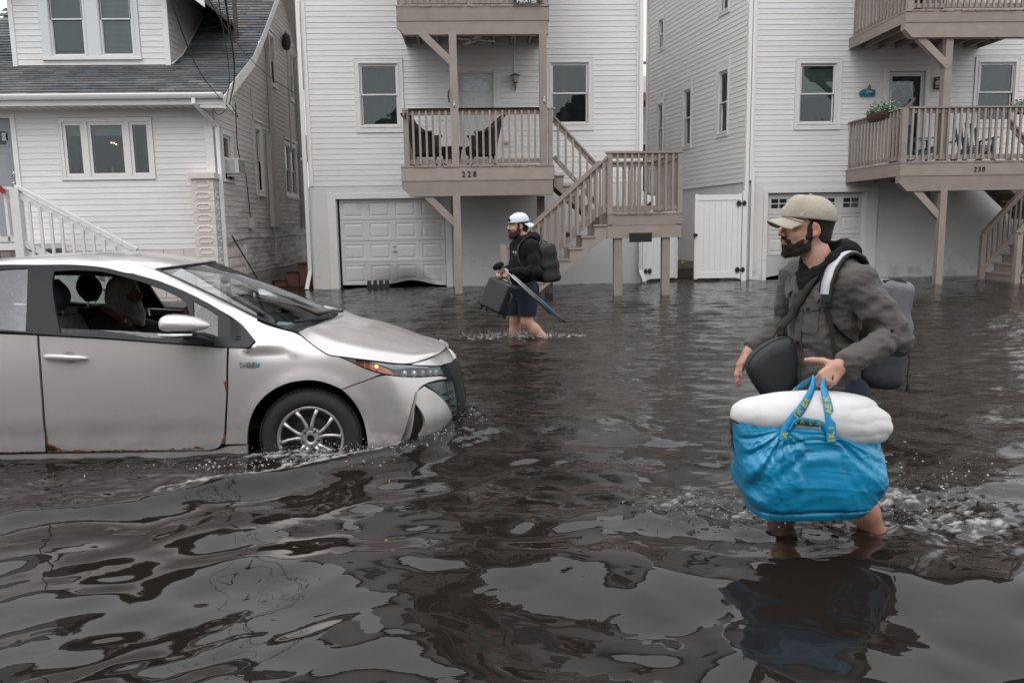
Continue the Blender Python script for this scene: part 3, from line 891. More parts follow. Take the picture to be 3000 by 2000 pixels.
for a in (45, 90, 135): b.beam(F3.P(3.30, -0.115, 4.42), F3.P(3.30 + .27 * math.cos(R(a)), -0.115, 4.42 + .27 * math.sin(R(a))), 0.02, 0.006, (0, 1, 0))
b.build('fanlight_bars', DOORW, dr)
wr = MB()
for k in range(60):
    a = random.uniform(0, 6.28); q = 0.13 + random.uniform(-.04, .04)
    p = F3.P(3.33 + q * math.cos(a), -0.09, 4.38 + q * math.sin(a)); e = Vector((random.uniform(-1, 1), random.uniform(-.3, .3), random.uniform(-1, 1))).normalized() * 0.05
    f = e.cross(Vector((0, 1, 0.3))).normalized() * 0.02
    wr.add([p - e, p + f, p + e, p - f], [(0, 1, 2, 3)])
wr = wr.build('door_wreath', mat('dark red wreath leaves', (0.12, 0.035, 0.028), 0.7, var=0.3, vscale=30)); tag(wr, 'dark red wreath hanging on the glazed door of house 230', 'wreath')
b = MB()
for k in range(13):
    t = k / 12; p = F3.P(3.46 - 0.33 * t + 0.03 * math.sin(9 * t), 0.02, 4.23 - 0.42 * t)
    for s_ in (-1, 1):
        e = Vector((s_ * 0.045 + 0.02, -0.01, 0.035)); b.tube([p, p + e * 0.6, p + e], [0.014, 0.018, 0.006], 6)
tag(b.build('shell_garland', mat('pale shell garland', (0.5, 0.47, 0.42), 0.6), smooth=True), 'string of pale shells hanging on the glazed door of house 230', 'garland')
# half round wall light
b = MB(); b.fb(F3, 3.96, 4.16, 0.018, 0.03, 4.46, 4.72)
for z in (4.46, 4.52, 4.66, 4.705):
    b.tube([F3.P(4.06 + 0.1 * math.cos(R(a)), 0.03 + 0.1 * math.sin(R(a)), z + 0.01) for a in range(0, 181, 20)], 0.009, 6)
b.tube([F3.P(3.965, 0.04, 4.46), F3.P(3.965, 0.04, 4.72)], 0.012, 6)
lp = b.build('wall_light', IRON, h3)
b = MB(); b.grid([[F3.P(4.06 + 0.085 * math.cos(R(a)), 0.03 + 0.085 * math.sin(R(a)), z) for z in (4.475, 4.70)] for a in range(0, 181, 15)]); b.build('light_glass', mat('opal glass', (0.45, 0.44, 0.42), 0.3), lp, smooth=True)
# garage door with glazed top row, its lower section torn
b = MB(); b.fb(F3, -0.08, 0.02, 0.014, 0.05, -0.4, 2.19); b.fb(F3, 2.44, 2.72, 0.014, 0.05, -0.4, 2.19); b.fb(F3, 0.02, 2.44, 0.014, 0.05, 2.08, 2.19)
gd = b.build('garage_door', TRIM, h3)
b = MB(); b.fb(F3, 2.38, 2.44, -0.12, 0.0, -0.4, 2.07); b.build('door_track', TRIM, gd)
door_section(gd, F3, 0.03, 2.40, 1.57, 2.06, 4, -0.055, GARD, glazed=True)
for za, zb in ((1.07, 1.57), (0.58, 1.07)): door_section(gd, F3, 0.03, 2.40, za, zb, 4, -0.055, GARD)
def torn(x, z):
    t = min(max((0.58 - z) / 0.5, 0), 1); u = min(max((x - 0.0) / 1.9, 0), 1)
    return (-0.10 * t * math.sin(math.pi * u) - 0.22 * t * u, 0.34 * t * u * u + 0.05 * math.sin(5 * u) * t)
b = MB(); b.grid([[F3.P(x, -0.055 + torn(x, z)[0], z + torn(x, z)[1]) for z in np.linspace(0.04, 0.572, 12)] for x in np.linspace(0.03, 1.95, 30)])
b.build('bent_door_section', GARD, gd, smooth=True)
room(gd, F3, 0.1, 2.35, -0.4, 1.9, 1.8)
downspout(h3, [(6.50, 19.10, 9.2), (6.50, 19.10, 0.05)]); downspout(h3, [(6.66, 19.12, 2.62), (6.66, 19.12, 0.05)], 0.07)
downspout(h3, [(6.60, 19.12, 9.2), (6.60, 19.12, 2.40)], 0.06)
# decks
dk3 = deck_frame(h3, 8.95, 12.1, 16.7, 19.2, 2.60, 2.30, 1.985)
post(dk3, 9.86, 10.0, 16.68, 16.82, -0.4, 1.985); post(dk3, 11.9, 12.04, 16.68, 16.82, -0.4, 1.985)
brace(dk3, (9.31, 16.785, 2.03), (9.93, 16.785, 1.41), 0.13); brace(dk3, (9.93, 16.84, 1.41), (9.93, 17.5, 2.06), 0.09, 0.14)
post(dk3, 8.95, 9.07, 16.68, 16.79, 2.56, 3.68); post(dk3, 9.82, 9.97, 16.74, 16.90, 2.58, 5.09); post(dk3, 11.9, 12.04, 16.74, 16.90, 2.58, 5.09)
rail_run(dk3, (9.07, 16.74), (12.1, 16.74), 3.715, 2.64, 23, (0, -1))
rail_run(dk3, (9.01, 19.16), (9.01, 16.8), 3.715, 2.64, 15, (-1, 0))
for i, ch in enumerate('230'):
    inst('house_number', text_mesh(ch, 0.145, 0.008, IRON, sx=0.85), dk3, (10.57 + i * 0.088, 16.668, 2.415), (R(90), 0, 0))
ud3 = deck_frame(h3, 8.90, 12.05, 16.7, 19.2, 5.64, 5.39, 5.09, name='upper_deck')
brace(ud3, (9.22, 16.80, 5.14), (9.90, 16.80, 4.52)); brace(ud3, (9.9, 16.90, 4.55), (9.9, 17.5, 5.15), 0.09, 0.14)
post(ud3, 8.95, 9.07, 16.70, 16.80, 5.63, 6.72)
rail_run(ud3, (9.07, 16.75), (12.05, 16.75), 6.75, 5.68, 24, (0, -1)); rail_run(ud3, (9.0, 19.16), (9.0, 16.8), 6.75, 5.68, 15, (-1, 0))
prf = MB().prism([(8.6, 8.35), (12.35, 8.35), (10.5, 9.75)], lambda u, w, q: (u, q, w), 16.35, 19.2).build('porch_roof', ROOF, h3, fix=True)
lumber(prf, 'roof_beam', (8.85, 16.7, 8.22), (12.1, 16.7, 8.22), 0.14, 0.26)
for x in (9.0, 10.5, 11.95): post(prf, x - .07, x + .07, 16.66, 16.80, 6.73, 8.1)
# stair at the right
stair_flight(h3, 12.12, 13.05, 2.60, 1.58, 18.0, 18.9, 5, 'upper_stair', 6, 0, 0.98)
ld3 = deck_frame(h3, 13.0, 14.5, 16.6, 19.0, 1.58, 1.36, 1.10, cut_left=False, name='landing')
for x in (13.1, 14.2): post(ld3, x, x + 0.15, 16.65, 16.8, -0.4, 1.36)
rail_run(ld3, (13.1, 16.65), (14.4, 16.65), 2.74, 1.63, 9, (0, -1))
st3 = stair_flight(h3, 13.0, 11.55, 1.58, -0.02, 16.65, 17.85, 8, 'lower_stair', 12, 12, 1.05)
for y in (16.65, 17.85): post(st3, 11.55, 11.66, y - .055, y + .055, -0.3, 1.03)
# ================================================================== low house on the left
F1 = Fr((0, 16.4, 0), (1, 0, 0))
h1 = thing('shingled_cottage', 'low cream sided house with grey shingle roof, dormer and block pillar, left of house 228', 'house', (-8, 16.4, 0))
E1 = 0.1125
WB = (-8.08, -6.31, 2.44, 3.59)
D1 = (-9.98, -8.90, 1.2, 3.70)
hl1 = [hole(WB), (D1[0], D1[1], 0.9, D1[3])]
b = MB(); holes_wall(b, F1, -10.5, -5.13, 1.02, 3.85, [(-7.98, -7.68, 2.54, 3.49), (-7.49, -6.88, 2.54, 3.49), (-6.69, -6.40, 2.54, 3.49), (-9.9, -8.99, 1.2, 3.62)], -0.14, 0.0)
wl1 = b.build('front_wall', SIDE1, h1)
siding(wl1, F1, lambda z: (-10.5, -5.28), 1.04, 3.60, E1, hl1, SIDE1)
b = MB(); b.fb(F1, -10.5, -5.2, 0.0, 0.025, 3.62, 3.83); b.build('frieze_board', SIDE1, h1)
b = MB(); b.fb(F1, -5.28, -5.12, 0, 0.03, 2.5, 3.80); b.build('corner_post', TRIM, h1)
b = MB(); b.fb(F1, -10.5, -5.12, -0.3, -0.005, -0.4, 1.02)
fnd = b.build('foundation_wall', CONC, h1)
for i in range(7):
    for j in range(2):
        x0 = -10.4 + i * 0.0
BLK = MB().bx(0, 0.385, -0.02, 0, 0, 0.185).mesh('foundation_block', CONC)
for j in range(6):
    for i in range(14):
        x = -10.45 + 0.4 * i + (0.2 if j % 2 else 0)
        if x > -5.6: continue
        if j >= 4 or x > -7.2: inst('foundation_block', BLK, fnd, (x, 16.405, 0.02 + 0.195 * j - 0.15))
# picture window of three lights
b = MB(); x0, x1, z0, z1 = WB
holes_wall(b, F1, x0, x1, z0, z1, [(-8.02, -7.62, 2.49, 3.53), (-7.54, -6.82, 2.49, 3.53), (-6.74, -6.35, 2.49, 3.53)], 0.0, 0.032)
frame_ring(b, F1, x0 - 0.018, x1 + 0.018, z0 - 0.018, z1 + 0.018, 0.018, 0, 0.04)
w = b.build('window', TRIM, h1)
for a0, a1 in ((-8.02, -7.62), (-7.54, -6.82), (-6.74, -6.35)):
    sash(w, F1, a0 + .004, a1 - .004, 2.494, 3.526, 0.012, 0.055)
room(w, F1, -8.0, -6.38, 2.5, 3.5, 1.5, mat('dim living room', (0.09, 0.085, 0.08), 0.9))
wavy(w, F1, -8.0, -7.85, 2.5, 3.5, -0.2, CURT); wavy(w, F1, -6.6, -6.38, 2.5, 3.5, -0.25, CURT)
blind(w, F1, -7.5, -6.86, 3.28, 3.49, -0.1, 0.025); blind(w, F1, -7.98, -7.66, 3.28, 3.49, -0.1, 0.025)
WL = emit_mat('warm room bulb', (1.0, 0.55, 0.28), 12)
b = MB()
for x, z in ((-7.45, 3.22), (-7.40, 3.215), (-7.355, 3.185)): b.ell((x, 17.2, z), (0.013, 0.013, 0.013), 8, 6)
tag(b.build('ceiling_lamp', WL), 'small warm lamp glowing inside the three light window', 'lamp')
b = MB(); b.lathe([(0.0, 0), (0.04, 0), (0.02, 0.03), (0.03, 0.07), (0.015, 0.11), (0.018, 0.14), (0.0, 0.16)], (-7.17, 16.52, 2.545), (0, 0, 1), 12)
tag(b.build('figurine', mat('pale figurine', (0.5, 0.47, 0.42), 0.5), smooth=True), 'little pale figurine on the sill inside the three light window', 'figurine')
# door
b = MB(); b.fb(F1, D1[0], -9.9, 0, 0.035, 1.2, D1[3]); b.fb(F1, -8.99, D1[1], 0, 0.035, 1.2, D1[3]); b.fb(F1, -9.9, -8.99, 0, 0.035, 3.62, D1[3])
dr = b.build('front_door', TRIM, h1)
b = MB(); b.fb(F1, -9.89, -9.0, -0.07, -0.03, 1.2, 3.61); b.build('door_leaf', GREYD, dr)
for za, zb in ((2.3, 2.95), (1.35, 2.1)):
    for xa in (-9.8, -9.42):
        b = MB(); panel_face(b, F1, xa, xa + 0.32, za, zb, -0.027, flat_bend); b.build('door_panel', GREYD, dr)
b = MB(); frame_ring(b, F1, -9.82, -9.08, 3.08, 3.42, 0.04, -0.03, -0.018); b.build('door_light_frame', GREYD, dr)
b = MB(); b.fb(F1, -9.78, -9.12, -0.028, -0.024, 3.12, 3.38); b.build('pane', mat('dark door light', (0.03, 0.035, 0.035), 0.1), dr)
b = MB(); b.fb(F1, -9.20, -9.07, -0.022, -0.018, 3.20, 3.34); b.build('sticker', mat('white sticker', (0.55, 0.54, 0.53), 0.4), dr)
b = MB(); b.tube([F1.P(-9.135 + .05 * math.cos(a), -0.0165, 3.27 + .05 * math.sin(a)) for a in np.linspace(0, 6.28, 20)], 0.004, 4)
for a in (60, 120, 0): b.beam(F1.P(-9.135 - .03 * math.cos(R(a)), -0.0165, 3.27 - .03 * math.sin(R(a))), F1.P(-9.135 + .03 * math.cos(R(a)), -0.0165, 3.27 + .03 * math.sin(R(a))), 0.005, 0.003, (0, 1, 0))
b.build('sticker_print', mat('grey print', (0.15, 0.15, 0.16), 0.5), dr)
b = MB(); b.fb(F1, -9.07, -9.02, -0.03, -0.01, 2.50, 2.62); b.lathe([(0, 0.06), (0.03, 0.055), (0.032, 0.03), (0.012, 0.02), (0.012, 0)], F1.P(-9.05, -0.03, 2.38), (0, -1, 0), 12); b.build('door_knob', CHROME, dr, smooth=True)
# block pillar
cap = MB(); cap.bx(-5.57, -5.05, 16.05, 16.52, 2.40, 2.51)
pil = cap.build('pillar', CONC, h1)
b = MB(); b.bx(-5.50, -5.11, 16.115, 16.46, -0.4, 2.40); b.build('pillar_core', mat('mortar', (0.42, 0.38, 0.36), 0.9), pil)
pb = MB(); pb.bx(0, 0.42, 0, 0.39, 0.004, 0.214)
def octo(x0, x1, z0, z1, c): return [(x0 + c, z0), (x1 - c, z0), (x1, z0 + c), (x1, z1 - c), (x1 - c, z1), (x0 + c, z1), (x0, z1 - c), (x0, z0 + c)]
def moulding(mb, fn, x0, x1, z0, z1):
    rs = []
    for i, dd in ((0, 0.0), (0.008, 0.014), (0.018, 0.014), (0.026, 0.002)):
        rs.append([fn(u, w_, dd) for u, w_ in octo(x0 + i, x1 - i, z0 + i, z1 - i, 0.028)])
    mb.grid(rs, cv=True)
moulding(pb, lambda u, w_, dd: (u, -dd, w_), 0.07, 0.35, 0.045, 0.172)
moulding(pb, lambda u, w_, dd: (0.42 + dd, u, w_), 0.10, 0.29, 0.045, 0.172)
PBM = pb.mesh('pillar_block', CONC)
for j in range(12): inst('pillar_block', PBM, pil, (-5.515, 16.10, 2.40 - 0.2165 * (j + 1)))
# right side wall with gable
S1 = Fr((-5.12, 16.4, 0), (0, 1, 0))
PROF = [(-0.45, 3.93), (0.2, 4.32), (1.85, 5.14), (2.95, 5.95), (4.02, 6.80), (6.0, 8.37)]        # front slope, y from the wall
RP = [(6.0, 8.37), (9.4, 5.8)]
def roofz(y):
    for (a, za), (c, zc) in list(zip(PROF, PROF[1:])) + [(RP[0], RP[1])]:
        if a <= y <= c: return za + (zc - za) * (y - a) / (c - a)
    return PROF[0][1]
SWN = [(4.84, 5.36, 5.06, 6.37), (6.98, 7.40, 5.02, 6.50), (2.90, 3.62, 2.24, 3.90), (0.42, 1.13, 2.40, 3.40), (5.86, 7.36, 2.30, 3.80)]
SGN = [(4.92, 5.26, 5.14, 6.25), (7.05, 7.32, 5.12, 6.32), (2.97, 3.42, 2.34, 3.72), (0.50, 1.05, 2.44, 3.32)]
SHL = [hole(w) for w in SWN]
b = MB()
holes_wall(b, S1, 0.0, 8.6, 0.44, 3.9, [SGN[2], SGN[3], (5.95, 6.55, 2.4, 3.68), (6.65, 7.25, 2.4, 3.68)], -0.14, 0)
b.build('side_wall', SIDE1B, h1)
b = MB(); holes_wall(b, S1, 2.0, 8.6, 3.9, 5.1, [], -0.14, 0); holes_wall(b, S1, 3.9, 8.3, 5.1, 6.55, [SGN[0], SGN[1]], -0.14, 0)
b.fprism(S1, [(3.9, 6.55), (8.2, 6.55), (6.0, 8.2)], -0.14, 0); b.fprism(S1, [(0.1, 3.9), (2.0, 3.9), (2.0, 5.1)], -0.14, 0); b.fprism(S1, [(2.0, 5.1), (3.9, 5.1), (3.9, 6.5)], -0.14, 0)
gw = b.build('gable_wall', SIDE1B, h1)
def span1(z):
    a = 0.02
    if z > 3.7:
        a = next((y for y in np.arange(0.0, 6.0, 0.02) if roofz(y) - 0.16 > z), 6.0)
    e = 8.6 if z < 5.9 else max(a, 6.0 + (8.2 - z) / 0.756)
    return (a, e)
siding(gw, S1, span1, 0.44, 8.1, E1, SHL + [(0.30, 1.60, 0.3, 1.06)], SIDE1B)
for i, (w_, g_) in enumerate(zip(SWN[:4], SGN)):
    window(h1, S1, w_, g_, g_[2] + (g_[3] - g_[2]) * .5, scr=(i < 3), inside='dark' if i != 3 else 'blind')
b = MB(); x0, x1, z0, z1 = SWN[4]
holes_wall(b, S1, x0, x1, z0, z1, [(5.95, 6.55, 2.4, 3.68), (6.65, 7.25, 2.4, 3.68)], 0, 0.03); w = b.build('window', TRIM, h1)
for a0, a1 in ((5.95, 6.55), (6.65, 7.25)):
    sash(w, S1, a0, a1, 3.02, 3.68, -0.01); sash(w, S1, a0, a1, 2.4, 3.05, -0.04, scr=True)
room(w, S1, 5.9, 7.3, 2.4, 3.7)
for w_ in SWN[:3] + [SWN[4]]:            # window heads and sills that stand proud
    b = MB(); b.fb(S1, w_[0] - 0.04, w_[1] + 0.04, 0.02, 0.07, w_[3] + 0.02, w_[3] + 0.075); b.build('window_head', TRIM, h1)
    b = MB(); b.fb(S1, w_[0] - 0.03, w_[1] + 0.03, 0.02, 0.07, w_[2] - 0.05, w_[2] - 0.02); b.build('window_sill', TRIM, h1)
b = MB(); b.fb(S1, 0.0, 8.6, -0.25, -0.03, -0.4, 0.44); fs = b.build('side_foundation', CONC, h1)
sb = MB().bx(0, 0.30, -0.02, 0, 0, 0.185).mesh('foundation_block', mat('grimy foundation block', (0.33, 0.29, 0.26), 0.9, var=0.2, bump=0.004))
for j in range(2):
    for i in range(26):
        inst('foundation_block', sb, fs, (-5.11 + 0.02, 16.45 + 0.32 * i + (0.16 if j else 0), 0.03 + 0.2 * j - 0.0), (0, 0, R(90)))
gb = MB().bx(0, 0.19, -0.05, 0, 0, 0.19); gb.bx(0.04, 0.15, -0.06, -0.05, 0.04, 0.15)
GBM = gb.mesh('vent_block', CONC)
for j in range(5):
    for i in range(6): inst('vent_block', GBM, h1, (-5.115, 16.72 + 0.205 * i, 0.02 + 0.205 * j), (0, 0, R(90)))
b = MB(); b.fb(S1, 1.58, 1.66, 0, 0.04, 0.35, 1.08); b.fb(S1, -0.02, 0.06, 0.0, 0.03, 0.0, 2.4); b.build('vent_trim', TRIM, h1)
# roof: decking, fascia, gutter, rake boards, soffits, shingles
XR, XL = -4.75, -10.85
b = MB()
def slab(prof, th=0.10):
    b.grid([[(x, 16.4 + y, z - 0.02 - t) for y, z in prof] for x, t in ((XL, 0), (XR, 0), (XR, th), (XL, th))], cu=True)
slab(PROF); slab(RP)
rf = b.build('roof', ROOF, h1)
b = MB(); b.bx(XL, XR - 0.02, 15.95, 15.975, 3.78, 3.91); b.build('fascia', TRIM, rf)
b = MB(); b.prism([(15.95, 3.985), (15.84, 3.985), (15.835, 3.955), (15.85, 3.92), (15.87, 3.89), (15.95, 3.885)], lambda u, w_, q: (q, u, w_), XL, XR); b.build('gutter', PVC, rf, fix=True)
b = MB(); b.bx(XL, XR, 15.97, 16.42, 3.77, 3.785); b.build('soffit', SOFF, rf)
for k in range(34): MB().bx(-10.8 + k * .18, -10.8 + k * .18 + .008, 15.98, 16.4, 3.766, 3.7702).build('soffit_joint', mat('soffit joint', (0.2, 0.18, 0.17), 0.8), rf)
for pr in (PROF, RP):
    b = MB(); hgt = 0.24
    b.grid([[(x, 16.4 + y, z - 0.0 - t) for y, z in pr] for x, t in ((XR, 0), (XR + 0.03, 0), (XR + 0.03, hgt), (XR, hgt))], cu=True)
    for i in (0, -1):
        y, z = pr[i]; b.add([(XR, 16.4 + y, z), (XR + .03, 16.4 + y, z), (XR + .03, 16.4 + y, z - hgt), (XR, 16.4 + y, z - hgt)], [(0, 1, 2, 3)])
    b.build('rake_board', TRIM, rf)
    b = MB(); b.grid([[(x, 16.4 + y, z - 0.22) for y, z in pr] for x in (-5.12, XR)]); b.build('rake_soffit', SOFF, rf)
b = MB(); b.bx(-5.2, XR + 0.02, 15.96, 16.43, 3.72, 3.95); b.build('eave_return', TRIM, rf)
SHM = [mat('shingle grey %d' % k, c, 0.9, var=0.22, vscale=25, bump=0.004, bscale=140) for k, c in enumerate(((0.100, 0.106, 0.110), (0.066, 0.071, 0.076), (0.135, 0.138, 0.137), (0.095, 0.088, 0.085)))]
DX0, DX1, DY = -9.49, -6.25, 1.2          # dormer footprint
prog = [0.0]
for (a, za), (c, zc) in zip(PROF, PROF[1:]): prog.append(prog[-1] + math.hypot(c - a, zc - za))
def at_s(s):
    for i in range(len(PROF) - 1):
        if s <= prog[i + 1] or i == len(PROF) - 2:
            t = (s - prog[i]) / (prog[i + 1] - prog[i]); (a, za), (c, zc) = PROF[i], PROF[i + 1]
            return a + (c - a) * t, za + (zc - za) * t, math.atan2(zc - za, c - a)
EXP, SHW = 0.135, 0.30
shingle_me = []
for m_ in SHM:
    q = MB(); q.hexa([(0.003, 0, 0.002), (SHW - 0.003, 0, 0.002), (SHW - 0.003, EXP + .03, -0.004), (0.003, EXP + .03, -0.004), (0.003, 0, 0.024), (SHW - 0.003, 0, 0.024), (SHW - 0.003, EXP + .03, 0.004), (0.003, EXP + .03, 0.004)])
    shingle_me.append(q.mesh('shingle', m_))
cnt = 0; rest = MB(); row = 0; s = -0.03
def dormer_hit(x, y, z): return DX0 < x + SHW / 2 < DX1 and y > DY + 0.02
while s < prog[-1] - 0.1:
    y, z, sl = at_s(max(s, 0.0)); x = XL + random.uniform(0, 0.15) - (0.15 if row % 2 else 0)
    while x < XR - 0.02:
        k = random.choices((0, 1, 2, 3), (4, 3, 2, 2))[0]
        w_ = min(SHW, XR + 0.02 - x)
        if x + w_ > XL and not dormer_hit(x, y, z):
            vis = x > -10.9 and y < 3.9
            if cnt < 300 and vis and x > -9.9:
                inst('shingle', shingle_me[k], rf, (x, 16.4 + y, z + random.uniform(0, .003)), (sl + random.uniform(0, .012), 0, 0), (w_ / SHW, 1, 1)); cnt += 1
            else:
                rest.cur = k; c_, s_ = math.cos(sl), math.sin(sl)
                vs = [(x + vx * w_ / SHW, 16.4 + y + vy * c_ - vz * s_, z + vy * s_ + vz * c_) for vx, vy, vz in [tuple(v.co) for v in shingle_me[k].vertices]]
                rest.add(vs, [tuple(p.vertices) for p in shingle_me[k].polygons])
        x += SHW
    s += EXP; row += 1
o = rest.build('shingle_field', SHM, rf); o['kind'] = 'stuff'
b = MB(); b.bx(-5.30, -5.22, 18.9, 18.98, 5.6, 7.6); b.build('vent_pipe', mat('brown vent pipe', (0.06, 0.045, 0.04), 0.6), rf)
# dormer
FD = Fr((0, 17.6, 0), (1, 0, 0))
b = MB(); holes_wall(b, FD, -9.47, -6.27, 4.82, 7.1, [(-8.63, -8.01, 5.06, 6.45), (-7.62, -7.03, 5.06, 6.45)], -0.12, 0)
dm = b.build('dormer', SIDE1, h1)
dh = [(-8.86, -6.85, 4.94, 6.6)]
siding(dm, FD, lambda z: (-9.38, -6.37), 4.84, 7.0, 0.118, dh, SIDE1)
for a, c in ((-9.47, -9.38), (-6.37, -6.26)):
    b = MB(); b.fb(FD, a, c, 0, 0.03, 4.82, 7.1); b.build('corner_post', TRIM, dm)
DTR = mat('bluish white trim', (0.60, 0.63, 0.64), 0.4, var=0.03)
b = MB(); holes_wall(b, FD, -8.85, -6.86, 5.01, 6.6, [(-8.66, -7.98, 5.03, 6.48), (-7.65, -7.0, 5.03, 6.48)], 0, 0.035)
for x in (-8.69, -7.95, -7.68, -6.97): b.fb(FD, x - .02, x + .02, 0.035, 0.045, 5.03, 6.48)
w = b.build('window', DTR, dm)
b = MB(); b.fb(FD, -8.87, -6.84, 0, 0.06, 4.94, 5.01); b.build('sill', TRIM, w)
for a0, a1, bl in ((-8.65, -7.99, 0), (-7.64, -7.01, 1)):
    b = MB(); frame_ring(b, FD, a0, a1, 5.74, 6.46, 0.03, -0.03, 0.0); frame_ring(b, FD, a0, a1, 5.04, 5.78, 0.03, -0.06, -0.03); b.build('sash', DTR, w)
    b = MB(); b.fb(FD, a0 + .03, a1 - .03, -0.022, -0.018, 5.77, 6.43); b.build('pane', PANE, w)
    b = MB(); b.fb(FD, a0 + .03, a1 - .03, -0.05, -0.046, 5.07, 5.75); b.build('pane', PANE, w)
    if bl: blind(w, FD, a0, a1, 5.04, 6.45, -0.1, 0.024)
    else:
        b = MB(); b.fb(FD, a0, a1, -0.12, -0.11, 5.16, 6.45); b.build('window_shade', mat('grey roller shade', (0.17, 0.19, 0.195), 0.8), w)
room(w, FD, -8.66, -7.0, 5.03, 6.48)
b = MB()                                    # right cheek
FC = Fr((-6.27, 17.6, 0), (0, 1, 0))
def cheek_z(y): return roofz(1.2 + y)
b.fprism(FC, [(0, 4.84), (2.9, cheek_z(2.9) - .05), (2.9, 7.0), (0, 7.0)], -0.1, 0); b.build('dormer_cheek', SIDE1B, dm)
z = 4.84
def cheek_span(zz):
    e = next((y for y in np.arange(0, 3.0, 0.02) if cheek_z(y) > zz), 2.9); return (0.0, max(e, 0.05))
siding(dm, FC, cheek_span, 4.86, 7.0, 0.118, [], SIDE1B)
b = MB(); pts = [(FC.P(y, 0.03, cheek_z(y) + 0.035)) for y in np.linspace(0.0, 2.2, 12)]; b.tube(pts, 0.018, 6); b.build('flashing', TRIM, dm)
b = MB(); b.fb(FD, -9.47, -6.27, -3.0, -0.12, 6.95, 7.05); b.build('dormer_ceiling', SOFF, dm)
b = MB()                                    # dormer roof: low gable
zr = 7.95; ze = 5.95; xe = -5.35; xm = -7.87
for s_ in (-1, 1):
    X = (lambda x: xm + s_ * (x - xm)) if s_ > 0 else (lambda x: xm - (x - xm) * 0.74); ze = 5.95 if s_ > 0 else 6.47
    p = [(X(xe), 17.15, ze), (X(xm), 17.15, zr), (X(xm), 21.5, zr), (X(xe), 19.9, ze)]
    b.hexa(p + [(q[0], q[1], q[2] + 0.1) for q in p])
b.build('dormer_roof', ROOF, dm, fix=True)
b = MB()
for s_ in (-1, 1):
    X = (lambda x: xm + s_ * (x - xm)) if s_ > 0 else (lambda x: xm - (x - xm) * 0.74); ze = 5.95 if s_ > 0 else 6.47
    b.hexa([(X(xe), 17.11, ze - .10), (X(xm), 17.11, zr - .10), (X(xm), 17.15, zr - .10), (X(xe), 17.15, ze - .10), (X(xe), 17.11, ze + .1), (X(xm), 17.11, zr + .1), (X(xm), 17.15, zr + .1), (X(xe), 17.15, ze + .1)])
b.build('dormer_rake', TRIM, dm, fix=True)
b = MB(); b.fprism(FD, [(-9.47, 7.0), (-6.27, 7.0), (-6.9, 7.2), (-7.87, 7.9), (-8.8, 7.2)], -0.1, 0); b.build('dormer_gable', SIDE1, dm)
# downpipes and gutters on the walls
downspout(h1, [(-5.29, 15.90, 3.93), (-5.29, 15.90, 3.80), (-5.04, 16.40, 3.42), (-5.04, 16.42, 0.3)], 0.07, 0.06)
SP = mat('beige pipe cover', (0.50, 0.46, 0.43), 0.6, var=0.06, dirt=((0.25, 0.22, 0.2), 3, .5, .8))
for y, zt in ((20.45, 3.75), (20.90, 6.2), (24.1, 6.3), (24.35, 3.5)):
    b = MB(); b.bx(-5.10, -5.0, y - 0.07, y + 0.07, 1.47, zt); b.build('line_cover', SP, h1)
for y in (20.45, 20.6, 24.15):
    b = MB(); b.tube([(-5.05, y, 1.48), (-5.04, y + .02, 0.9), (-5.06, y, 0.55), (-5.03, y + .15, 0.40)], 0.012, 6); b.build('service_pipe', SP, h1)
b = MB(); b.bx(-5.10, -4.98, 18.40, 18.55, 1.44, 1.68); b.build('junction_box', SP, h1)
WIRE = mat('black cable', (0.012, 0.012, 0.012), 0.6)
b = MB(); b.tube([(-5.08, 17.0, 1.15), (-5.08, 18.6, 1.22), (-5.08, 20.4, 1.18), (-5.08, 22.5, 1.25), (-5.08, 24.5, 1.22)], 0.008, 5); b.build('wall_cable', WIRE, h1)
b = MB(); b.tube([(-5.0, 17.62, 4.05), (-5.04, 17.7, 3.2), (-5.05, 17.9, 2.85), (-5.06, 18.3, 2.6), (-5.06, 18.42, 1.9), (-5.06, 18.44, 1.5)], 0.010, 6); b.build('service_cable', WIRE, h1)
b = MB(); b.tube([(-5.06, 19.1, 4.6), (-5.05, 19.1, 4.0), (-5.05, 19.25, 3.7), (-5.05, 19.2, 2.0)], 0.01, 6); b.build('wall_conduit', SP, h1)
# porch and steps at the left
WP = mat('white porch paint', (0.68, 0.66, 0.64), 0.5, var=0.06, objvar=0.03)
pr = thing('porch_steps', 'white wooden porch steps with slanted handrail before the low cottage', 'steps', (-8.2, 15.5, 0))
b = MB(); b.bx(-10.6, -8.2, 14.9, 16.36, 1.10, 1.2); b.build('porch_floor', WP, pr)
for k in range(12): MB().bx(-10.6 + k * .2, -10.6 + k * .2 + .19, 14.92, 14.95, -0.3, 1.08).build('skirt_board', mat('grey brown skirt', (0.20, 0.17, 0.155), .8, objvar=.1), pr)
b = MB(); b.bx(-8.30, -8.15, 14.86, 15.01, -0.3, 2.20); b.build('newel_post', WP, pr)
b = MB(); b.beam((-8.22, 14.93, 2.24), (-6.17, 14.93, 1.07), 0.10, 0.05); b.build('handrail', WP, pr)
b = MB(); b.beam((-8.22, 14.93, 2.10), (-6.3, 14.93, 1.00), 0.04, 0.10); b.build('top_rail', WP, pr)
b = MB(); b.beam((-8.16, 14.93, 1.22), (-6.3, 14.93, 0.12), 0.04, 0.10); b.build('bottom_rail', WP, pr)
wb = MB().bx(-.024, .024, -.02, .02, 0, 1).mesh('baluster', WP)
for k in range(11):
    x = -8.0 + 0.18 * k; zt = 2.10 - (x + 8.22) * 0.573
    inst('baluster', wb, pr, (x, 14.90, zt - 1.0), (0, 0, 0), (1, 1, 1.0))
b = MB(); b.bx(-6.33, -6.2, 14.88, 15.0, -0.3, 1.02); b.build('end_post', WP, pr)
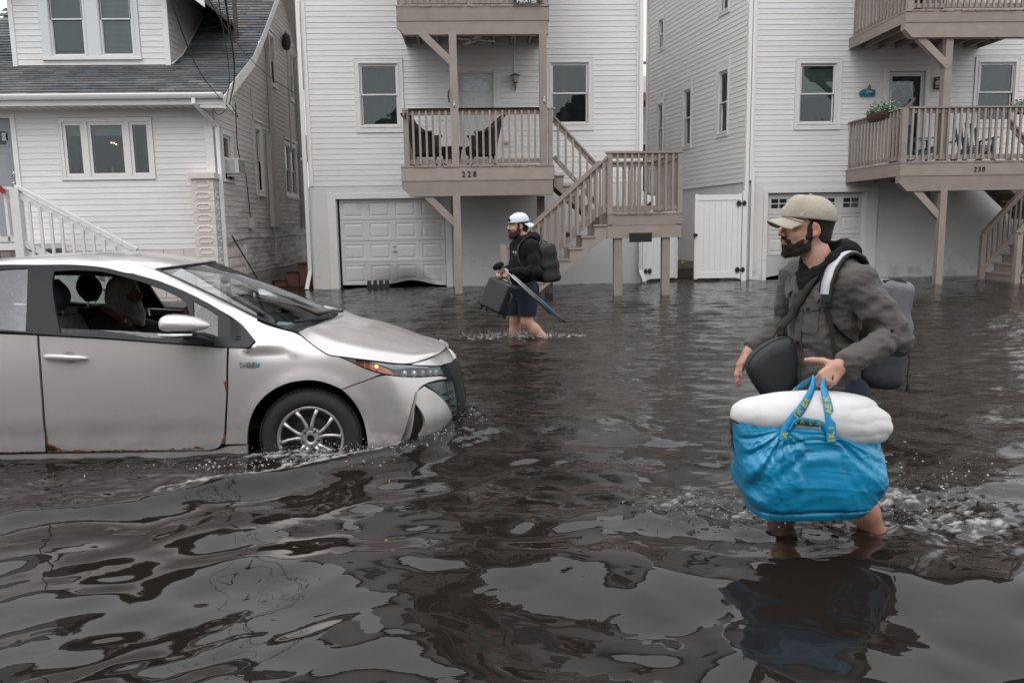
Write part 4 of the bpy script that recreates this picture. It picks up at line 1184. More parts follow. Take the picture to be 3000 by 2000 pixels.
b = MB(); b.beam((-10.6, 14.93, 2.2), (-8.3, 14.93, 2.2), 0.1, 0.05); b.beam((-10.6, 14.93, 1.3), (-8.3, 14.93, 1.3), 0.04, 0.09); b.build('porch_rail', WP, pr)
for k in range(12): inst('baluster', wb, pr, (-10.5 + 0.19 * k, 14.93, 1.25), (0, 0, 0), (1, 1, 0.93))
STG = mat('grey step treads', (0.33, 0.31, 0.30), .7, objvar=.05)
for k in range(6):
    x = -8.18 + 0.30 * k; z = 1.2 - 0.19 * (k + 1)
    b = MB(); b.bx(x, x + 0.32, 14.98, 16.2, z - 0.04, z); b.build('tread', STG, pr); b = MB(); b.bx(x - .01, x + 0.01, 14.98, 16.2, z - .2, z - .042); b.build('riser', WP, pr)
b = MB(); b.prism([(-8.16, 1.1), (-6.3, 0.0), (-6.3, -0.3), (-8.16, -0.3)], lambda u, w_, q: (u, q, w_), 14.95, 14.98); b.build('stringer', WP, pr, fix=True)
# ------------------------------------------------------------------ flood water
def hash2(ix, iy, seed):
    n = (ix.astype(np.int64) * 374761393 + iy.astype(np.int64) * 668265263 + seed * 1442695041) & 0x7fffffff
    n = ((n ^ (n >> 13)) * 1274126177) & 0x7fffffff
    return ((n ^ (n >> 16)) & 0xffff) / 65535.0
def vnoise(x, y, seed=0):
    ix = np.floor(x); iy = np.floor(y); fx = x - ix; fy = y - iy
    fx = fx * fx * fx * (fx * (fx * 6 - 15) + 10); fy = fy * fy * fy * (fy * (fy * 6 - 15) + 10)
    ix = ix.astype(np.int64); iy = iy.astype(np.int64)
    a = hash2(ix, iy, seed); b = hash2(ix + 1, iy, seed); c = hash2(ix, iy + 1, seed); d = hash2(ix + 1, iy + 1, seed)
    return (a + (b - a) * fx) * (1 - fy) + (c + (d - c) * fx) * fy
def fbm(x, y, seed=0, o=4, gain=0.5):
    s = 0; a = 1; t = 0
    for i in range(o):
        s = s + a * vnoise(x * 2 ** i + 17.3 * i, y * 2 ** i - 9.1 * i, seed + i); t += a; a *= gain
    return s / t
CREST = [(-0.14, 5.56), (-0.35, 5.21), (-0.55, 4.86), (-0.81, 4.60), (-1.06, 4.42), (-1.31, 4.29), (-1.61, 4.13), (-1.9, 4.0), (-2.36, 3.88), (-4.5, 3.6), (-8, 3.2)]
RINGS = [(-1.51, 2.62, 0.10), (-0.97, 3.47, 0.09), (-0.75, 2.98, 0.12), (-0.74, 2.9, 0.06), (0.05, 2.83, 0.10), (0.34, 4.5, 0.10), (0.42, 4.4, 0.07), (0.25, 4.2, 0.12), (0.78, 4.8, 0.08),
         (0.9, 3.95, 0.09), (1.0, 4.45, 0.08), (-0.97, 2.72, 0.07), (0.1, 4.05, 0.10), (1.25, 2.9, 0.10), (1.6, 2.6, 0.09), (0.6, 3.5, 0.08), (0.5, 2.6, 0.11), (-0.3, 3.4, 0.07), (-0.2, 5.9, .1), (1.9, 5.0, .1), (2.6, 4.3, .09)]
M1 = [(1.35, 3.58), (1.76, 3.36)]           # legs of the near man
M2 = [(0.47, 10.0), (0.72, 9.85)]           # legs of the far man
def crest_y(x):
    xs = np.array([p[0] for p in CREST][::-1]); ys = np.array([p[1] for p in CREST][::-1])
    return np.interp(x, xs, ys)
def water_h(x, y):
    r = np.random.default_rng(11)
    h = np.zeros_like(x)
    near = np.clip((9.0 - y) / 5.0, 0, 1); far = 1 - near
    wx = x + 0.05 * np.sin(2.1 * y + 1.3 * x) + 0.03 * np.sin(4.7 * y - 2.9 * x + 1) + 0.02 * np.sin(7.3 * x + 3.1 * y); wy = y + 0.05 * np.sin(2.3 * x - 1.1 * y + 2) + 0.03 * np.sin(5.1 * x + 2.2 * y) + 0.02 * np.sin(6.1 * y - 4.3 * x)
    # long smooth swell thrown off by the car, crests running away from it
    for i in range(20):
        lam = r.uniform(0.32, 1.2); th = R(r.uniform(80, 130)) if i % 3 else R(r.uniform(-30, 160))
        k = 2 * np.pi / lam
        h += near * 0.0044 * lam * np.sin(k * (wx * math.cos(th) + wy * math.sin(th)) + r.uniform(0, 6.28))
    for i in range(18):
        lam = r.uniform(0.18, 0.5); th = R(r.uniform(20, 160)); k = 2 * np.pi / lam
        h += (0.60 * near + 0.50) * 0.0026 * lam * np.sin(k * (wx * math.cos(th) + wy * math.sin(th)) + r.uniform(0, 6.28)) * (0.4 + 1.2 * vnoise(x * 0.8, y * 0.8, 50 + i))
    # wind chop further out, mostly towards the viewer
    for i in range(40):
        lam = r.uniform(0.10, 0.55); th = R(90 + r.normal(0, 24)); k = 2 * np.pi / lam
        h += far * 0.0046 * lam * np.sin(k * (x * math.cos(th) + y * math.sin(th)) + 2.0 * vnoise(x * 0.5, y * 0.5, 90 + i) * 3 + r.uniform(0, 6.28)) * (0.3 + 1.2 * vnoise(x * 0.35, y * 0.5, 130 + i))
    # big lazy hollows near the viewer
    for i in range(9):
        lam = r.uniform(1.2, 2.6); th = R(r.uniform(0, 180)); k = 2 * np.pi / lam
        h += near * 0.0030 * lam * np.sin(k * (wx * math.cos(th) + wy * math.sin(th)) + r.uniform(0, 6.28))
    for i in range(20):
        lam = r.uniform(0.045, 0.13); th = R(r.uniform(30, 150)); k = 2 * np.pi / lam
        h += 0.5 * 0.0026 * lam * np.sin(k * (wx * math.cos(th) + wy * math.sin(th)) + r.uniform(0, 6.28)) * np.clip(2.6 * vnoise(x * 1.1, y * 1.4, 170 + i) - 1.1, 0, 1)
    # bow wave beside the car and churned strip between crest and door
    cy = crest_y(x); d = y - cy
    on = np.clip((-0.15 - x) / 0.3, 0, 1) * np.clip((x + 9) / 3, 0, 1)
    h += on * (0.045 * np.exp(-(d / 0.10) ** 2) * np.exp(-np.clip(-x - 0.3, 0, 9) / 2.2) - 0.02 * np.exp(-((d + 0.28) / 0.2) ** 2))
    churn = on * np.clip((d + 0.03) / 0.06, 0, 1) * np.clip((5.2 - y) / 0.2, 0, 1)
    h += churn * 0.030 * (fbm(x * 7, y * 14, 31, 5, 0.6) - .5) - churn * 0.006
    nose = np.exp(-((x + 0.10) / 0.22) ** 2 - ((y - 5.55) / 0.55) ** 2)
    h += nose * (0.055 + 0.04 * (fbm(x * 12, y * 12, 77, 4) - .5))
    foam = 1.08 * churn * np.exp(-((d - 0.07) / 0.12) ** 2) * np.clip((x + 2.5) / 1.4, 0.15, 1) + 0.55 * churn * np.exp(-((y - 4.80) / 0.12) ** 2) * np.clip((x + 2.4) / 1.2, 0, 1) + 0.55 * np.exp(-((x + 0.22 - 0.5 * (y - 5.3)) / 0.09) ** 2) * np.clip((y - 4.95) / .1, 0, 1) * np.clip((5.75 - y) / .2, 0, 1)
    foam += 0.6 * churn * np.exp(-((x + 1.05) / 0.45) ** 2)
    # splashes round the legs
    tur = np.zeros_like(x)
    for (a, c), s, st in ((M1[0], 0.26, 1.6), (M1[1], 0.24, 1.5), ((1.0, 3.75), 0.16, 1.6), ((2.2, 3.4), 0.30, 1.5), ((2.0, 3.75), 0.3, 1.5), (M2[0], 0.24, 2.6), (M2[1], 0.24, 2.6), ((0.15, 9.95), 0.25, 2.6), ((1.1, 9.95), 0.3, 2.6)):
        tur = np.maximum(tur, np.exp(-(((x - a) / s / st) ** 2 + ((y - c) / s) ** 2)))
    h += tur * 0.05 * (fbm(x * 9, y * 11, 41, 5, 0.6) - .5)
    foam += tur ** 2 * 0.85
    wk = np.clip(1 - np.abs((x - 2.6) - 0) / 2.2, 0, 1) * np.exp(-((y - 3.6) / 0.5) ** 2)       # wake of the near man
    h += wk * 0.018 * (fbm(x * 9, y * 13, 61, 4, .6) - .5); foam += wk * 0.17
    wk2 = np.clip(1 - np.abs(x - 0.6) / 1.6, 0, 1) * np.exp(-((y - 9.75) / 0.35) ** 2); foam += wk2 * 0.25
    for a, c, s in RINGS:
        q = np.hypot(x - a, y - c)
        h += 0.0011 * np.exp(-((q - s * .7) / (s * .4)) ** 2) * np.cos((q - s) * 2 * np.pi / 0.04)
    n = fbm(x * 21, y * 29, 71, 5, 0.66); n2 = fbm(x * 45, y * 60, 72, 3)
    n3 = 1 - np.abs(2 * fbm(x * 11 + 3, y * 17, 73, 4, .6) - 1) * 2.2
    fm = np.clip((foam * 0.9 + (n - .5) * 1.6 + (n2 - .5) * 1.3 + (n3 - .5) * 0.35 - 0.86) * 2.4, 0, 1) * np.clip(foam * 4, 0, 1)
    h += 0.0035 * fm * (0.4 + n2) + 0.012 * np.clip(foam, 0, 1) * (n - .5)
    return h, fm
def grow(a, b, s0, g, smax):
    o = [a]; s = s0
    while abs(o[-1] - a) < abs(b - a):
        o.append(o[-1] + (s if b > a else -s)); s = min(s * g, smax)
    o[-1] = b
    return o
xs = sorted(set([-380, -200, -110] + grow(-4.2, -60, 0.017, 1.02, 4)[::-1] + list(np.arange(-4.2, 4.2, 0.017)) + grow(4.2, 60, 0.017, 1.02, 4) + [110, 200, 380]))
ys = sorted(set([-380, -150, -60, -30] + grow(1.7, -20, 0.05, 1.2, 3)[::-1] + list(np.arange(1.7, 6.6, 0.0145)) + grow(6.6, 24, 0.0145, 1.006, 0.07) + [25, 27, 30, 34, 38]))
def build_water():
    X, Y = np.meshgrid(np.array(xs, float), np.array(ys, float), indexing='ij')
    H, FM = water_h(X, Y)
    far = (np.abs(X) > 30) | (Y < 0.5) | (Y > 24.5)
    H = np.where(far, 0.0, H); FM = np.where(far, 0, FM)
    nx, ny = X.shape
    co = np.stack([X, Y, H], -1).reshape(-1, 3)
    I = np.arange(nx * ny).reshape(nx, ny)
    q = np.stack([I[:-1, :-1], I[1:, :-1], I[1:, 1:], I[:-1, 1:]], -1).reshape(-1, 4)
    me = bpy.data.meshes.new('flood_water')
    me.vertices.add(len(co)); me.vertices.foreach_set('co', co.astype(np.float32).ravel())
    me.loops.add(q.size); me.loops.foreach_set('vertex_index', q.ravel().astype(np.int32))
    me.polygons.add(len(q)); me.polygons.foreach_set('loop_start', np.arange(0, q.size, 4, dtype=np.int32)); me.polygons.foreach_set('loop_total', np.full(len(q), 4, np.int32))
    me.polygons.foreach_set('use_smooth', np.ones(len(q), bool))
    me.update()
    at = me.attributes.new('foam', 'FLOAT', 'POINT'); at.data.foreach_set('value', FM.astype(np.float32).ravel())
    m = bpy.data.materials.new('brown flood water'); m.use_nodes = True
    t = m.node_tree; b = t.nodes['Principled BSDF']; lk = t.links.new
    def nn(ty, **k):
        n = t.nodes.new(ty)
        for a, c in k.items(): setattr(n, a, c)
        return n
    geo = nn('ShaderNodeNewGeometry'); mp = nn('ShaderNodeMapping'); mp.inputs['Scale'].default_value = (0.7, 1.5, 1)
    lk(geo.outputs['Position'], mp.inputs[0])
    at_n = nn('ShaderNodeAttribute', attribute_name='foam')
    mixc = nn('ShaderNodeMix', data_type='RGBA'); mixc.inputs[6].default_value = (0.0125, 0.0102, 0.0086, 1); mixc.inputs[7].default_value = (0.34, 0.325, 0.31, 1)
    lk(at_n.outputs['Fac'], mixc.inputs[0]); lk(mixc.outputs[2], b.inputs['Base Color'])
    rr = nn('ShaderNodeMapRange'); rr.inputs['To Min'].default_value = 0.015; rr.inputs['To Max'].default_value = 0.45; lk(at_n.outputs['Fac'], rr.inputs['Value']); lk(rr.outputs[0], b.inputs['Roughness'])
    b.inputs['IOR'].default_value = 1.333
    n1 = nn('ShaderNodeTexNoise'); n1.inputs['Scale'].default_value = 9.0; n1.inputs['Detail'].default_value = 3.0; lk(mp.outputs[0], n1.inputs['Vector'])
    # wind ruffles come in patches and grow with distance from the sheltered kerbside
    sp = nn('ShaderNodeSeparateXYZ'); lk(geo.outputs['Position'], sp.inputs[0])
    rz = nn('ShaderNodeMapRange'); rz.inputs['From Min'].default_value = 3.5; rz.inputs['From Max'].default_value = 9.0; rz.inputs['To Min'].default_value = 0.03; rz.inputs['To Max'].default_value = 1.0; lk(sp.outputs['Y'], rz.inputs['Value'])
    bp = nn('ShaderNodeBump'); bp.inputs['Distance'].default_value = 0.016; lk(rz.outputs[0], bp.inputs['Strength']); lk(n1.outputs['Fac'], bp.inputs['Height']); lk(bp.outputs[0], b.inputs['Normal'])
    me.materials.append(m)
    o = bpy.data.objects.new('water', me); COL.objects.link(o)
    tag(o, kind='structure')
build_water()

# thrown drops
DROP = mat('water drops', (0.40, 0.39, 0.38), 0.08, var=0.1, spec=0.8)
def drops(name, label, seeds):
    r = np.random.default_rng(5); b = MB()
    for (cx, cy, sx, sy, hz, n, rr) in seeds:
        for _ in range(n):
            x = cx + r.normal(0, sx); y = cy + r.normal(0, sy); z = abs(r.normal(0, hz)) + 0.005; q = rr * (0.35 + r.exponential(0.5))
            q = min(q, rr * 2.2)
            st = r.uniform(0.8, 2.0)
            a = r.uniform(0, 6.28)
            e = Vector((math.cos(a), 0.3 * math.sin(a), math.sin(a))) * q * st; f = Vector((0, 1, 0)) * q; g = e.cross(f).normalized() * q
            c = Vector((x, y, z))
            b.add([c + e, c - e, c + f, c - f, c + g, c - g], [(0, 2, 4), (2, 1, 4), (1, 3, 4), (3, 0, 4), (2, 0, 5), (1, 2, 5), (3, 1, 5), (0, 3, 5)])
    o = b.build(name, DROP, smooth=True)
    tag(o, label, 'splash', kind='stuff')
drops('water_splash', 'white water thrown up by the silver car and its front wheel', [(-0.98, 4.78, 0.22, 0.05, 0.035, 336, 0.0024), (-0.62, 4.85, 0.16, 0.05, 0.03, 208, 0.0024), (-0.28, 5.15, 0.08, 0.12, 0.035, 176, 0.0024), (-0.06, 5.5, 0.07, 0.25, 0.05, 208, 0.0024), (-1.4, 4.55, 0.4, 0.06, 0.02, 260, 0.003)])
drops('water_splash', 'white splash round the legs of the man with the blue bag', [(0.98, 3.62, 0.13, 0.10, 0.05, 270, 0.0019), (1.35, 3.5, 0.2, 0.08, 0.04, 324, 0.0019), (1.85, 3.42, 0.12, 0.08, 0.04, 198, 0.0019), (2.15, 3.5, 0.16, 0.14, 0.05, 198, 0.0019), (2.4, 3.9, 0.3, 0.25, 0.03, 160, 0.003)])
drops('water_splash', 'white splash round the legs of the man carrying the suitcase', [(0.45, 9.9, 0.18, 0.08, 0.05, 420, 0.0042), (0.1, 9.95, 0.25, 0.06, 0.03, 260, 0.0042), (0.75, 9.85, 0.15, 0.06, 0.04, 220, 0.0042), (0.56, 9.9, 0.05, 0.04, 0.16, 80, 0.0042)])
# ------------------------------------------------------------------ car body surface (car space: x forward from the front axle, y to the car's left, z above water)
CX, CY = -1.06, 5.76
def crom(xs, pts, q):
    """monotone-ish cubic through pts at xs"""
    xs = np.asarray(xs, float); pts = np.asarray(pts, float); q = np.clip(np.asarray(q, float), xs[0], xs[-1])
    m = np.gradient(pts, xs, axis=0)
    i = np.clip(np.searchsorted(xs, q, side='right') - 1, 0, len(xs) - 2)
    h = xs[i + 1] - xs[i]; t = (q - xs[i]) / h
    sh = (slice(None),) * 1
    def w(a): return a if pts.ndim == 1 else a[..., None]
    h00 = w(2 * t ** 3 - 3 * t ** 2 + 1); h10 = w((t ** 3 - 2 * t ** 2 + t) * h); h01 = w(-2 * t ** 3 + 3 * t ** 2); h11 = w((t ** 3 - t ** 2) * h)
    return h00 * pts[i] + h10 * m[i] + h01 * pts[i + 1] + h11 * m[i + 1]
PLAN = np.array([(-3.66, 0.0), (-3.64, -0.35), (-3.58, -0.62), (-3.45, -0.78), (-3.2, -0.845), (-2.8, -0.87), (-2.2, -0.88), (-1.4, -0.88), (-0.7, -0.88), (-0.3, -0.879), (0.0, -0.874), (0.25, -0.858), (0.42, -0.825), (0.56, -0.77), (0.685, -0.685), (0.785, -0.56), (0.865, -0.40), (0.92, -0.2), (0.94, 0.0)])
_sl = np.concatenate([[0], np.cumsum(np.hypot(*np.diff(PLAN, axis=0).T))])
_sl -= np.interp(0.0, PLAN[:, 0], _sl)
TMAX, TMIN = _sl[-1], _sl[0]
ZD = [-0.3, -0.05, 0.035, 0.09, 0.14, 0.20, 0.33, 0.47, 0.58, 0.68, 0.76, 0.85]; OD = [0.12, 0.05, 0.032, 0.024, 0.020, 0.006, 0.0, 0.004, 0.013, 0.028, 0.044, 0.065]
ZF = [-0.3, 0.0, 0.2, 0.35, 0.45, 0.53, 0.60, 0.66, 0.71, 0.75, 0.80]; OF = [0.06, 0.03, 0.012, 0.0, 0.003, 0.014, 0.034, 0.065, 0.105, 0.15, 0.24]
ZN = [-0.3, -0.02, 0.10, 0.25, 0.36, 0.44, 0.50, 0.55, 0.62]; ON = [0.14, 0.04, 0.0, 0.012, 0.035, 0.065, 0.105, 0.16, 0.27]
def belt_z(t): return np.interp(t, [-3.0, -1.8, -1.58, -1.2, -0.5, 0.0], [0.83, 0.79, 0.77, 0.74, 0.67, 0.62])
def sm(a, b, x):
    u = np.clip((x - a) / (b - a), 0, 1); return u * u * (3 - 2 * u)
def carS(t, z):
    t = np.asarray(t, float); z = np.asarray(z, float); t, z = np.broadcast_arrays(t, z)
    p = crom(_sl, PLAN, t); p2 = crom(_sl, PLAN, np.clip(t + 1e-3, TMIN, TMAX)); p1 = crom(_sl, PLAN, np.clip(t - 1e-3, TMIN, TMAX))
    d = p2 - p1; d /= np.maximum(np.linalg.norm(d, axis=-1, keepdims=True), 1e-9)
    n = np.stack([-d[..., 1], d[..., 0]], -1)        # points inwards for travel towards the nose on the near side
    zb = belt_z(t)
    zz = np.minimum(z, np.maximum(zb, 0.3))
    od = crom(ZD, OD, np.where(t < -0.45, zz, z)) + 0.52 * np.clip(z - zb, 0, 9) - 0.12 * np.clip(z - zb, 0, 9) ** 2
    of = crom(ZF, OF, z); on = crom(ZN, ON, z)
    a = sm(-0.62, -0.2, t); c = sm(0.30, 0.80, t)
    # above the belt the pillar base keeps the door section a little longer
    a = np.where(z > zb, sm(-0.30, 0.05, t), a)
    o = (od * (1 - a) + of * a) * (1 - c) + on * c
    # flared arch lip
    rr = np.hypot(t, z - 0.07); o = o - 0.014 * np.exp(-((rr - 0.385) / 0.05) ** 2) * sm(-0.1, 0.15, z)
    q = p + n * o[..., None]
    return np.stack([q[..., 0], np.minimum(q[..., 1], 0.0), z], -1)
# ------------------------------------------------------------------ silver hatchback
def paint_mat():
    m = mat('silver beige car paint', (0.56, 0.525, 0.51), 0.26, var=0.02, vscale=2, metal=0.48, coat=0.7, dirt=((0.20, 0.18, 0.16), 5, 0.52, 1.1, (0.0, 0.45)))
    return m
PAINT = paint_mat()
CBLK = mat('car black trim', (0.016, 0.017, 0.019), 0.35, var=0.1, spec=0.22)
CDRK = mat('car underbody black', (0.008, 0.008, 0.008), 0.9)
CINT = mat('car interior cloth', (0.011, 0.011, 0.0115), 0.9, spec=0.2)
CGLS = glass_mat('car side glass', (0.82, 0.87, 0.85), 0.01, 0.0)
CGLR = glass_mat('wet car glass', (0.50, 0.56, 0.55), 0.03, 0.10, drops=True)
CWS = glass_mat('windscreen glass', (0.72, 0.80, 0.78), 0.01, 0.03)
RUBB = mat('tyre rubber', (0.016, 0.016, 0.016), 0.75, var=0.3, vscale=20, bump=0.001, bscale=200)
RIM = mat('scuffed alloy', (0.52, 0.50, 0.49), 0.35, var=0.12, vscale=14, metal=0.85, dirt=((0.16, 0.10, 0.07), 14, 0.58, 0.75))
RUST = mat('rust', (0.16, 0.055, 0.022), 0.9, var=0.5, vscale=60, bump=0.003, bscale=150)
GRILLE = mat('gloss teal black grille', (0.015, 0.030, 0.033), 0.12, var=0.2, coat=0.5)
CARO = Vector((CX, CY, 0))
car = thing('hatchback_car', 'silver hatchback with rust along its door wading through the flood', 'car', CARO)
def densify(poly, step, smooth=True, closed=True):
    P = np.array(poly, float); n = len(P); out = []; hard = []
    for i in range(n if closed else n - 1):
        a, c = P[i], P[(i + 1) % n]; e0 = a - P[i - 1]; e1 = c - a
        cosv = float(e0 @ e1) / (np.linalg.norm(e0) * np.linalg.norm(e1) + 1e-9)
        k = max(1, int(round(np.linalg.norm(e1) / step)))
        for j in range(k):
            out.append(a + (c - a) * j / k); hard.append(j == 0 and (cosv < 0.72))
    if not closed: out.append(P[-1]); hard.append(True); hard[0] = True
    out = np.array(out); hard = np.array(hard)
    if smooth:
        for _ in range(8):
            av = (np.roll(out, 1, 0) + np.roll(out, -1, 0)) / 2
            out = np.where(hard[:, None], out, 0.5 * out + 0.5 * av)
    return out
def inside(P, q):
    x, y = q[:, 0], q[:, 1]; r = np.zeros(len(q), bool); n = len(P)
    for i in range(n):
        x0, y0 = P[i]; x1, y1 = P[(i + 1) % n]
        c = ((y0 > y) != (y1 > y))
        with np.errstate(divide='ignore', invalid='ignore'):
            r ^= c & (x < (x1 - x0) * (y - y0) / (y1 - y0) + x0)
    return r
def segdist(P, q):
    d = np.full(len(q), 9.0)
    for i in range(len(P)):
        a, c = P[i], P[(i + 1) % len(P)]; e = c - a; t = np.clip(((q - a) @ e) / (e @ e + 1e-12), 0, 1); d = np.minimum(d, np.linalg.norm(q - a - t[:, None] * e, axis=1))
    return d
def shrink(P, w):
    n = np.roll(P, -1, 0) - np.roll(P, 1, 0); n /= np.linalg.norm(n, axis=1, keepdims=True) + 1e-9
    A = np.sum(P[:, 0] * np.roll(P[:, 1], -1) - np.roll(P[:, 0], -1) * P[:, 1])
    nn = np.stack([-n[:, 1], n[:, 0]], 1) * (1 if A > 0 else -1)
    return P + nn * w
def carN(t, z):
    e = 2e-3
    a = carS(t + e, z) - carS(t - e, z); c = carS(t, z + e) - carS(t, z - e)
    n = np.cross(c, a); n /= np.linalg.norm(n, axis=-1, keepdims=True) + 1e-9
    return np.where((n[..., 1:2] > 0) & (np.abs(n[..., 1:2]) > .3), -n, n)
def cdt(outer, holes, step):
    lo, hi = outer.min(0), outer.max(0)
    g = np.stack(np.meshgrid(np.arange(lo[0] + step * .5, hi[0], step), np.arange(lo[1] + step * .5, hi[1], step), indexing='ij'), -1).reshape(-1, 2)
    g = g[inside(outer, g)]
    for h in [outer] + holes:
        if len(g): g = g[segdist(h, g) > step * .45]
    for h in holes:
        if len(g): g = g[~inside(h, g)]
    pts = list(outer); ed = [(i, (i + 1) % len(outer)) for i in range(len(outer))]; fc = [list(range(len(outer)))]
    for h in holes:
        k = len(pts); pts += list(h); ed += [(k + i, k + (i + 1) % len(h)) for i in range(len(h))]
    pts += list(g)
    v, e, f, *_ = delaunay_2d_cdt([Vector(p) for p in pts], ed, fc, 1, 1e-5)
    v = np.array([(p.x, p.y) for p in v])
    F = [t for t in f]
    if holes:
        cen = np.array([v[list(t)].mean(0) for t in F]); bad = np.zeros(len(F), bool)
        for h in holes: bad |= inside(h, cen)
        F = [t for t, q in zip(F, bad) if not q]
    return v, F
def panel(name, poly, m, par, holes=(), off=0.0, gap=0.0035, step=0.035, flange=0.022, smooth=True, both=True, far_name=None, one=False, surf=None):
    S = surf or carS
    outer = shrink(densify(poly, 0.02, smooth), gap); hs = [densify(h, 0.02, smooth) for h in holes]
    v, F = cdt(outer, hs, step)
    def mk(sgn):
        b = MB(); P = S(v[:, 0], v[:, 1]) + (carN(v[:, 0], v[:, 1]) * off if off else 0)
        P[:, 1] *= sgn
        b.add([Vector(p) + CARO for p in P], [t if sgn < 0 else t[::-1] for t in F])
        if flange:
            for L_ in [outer] + hs:
                q = S(L_[:, 0], L_[:, 1]); nrm = carN(L_[:, 0], L_[:, 1]); A = q + nrm * off; B = q - nrm * flange
                A[:, 1] *= sgn; B[:, 1] *= sgn
                b.grid([[Vector(x) + CARO, Vector(y) + CARO] for x, y in zip(A, B)], cu=True)
        return b
    o1 = mk(1.0)
    # the surface function already lies on the near (negative y) side
    res = []
    if one:
        far = mk(-1.0); o1.add(far.v, far.f); return o1.build(name, m, par, smooth=True, fix=True)
    r = o1.build(name, m, par, smooth=True, fix=True)
    if both: mk(-1.0).build(far_name or name, m, car, smooth=True, fix=True)
    return r
DOOR = [(-1.604, 0.764), (-1.216, 0.736), (-0.864, 0.704), (-0.476, 0.664), (-0.48, 0.564), (-0.488, 0.384), (-0.512, 0.192), (-0.54, 0.052), (-0.572, 0.022), (-0.608, 0.018), (-1.008, 0.026), (-1.456, 0.034), (-1.616, 0.036), (-1.6, 0.176), (-1.59, 0.364), (-1.592, 0.592)]
RDOOR = [(-1.612, 0.768), (-2.0, 0.79), (-2.55, 0.825), (-2.62, 0.6), (-2.42, 0.40), (-2.33, 0.15), (-2.30, 0.045), (-1.624, 0.038), (-1.608, 0.176), (-1.598, 0.364), (-1.6, 0.592)]
QUARTER = [(-2.55, 0.825), (-2.9, 0.84), (-3.35, 0.86), (TMIN, 0.80), (TMIN, 0.02), (-3.05, 0.02), (-3.08, 0.15), (-3.0, 0.33), (-2.86, 0.43), (-2.7, 0.46), (-2.54, 0.43), (-2.43, 0.36), (-2.62, 0.6)]
FEND = [(-0.470, 0.664), (-0.34, 0.66), (-0.308, 0.692), (-0.32, 0.728), (-0.40, 0.80), (-0.372, 0.846), (-0.28, 0.80), (-0.152, 0.757), (-0.06, 0.738), (0.008, 0.688), (0.084, 0.636), (0.14, 0.606), (0.212, 0.592), (0.284, 0.552), (0.372, 0.504), (0.468, 0.468), (0.344, 0.432), (0.208, 0.392), (0.136, 0.432), (0.048, 0.456), (-0.024, 0.456), (-0.112, 0.444), (-0.204, 0.404), (-0.28, 0.344), (-0.332, 0.276), (-0.364, 0.192), (-0.384, 0.104), (-0.386, 0.056), (-0.53, 0.054), (-0.506, 0.192), (-0.482, 0.384), (-0.474, 0.564)]
BUMP = [(0.208, 0.392), (0.344, 0.432), (0.468, 0.468), (0.576, 0.44), (0.72, 0.416), (1.008, 0.384), (1.152, 0.336), (0.964, 0.36), (0.82, 0.364), (0.74, 0.348), (0.7, 0.324), (0.656, 0.224), (0.62, 0.132), (0.592, 0.036), (0.56, -0.04), (0.356, -0.04), (0.352, 0.064), (0.344, 0.144), (0.324, 0.22), (0.292, 0.292), (0.248, 0.356)]
CORN = [(0.715, 0.328), (0.79, 0.352), (0.892, 0.292), (0.988, 0.22), (1.032, 0.16), (1.128, 0.06), (TMAX, 0.05), (TMAX, -0.06), (0.56, -0.06), (0.612, 0.04), (0.645, 0.14), (0.68, 0.24)]
FOGP = [(0.684, 0.26), (0.724, 0.21), (0.756, 0.15), (0.764, 0.108), (0.748, 0.05), (0.70, -0.005), (0.64, 0.0), (0.655, 0.10)]
GRIL = [(0.80, 0.362), (0.96, 0.354), (1.148, 0.332), (TMAX, 0.296), (TMAX, 0.05), (1.135, 0.062), (1.036, 0.168), (0.992, 0.226), (0.896, 0.30)]
EMBL = [(1.048, 0.436), (TMAX, 0.395), (TMAX, 0.298), (1.152, 0.334), (1.012, 0.388)]
NOSE = [(0.728, 0.500), (0.888, 0.500), (1.032, 0.503), (1.268, 0.505), (TMAX, 0.505), (TMAX, 0.40), (1.05, 0.440), (0.716, 0.492)]
HEAD = [(0.212, 0.590), (0.284, 0.576), (0.416, 0.548), (0.584, 0.512), (0.716, 0.490), (1.046, 0.436), (1.010, 0.386), (0.72, 0.42), (0.576, 0.44), (0.468, 0.468), (0.372, 0.504), (0.284, 0.552)]
AMBR = [(0.286, 0.553), (0.376, 0.540), (0.476, 0.512), (0.556, 0.462), (0.562, 0.448), (0.468, 0.474), (0.376, 0.508)]
DLOT = [(-2.9, 0.98), (-2.5, 1.13), (-1.9, 1.188), (-1.664, 1.184), (-1.452, 1.18), (-1.268, 1.16), (-1.084, 1.12), (-0.9, 1.064), (-0.712, 0.984), (-0.544, 0.892), (-0.44, 0.82), (-0.36, 0.752), (-0.31, 0.70)]
GLS = [(-1.48, 0.775), (-1.54, 0.94), (-1.58, 1.108), (-1.566, 1.142), (-1.448, 1.148), (-1.268, 1.136), (-1.08, 1.084), (-0.896, 1.024), (-0.752, 0.952), (-0.716, 0.868), (-0.69, 0.715), (-0.952, 0.738), (-1.216, 0.758)]
QRT = [(-0.705, 0.945), (-0.632, 0.908), (-0.548, 0.856), (-0.536, 0.72), (-0.675, 0.72)]
RGL = [(-2.45, 0.86), (-2.4, 1.09), (-1.9, 1.158), (-1.728, 1.164), (-1.684, 0.784), (-2.0, 0.805)]
DLO = DLOT + [(-0.345, 0.664), (-0.476, 0.668), (-0.864, 0.708), (-1.216, 0.740), (-1.604, 0.768), (-2.0, 0.794), (-2.55, 0.83), (-2.9, 0.86)]
